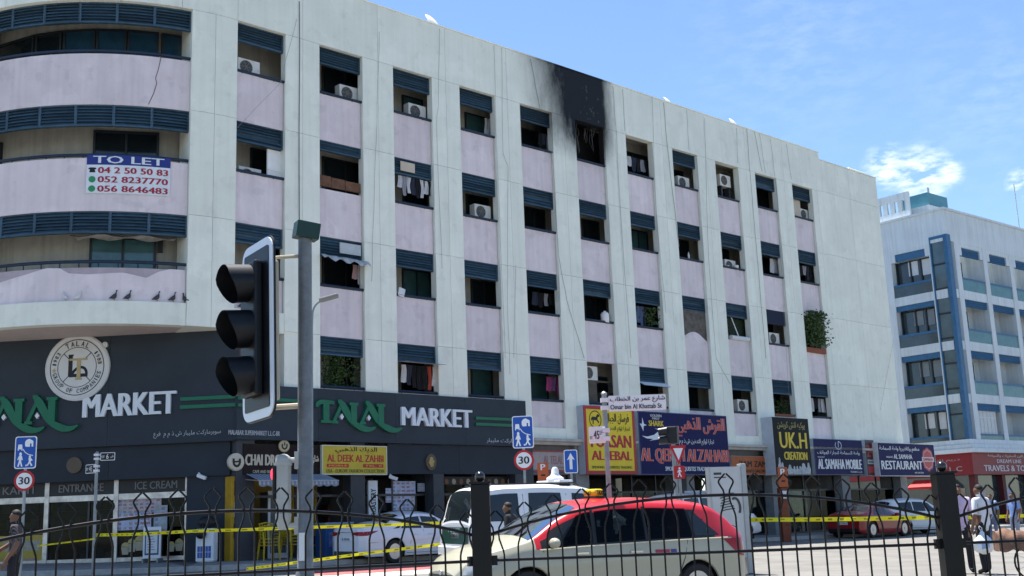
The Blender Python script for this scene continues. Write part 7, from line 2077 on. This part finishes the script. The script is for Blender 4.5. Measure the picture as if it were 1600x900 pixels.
# yaw 0 faces +y (away); pi faces the camera
person('person', 'person in pale lilac shirt and dark trousers beside the fence post', ground_at(1499, 24.4), math.pi - .15, 1.80, (0.44, 0.36, 0.50), sleeve=.62, pose={'wrr': (-.30, .06, .90)})
p2 = person('person', 'person in white shirt seen from behind holding a white plastic bag', ground_at(1533, 24.0), .55, 1.78, (0.62, 0.64, 0.68), sleeve=.6, pose={'sp': (0, -.02, 1.12), 'ell': (.24, -.02, 1.13), 'wrl': (.20, .10, .93), 'hal': (.17, .14, .86), 'elr': (-.25, -.04, 1.13), 'wrr': (-.24, .06, .88), 'knl': (.11, .06, .5), 'anl': (.12, .05, .09), 'tol': (.14, .2, .035)})
person('person', 'person in light blue shirt walking behind the caution tape', ground_at(1549, 42), 2.4, 1.68, (0.20, 0.28, 0.45), legs=(0.10, 0.13, 0.22))
person('person', 'person in bright blue shirt in front of the red shops', ground_at(1584, 40), 2.0, 1.70, (0.20, 0.30, 0.60), legs=(0.22, 0.26, 0.36))
person('person', 'person with dark curly hair and black top by the police car', ground_at(797, 21.6), 1.2, 1.60, (0.02, 0.02, 0.022), pose={'nk': (0, .02, 1.47), 'jaw': (0, .07, 1.545), 'hd': (0, .055, 1.62), 'ht': (0, .04, 1.685), 'nose': (0, .165, 1.585), 'earl': (.082, .05, 1.61), 'earr': (-.082, .05, 1.61)})
# striped dark shirt
ms_ = mat('striped_dark', (0.028, 0.026, 0.032), 0.85, var=0.2)
t_ = ms_.node_tree; b_ = t_.nodes['Principled BSDF']; co_ = t_.nodes.new('ShaderNodeTexCoord'); wv = t_.nodes.new('ShaderNodeTexWave'); wv.inputs['Scale'].default_value = 14; wv.inputs['Distortion'].default_value = 1.5
t_.links.new(co_.outputs['Object'], wv.inputs['Vector']); rp_ = t_.nodes.new('ShaderNodeValToRGB'); rp_.color_ramp.elements[0].color = (0.014, 0.013, 0.018, 1); rp_.color_ramp.elements[1].color = (0.12, 0.10, 0.11, 1); rp_.color_ramp.elements[0].position = .55
t_.links.new(wv.outputs['Fac'], rp_.inputs['Fac']); t_.links.new(rp_.outputs['Color'], b_.inputs['Base Color'])
person('person', 'person in dark striped shirt walking past the side shop windows', ground_at(26, 18.8), 1.75, 1.60, (0.03, 0.03, 0.04), stripes=ms_, pose={'ell': (.27, .12, 1.16), 'wrl': (.22, .32, 1.04), 'hal': (.20, .38, 1.03), 'elr': (-.25, -.10, 1.15)})
# white plastic bag
gx, gy, gz_ = ground_at(1533, 24.0)
mb = MB(); P = []
rng = random.Random(4)
for i in range(10):
    t = i / 9; r_ = (.02, .05, .10, .15, .185, .20, .20, .185, .14, .03)[i]; row = []
    for k in range(19):
        a = 2 * math.pi * (k % 18) / 18; rr = r_ * (1 + .10 * math.sin(3 * a + i) + .05 * math.sin(7 * a + 2 * i))
        row.append((rr * math.cos(a), rr * .8 * math.sin(a), .46 - .46 * t))
    P.append(row)
bag = thing('plastic_bag', 'white plastic carrier bag with blue print held by the person in white', 'bag', (gx - .12, gy - .22, gz_ + .40), 0)
mb.grid(P).build('sack', mat('bag_white', (0.66, 0.70, 0.74), 0.4, var=0.06, scale=6), bag, smooth=True)
MB().tube([(0, 0, .44), (-.03, .05, .52), (0, .10, .56), (.03, .05, .52), (.01, 0, .44)], .008, 6).build('handle', MATS['bag_white'], bag)
MB().grid([[(-.1 + .04 * k, -.172 - .004 * (k % 2), .1 + .12 * j + .01 * k) for k in range(5)] for j in range(2)]).build('print', mat('bag_blue', (0.25, 0.36, 0.55), 0.5), bag)
# cargo bicycle at the right, with a rider in pink
bx, by, bz = ground_at(1606, 21.8)
bi = thing('bicycle', 'bicycle carrying a brown cloth bundle over its rear wheel', 'bicycle', (bx, by, bz), rad(-12))
M_BIKE = mat('bike_frame_dark', (0.03, 0.03, 0.035), 0.4)
R90 = Matrix.Rotation(rad(90), 3, 'X')
for x in (0, 1.05):
    w_ = MB().tube([(x + .33 * math.cos(t), 0, .34 + .33 * math.sin(t)) for t in np.linspace(0, 2 * math.pi, 33)], .018, 8, False).build('wheel', M_TYRE, bi, smooth=True)
    mb = MB()
    for k in range(14):
        t = 2 * math.pi * k / 14; mb.tube([(x, .02 * (-1) ** k, .34), (x + .315 * math.cos(t), 0, .34 + .315 * math.sin(t))], .0022, 4)
    mb.lathe([(.025, -.04), (.025, .04)], 10, (x, 0, .34), R90); mb.build('spokes', M_CHROME, w_)
MB().tube([(0, 0, .34), (.42, 0, .32), (.85, 0, .80), (.36, 0, .78), (.42, 0, .32)], .016, 8).tube([(0, 0, .34), (.36, 0, .76)], .012, 6).tube([(1.05, 0, .34), (.86, 0, .82), (.82, 0, 1.0)], .016, 8).build('frame', M_BIKE, bi, smooth=True)
MB().tube([(.70, -.28, 1.0), (.82, -.1, 1.02), (.82, .1, 1.02), (.70, .28, 1.0)], .013, 8).build('handlebar', M_CHROME, bi)
MB().ball((.33, 0, .86), .12, 12, 1.2, .8, .35).build('saddle', M_TRIM, bi, smooth=True)
MB().tube([(.42, -.1, .32), (.58, -.1, .25)], .01, 6).tube([(.42, .1, .32), (.26, .1, .39)], .01, 6).tube([(.42, -.1, .32), (.42, .1, .32)], .014, 6).build('pedal_crank', M_CHROME, bi)
MB().box(-.42, .22, -.2, .2, .70, .73).tube([(0, .06, .34), (-.2, .06, .70)], .01, 6).tube([(0, -.06, .34), (-.2, -.06, .70)], .01, 6).build('rear_rack', M_BIKE, bi)
mb = MB(); P = []
for i in range(19):
    x = -.62 + .92 * i / 18; row = []
    for k in range(13):
        a = math.pi * (k / 12); wv_ = .018 * math.sin(i * 1.1 + k * .7) + .03 * math.sin(i * .45)
        row.append((x, (.30 + wv_) * math.cos(a), .66 + (.26 + wv_) * math.sin(a) ** .7 + (-.10 - .03 * math.sin(i * .9) if k in (0, 12) else 0)))
    P.append(row)
bn = mb.grid(P); bn.grid([P[0][:7], P[0][:5:-1]]); bn.grid([P[-1][:7], P[-1][:5:-1]])
bo_ = bn.build('cloth_bundle', mat('bundle_brown', (0.17, 0.095, 0.065), 0.9, var=0.7, scale=4, bump=.4, bscale=12), None, smooth=True)
bo_.location = (bx, by, bz); bo_.rotation_euler = (0, 0, rad(-12)); tag(bo_, 'brownish pink cloth bundle tied over the bicycle rack', 'bundle')
c12, s12 = math.cos(rad(-12)), math.sin(rad(-12))
person('person', 'person in pink shirt riding the bicycle', (bx + c12 * .36, by + s12 * .36, bz + .0), rad(-12) - math.pi / 2, 1.70, (0.50, 0.20, 0.20), legs=(0.05, 0.05, 0.06), pose={'pel': (0, 0, .98), 'sp': (0, .03, 1.16), 'ch': (0, .10, 1.37), 'nk': (0, .13, 1.49), 'jaw': (0, .18, 1.57), 'hd': (0, .17, 1.65), 'ht': (0, .16, 1.71), 'nose': (0, .28, 1.61), 'earl': (.082, .16, 1.63), 'earr': (-.082, .16, 1.63),
    'hpl': (.095, .03, .95), 'knl': (.12, .36, .74), 'anl': (.12, .24, .36), 'tol': (.12, .36, .30), 'hpr': (-.095, .03, .95), 'knr': (-.12, .30, .66), 'anr': (-.12, .12, .31), 'tor': (-.12, .25, .26),
    'shl': (.185, .09, 1.43), 'ell': (.26, .24, 1.20), 'wrl': (.25, .42, 1.08), 'hal': (.25, .47, 1.05), 'shr': (-.185, .09, 1.43), 'elr': (-.26, .24, 1.20), 'wrr': (-.25, .42, 1.08), 'har': (-.25, .47, 1.05)})

# ================================================================== things in front of the shops
# stacked yellow plastic chairs
def chair(loc, yaw, label):
    o = thing('plastic_chair', label, 'chair', loc, yaw, 'yellow plastic chairs')
    m = mat('chair_yellow', (0.42, 0.30, 0.015), 0.5, var=0.12)
    MB().box(-.22, .22, -.22, .22, .41, .44).build('seat', m, o, bevel=.01)
    mb = MB()
    for x in np.linspace(-.18, .18, 6): mb.tube([(x, .20, .44), (x * 1.05, .27, .85)], .014, 6)
    mb.tube([(-.22, .27, .86), (0, .29, .90), (.22, .27, .86)], .022, 8).build('backrest', m, o)
    for x in (-1, 1):
        MB().tube([(x * .21, -.20, .43), (x * .25, -.25, 0)], .02, 6).build('leg', m, o); MB().tube([(x * .21, .20, .43), (x * .25, .27, 0)], .02, 6).build('leg', m, o)
        MB().tube([(x * .22, .26, .64), (x * .26, .0, .66), (x * .25, -.2, .62), (x * .23, -.21, .43)], .018, 6).build('armrest', m, o)
for i, (s_, y, st_) in enumerate(((.95, -.5, 3), (1.75, -.45, 4))):
    for k in range(st_):
        p = WF(s_, y); chair((p.x, p.y, G(p.x, p.y) + .13 + .09 * k), AL + rad(20 * i - 10), 'yellow plastic chair in the %s stack by the chai shop, %s' % (('lower', 'higher')[i], ('lowest', 'second from the ground', 'third from the ground', 'on top')[k if not (i == 0 and k == 2) else 3]))
# blue drink chest
p = WF(3.35, -.3); o = thing('drinks_chest', 'blue drinks chest beside the chai shop door', 'cooler', (p.x, p.y, G(p.x, p.y) + .13), AL)
MB().box(-.5, .5, -.3, .3, 0, .95).build('cabinet', mat('chest_blue', (0.03, 0.09, 0.25), 0.4, var=0.15), o, bevel=.02); MB().box(-.52, .52, -.32, .32, .951, 1.03).build('lid', mat('chest_lid', (0.3, 0.35, 0.42), 0.4), o, bevel=.015); MB().box(-.4, .4, -.312, -.301, .3, .75).build('label_panel', mat('chest_label', (0.12, 0.16, 0.30), 0.5, var=0.5, scale=8), o)
# white glass-door fridge of the chai shop
p = WF(2.0, .75); o = thing('display_fridge', 'white framed display fridge inside the chai shop', 'fridge', (p.x, p.y, G(p.x, p.y) + .13), AL)
MB().box(-.35, .35, 0, .5, 0, 2.0).build('cabinet', mat('fridge_inside', (0.10, 0.11, 0.11), 0.5, var=0.3), o); MB().box(-.37, -.29, -.04, -.001, 0, 2.02).box(.29, .37, -.04, -.001, 0, 2.02).box(-.29, .29, -.04, -.001, 1.9, 2.02).box(-.29, .29, -.04, -.001, 0, .15).build('door_frame', M_PALE, o)
# white and blue stand with a black bag on it, by the side pier
xa, za = LP(322, 860, -.35); p = WL(xa, -.35)
o = thing('service_cabinet', 'white cabinet with blue grid print on the pavement by the dark pier', 'cabinet', (p.x, p.y, G(p.x, p.y) + .13), LA)
MB().box(-.27, .27, -.15, .25, 0, .95).build('case', M_SWHITE, o, bevel=.05)
q = MB().box(-.2, .2, -.158, -.151, .12, .45).build('blue_print', mat('print_blue', (0.03, 0.10, 0.36), 0.4), o)
mb = MB()
for k in range(1, 5): mb.box(-.2 + .08 * k - .004, -.2 + .08 * k + .004, -.160, -.1585, .12, .45)
mb.box(-.2, .2, -.162, -.1605, .28, .29).build('print_lines', M_SWHITE, q)
bgp = MB().ball((0, 0, 0), .16, 12, 1, .7, .9); bgp.tube([(-.08, 0, .12), (-.05, 0, .24), (.05, 0, .24), (.08, 0, .12)], .012, 6)
b1 = bgp.build('black_bag', M_TRIM, None, smooth=True); b1.location = (p.x - .1, p.y - .22, o.location.z + .80); tag(b1, 'small black bag hanging on the white cabinet', 'bag')
hb = MB().ball((0, 0, 0), .26, 14, 1.05, .8, .72); b2 = hb.build('delivery_seat', M_TRIM, None, smooth=True); b2.location = (p.x, p.y + .1, o.location.z + 1.12); tag(b2, 'black padded bundle lying on top of the white cabinet', 'bundle')
# framed notice stand in front of the ice cream window
xa, za = LP(237, 858, -.2); p = WL(xa, -.2)
o = thing('notice_stand', 'white framed notice stand in front of the ice cream window', 'notice', (p.x, p.y, G(p.x, p.y) + .13), LA)
MB().box(-.27, .27, 0, .05, .12, 1.02).build('frame', M_SWHITE, o, bevel=.01); MB().box(-.21, .21, -.008, -.001, .22, .92).build('blue_frame', mat('notice_navy', (0.05, 0.08, 0.16), 0.4), o); MB().box(-.17, .17, -.012, -.0085, .27, .87).build('sheet', M_PALE, o)
mb = MB()
for k in range(6): mb.box(-.13, .10 - .03 * (k % 3), -.014, -.0125, .36 + .075 * k, .38 + .075 * k)
mb.build('text_bars', mat('notice_ink', (0.15, 0.2, 0.3), 0.5), o)
MB().box(-.25, -.2, -.12, .25, 0, .12).box(.2, .25, -.12, .25, 0, .12).build('foot', M_GALV, o)
# security cameras under the fascia
for i, (P_, fr) in enumerate(((LP(312, 742, .1), 'l'), (FP(611, 744, -.05), 'f'))):
    q = WL(P_[0], .1, P_[1]) if fr == 'l' else WF(P_[0], -.05, P_[1])
    o = thing('security_camera', ('white security camera under the side fascia', 'white security camera at the corner of the yellow fashion sign')[i], 'camera', q, AL)
    MB().obox((0, -.12, -.06), (.10, .30, .10), Matrix.Rotation(.4, 3, 'X') @ Matrix.Rotation(.5, 3, 'Z')).build('camera_body', M_WHITE, o, bevel=.02); MB().tube([(0, .06, .06), (0, -.04, 0), (0, -.1, -.05)], .025, 8).build('arm', M_WHITE, o)
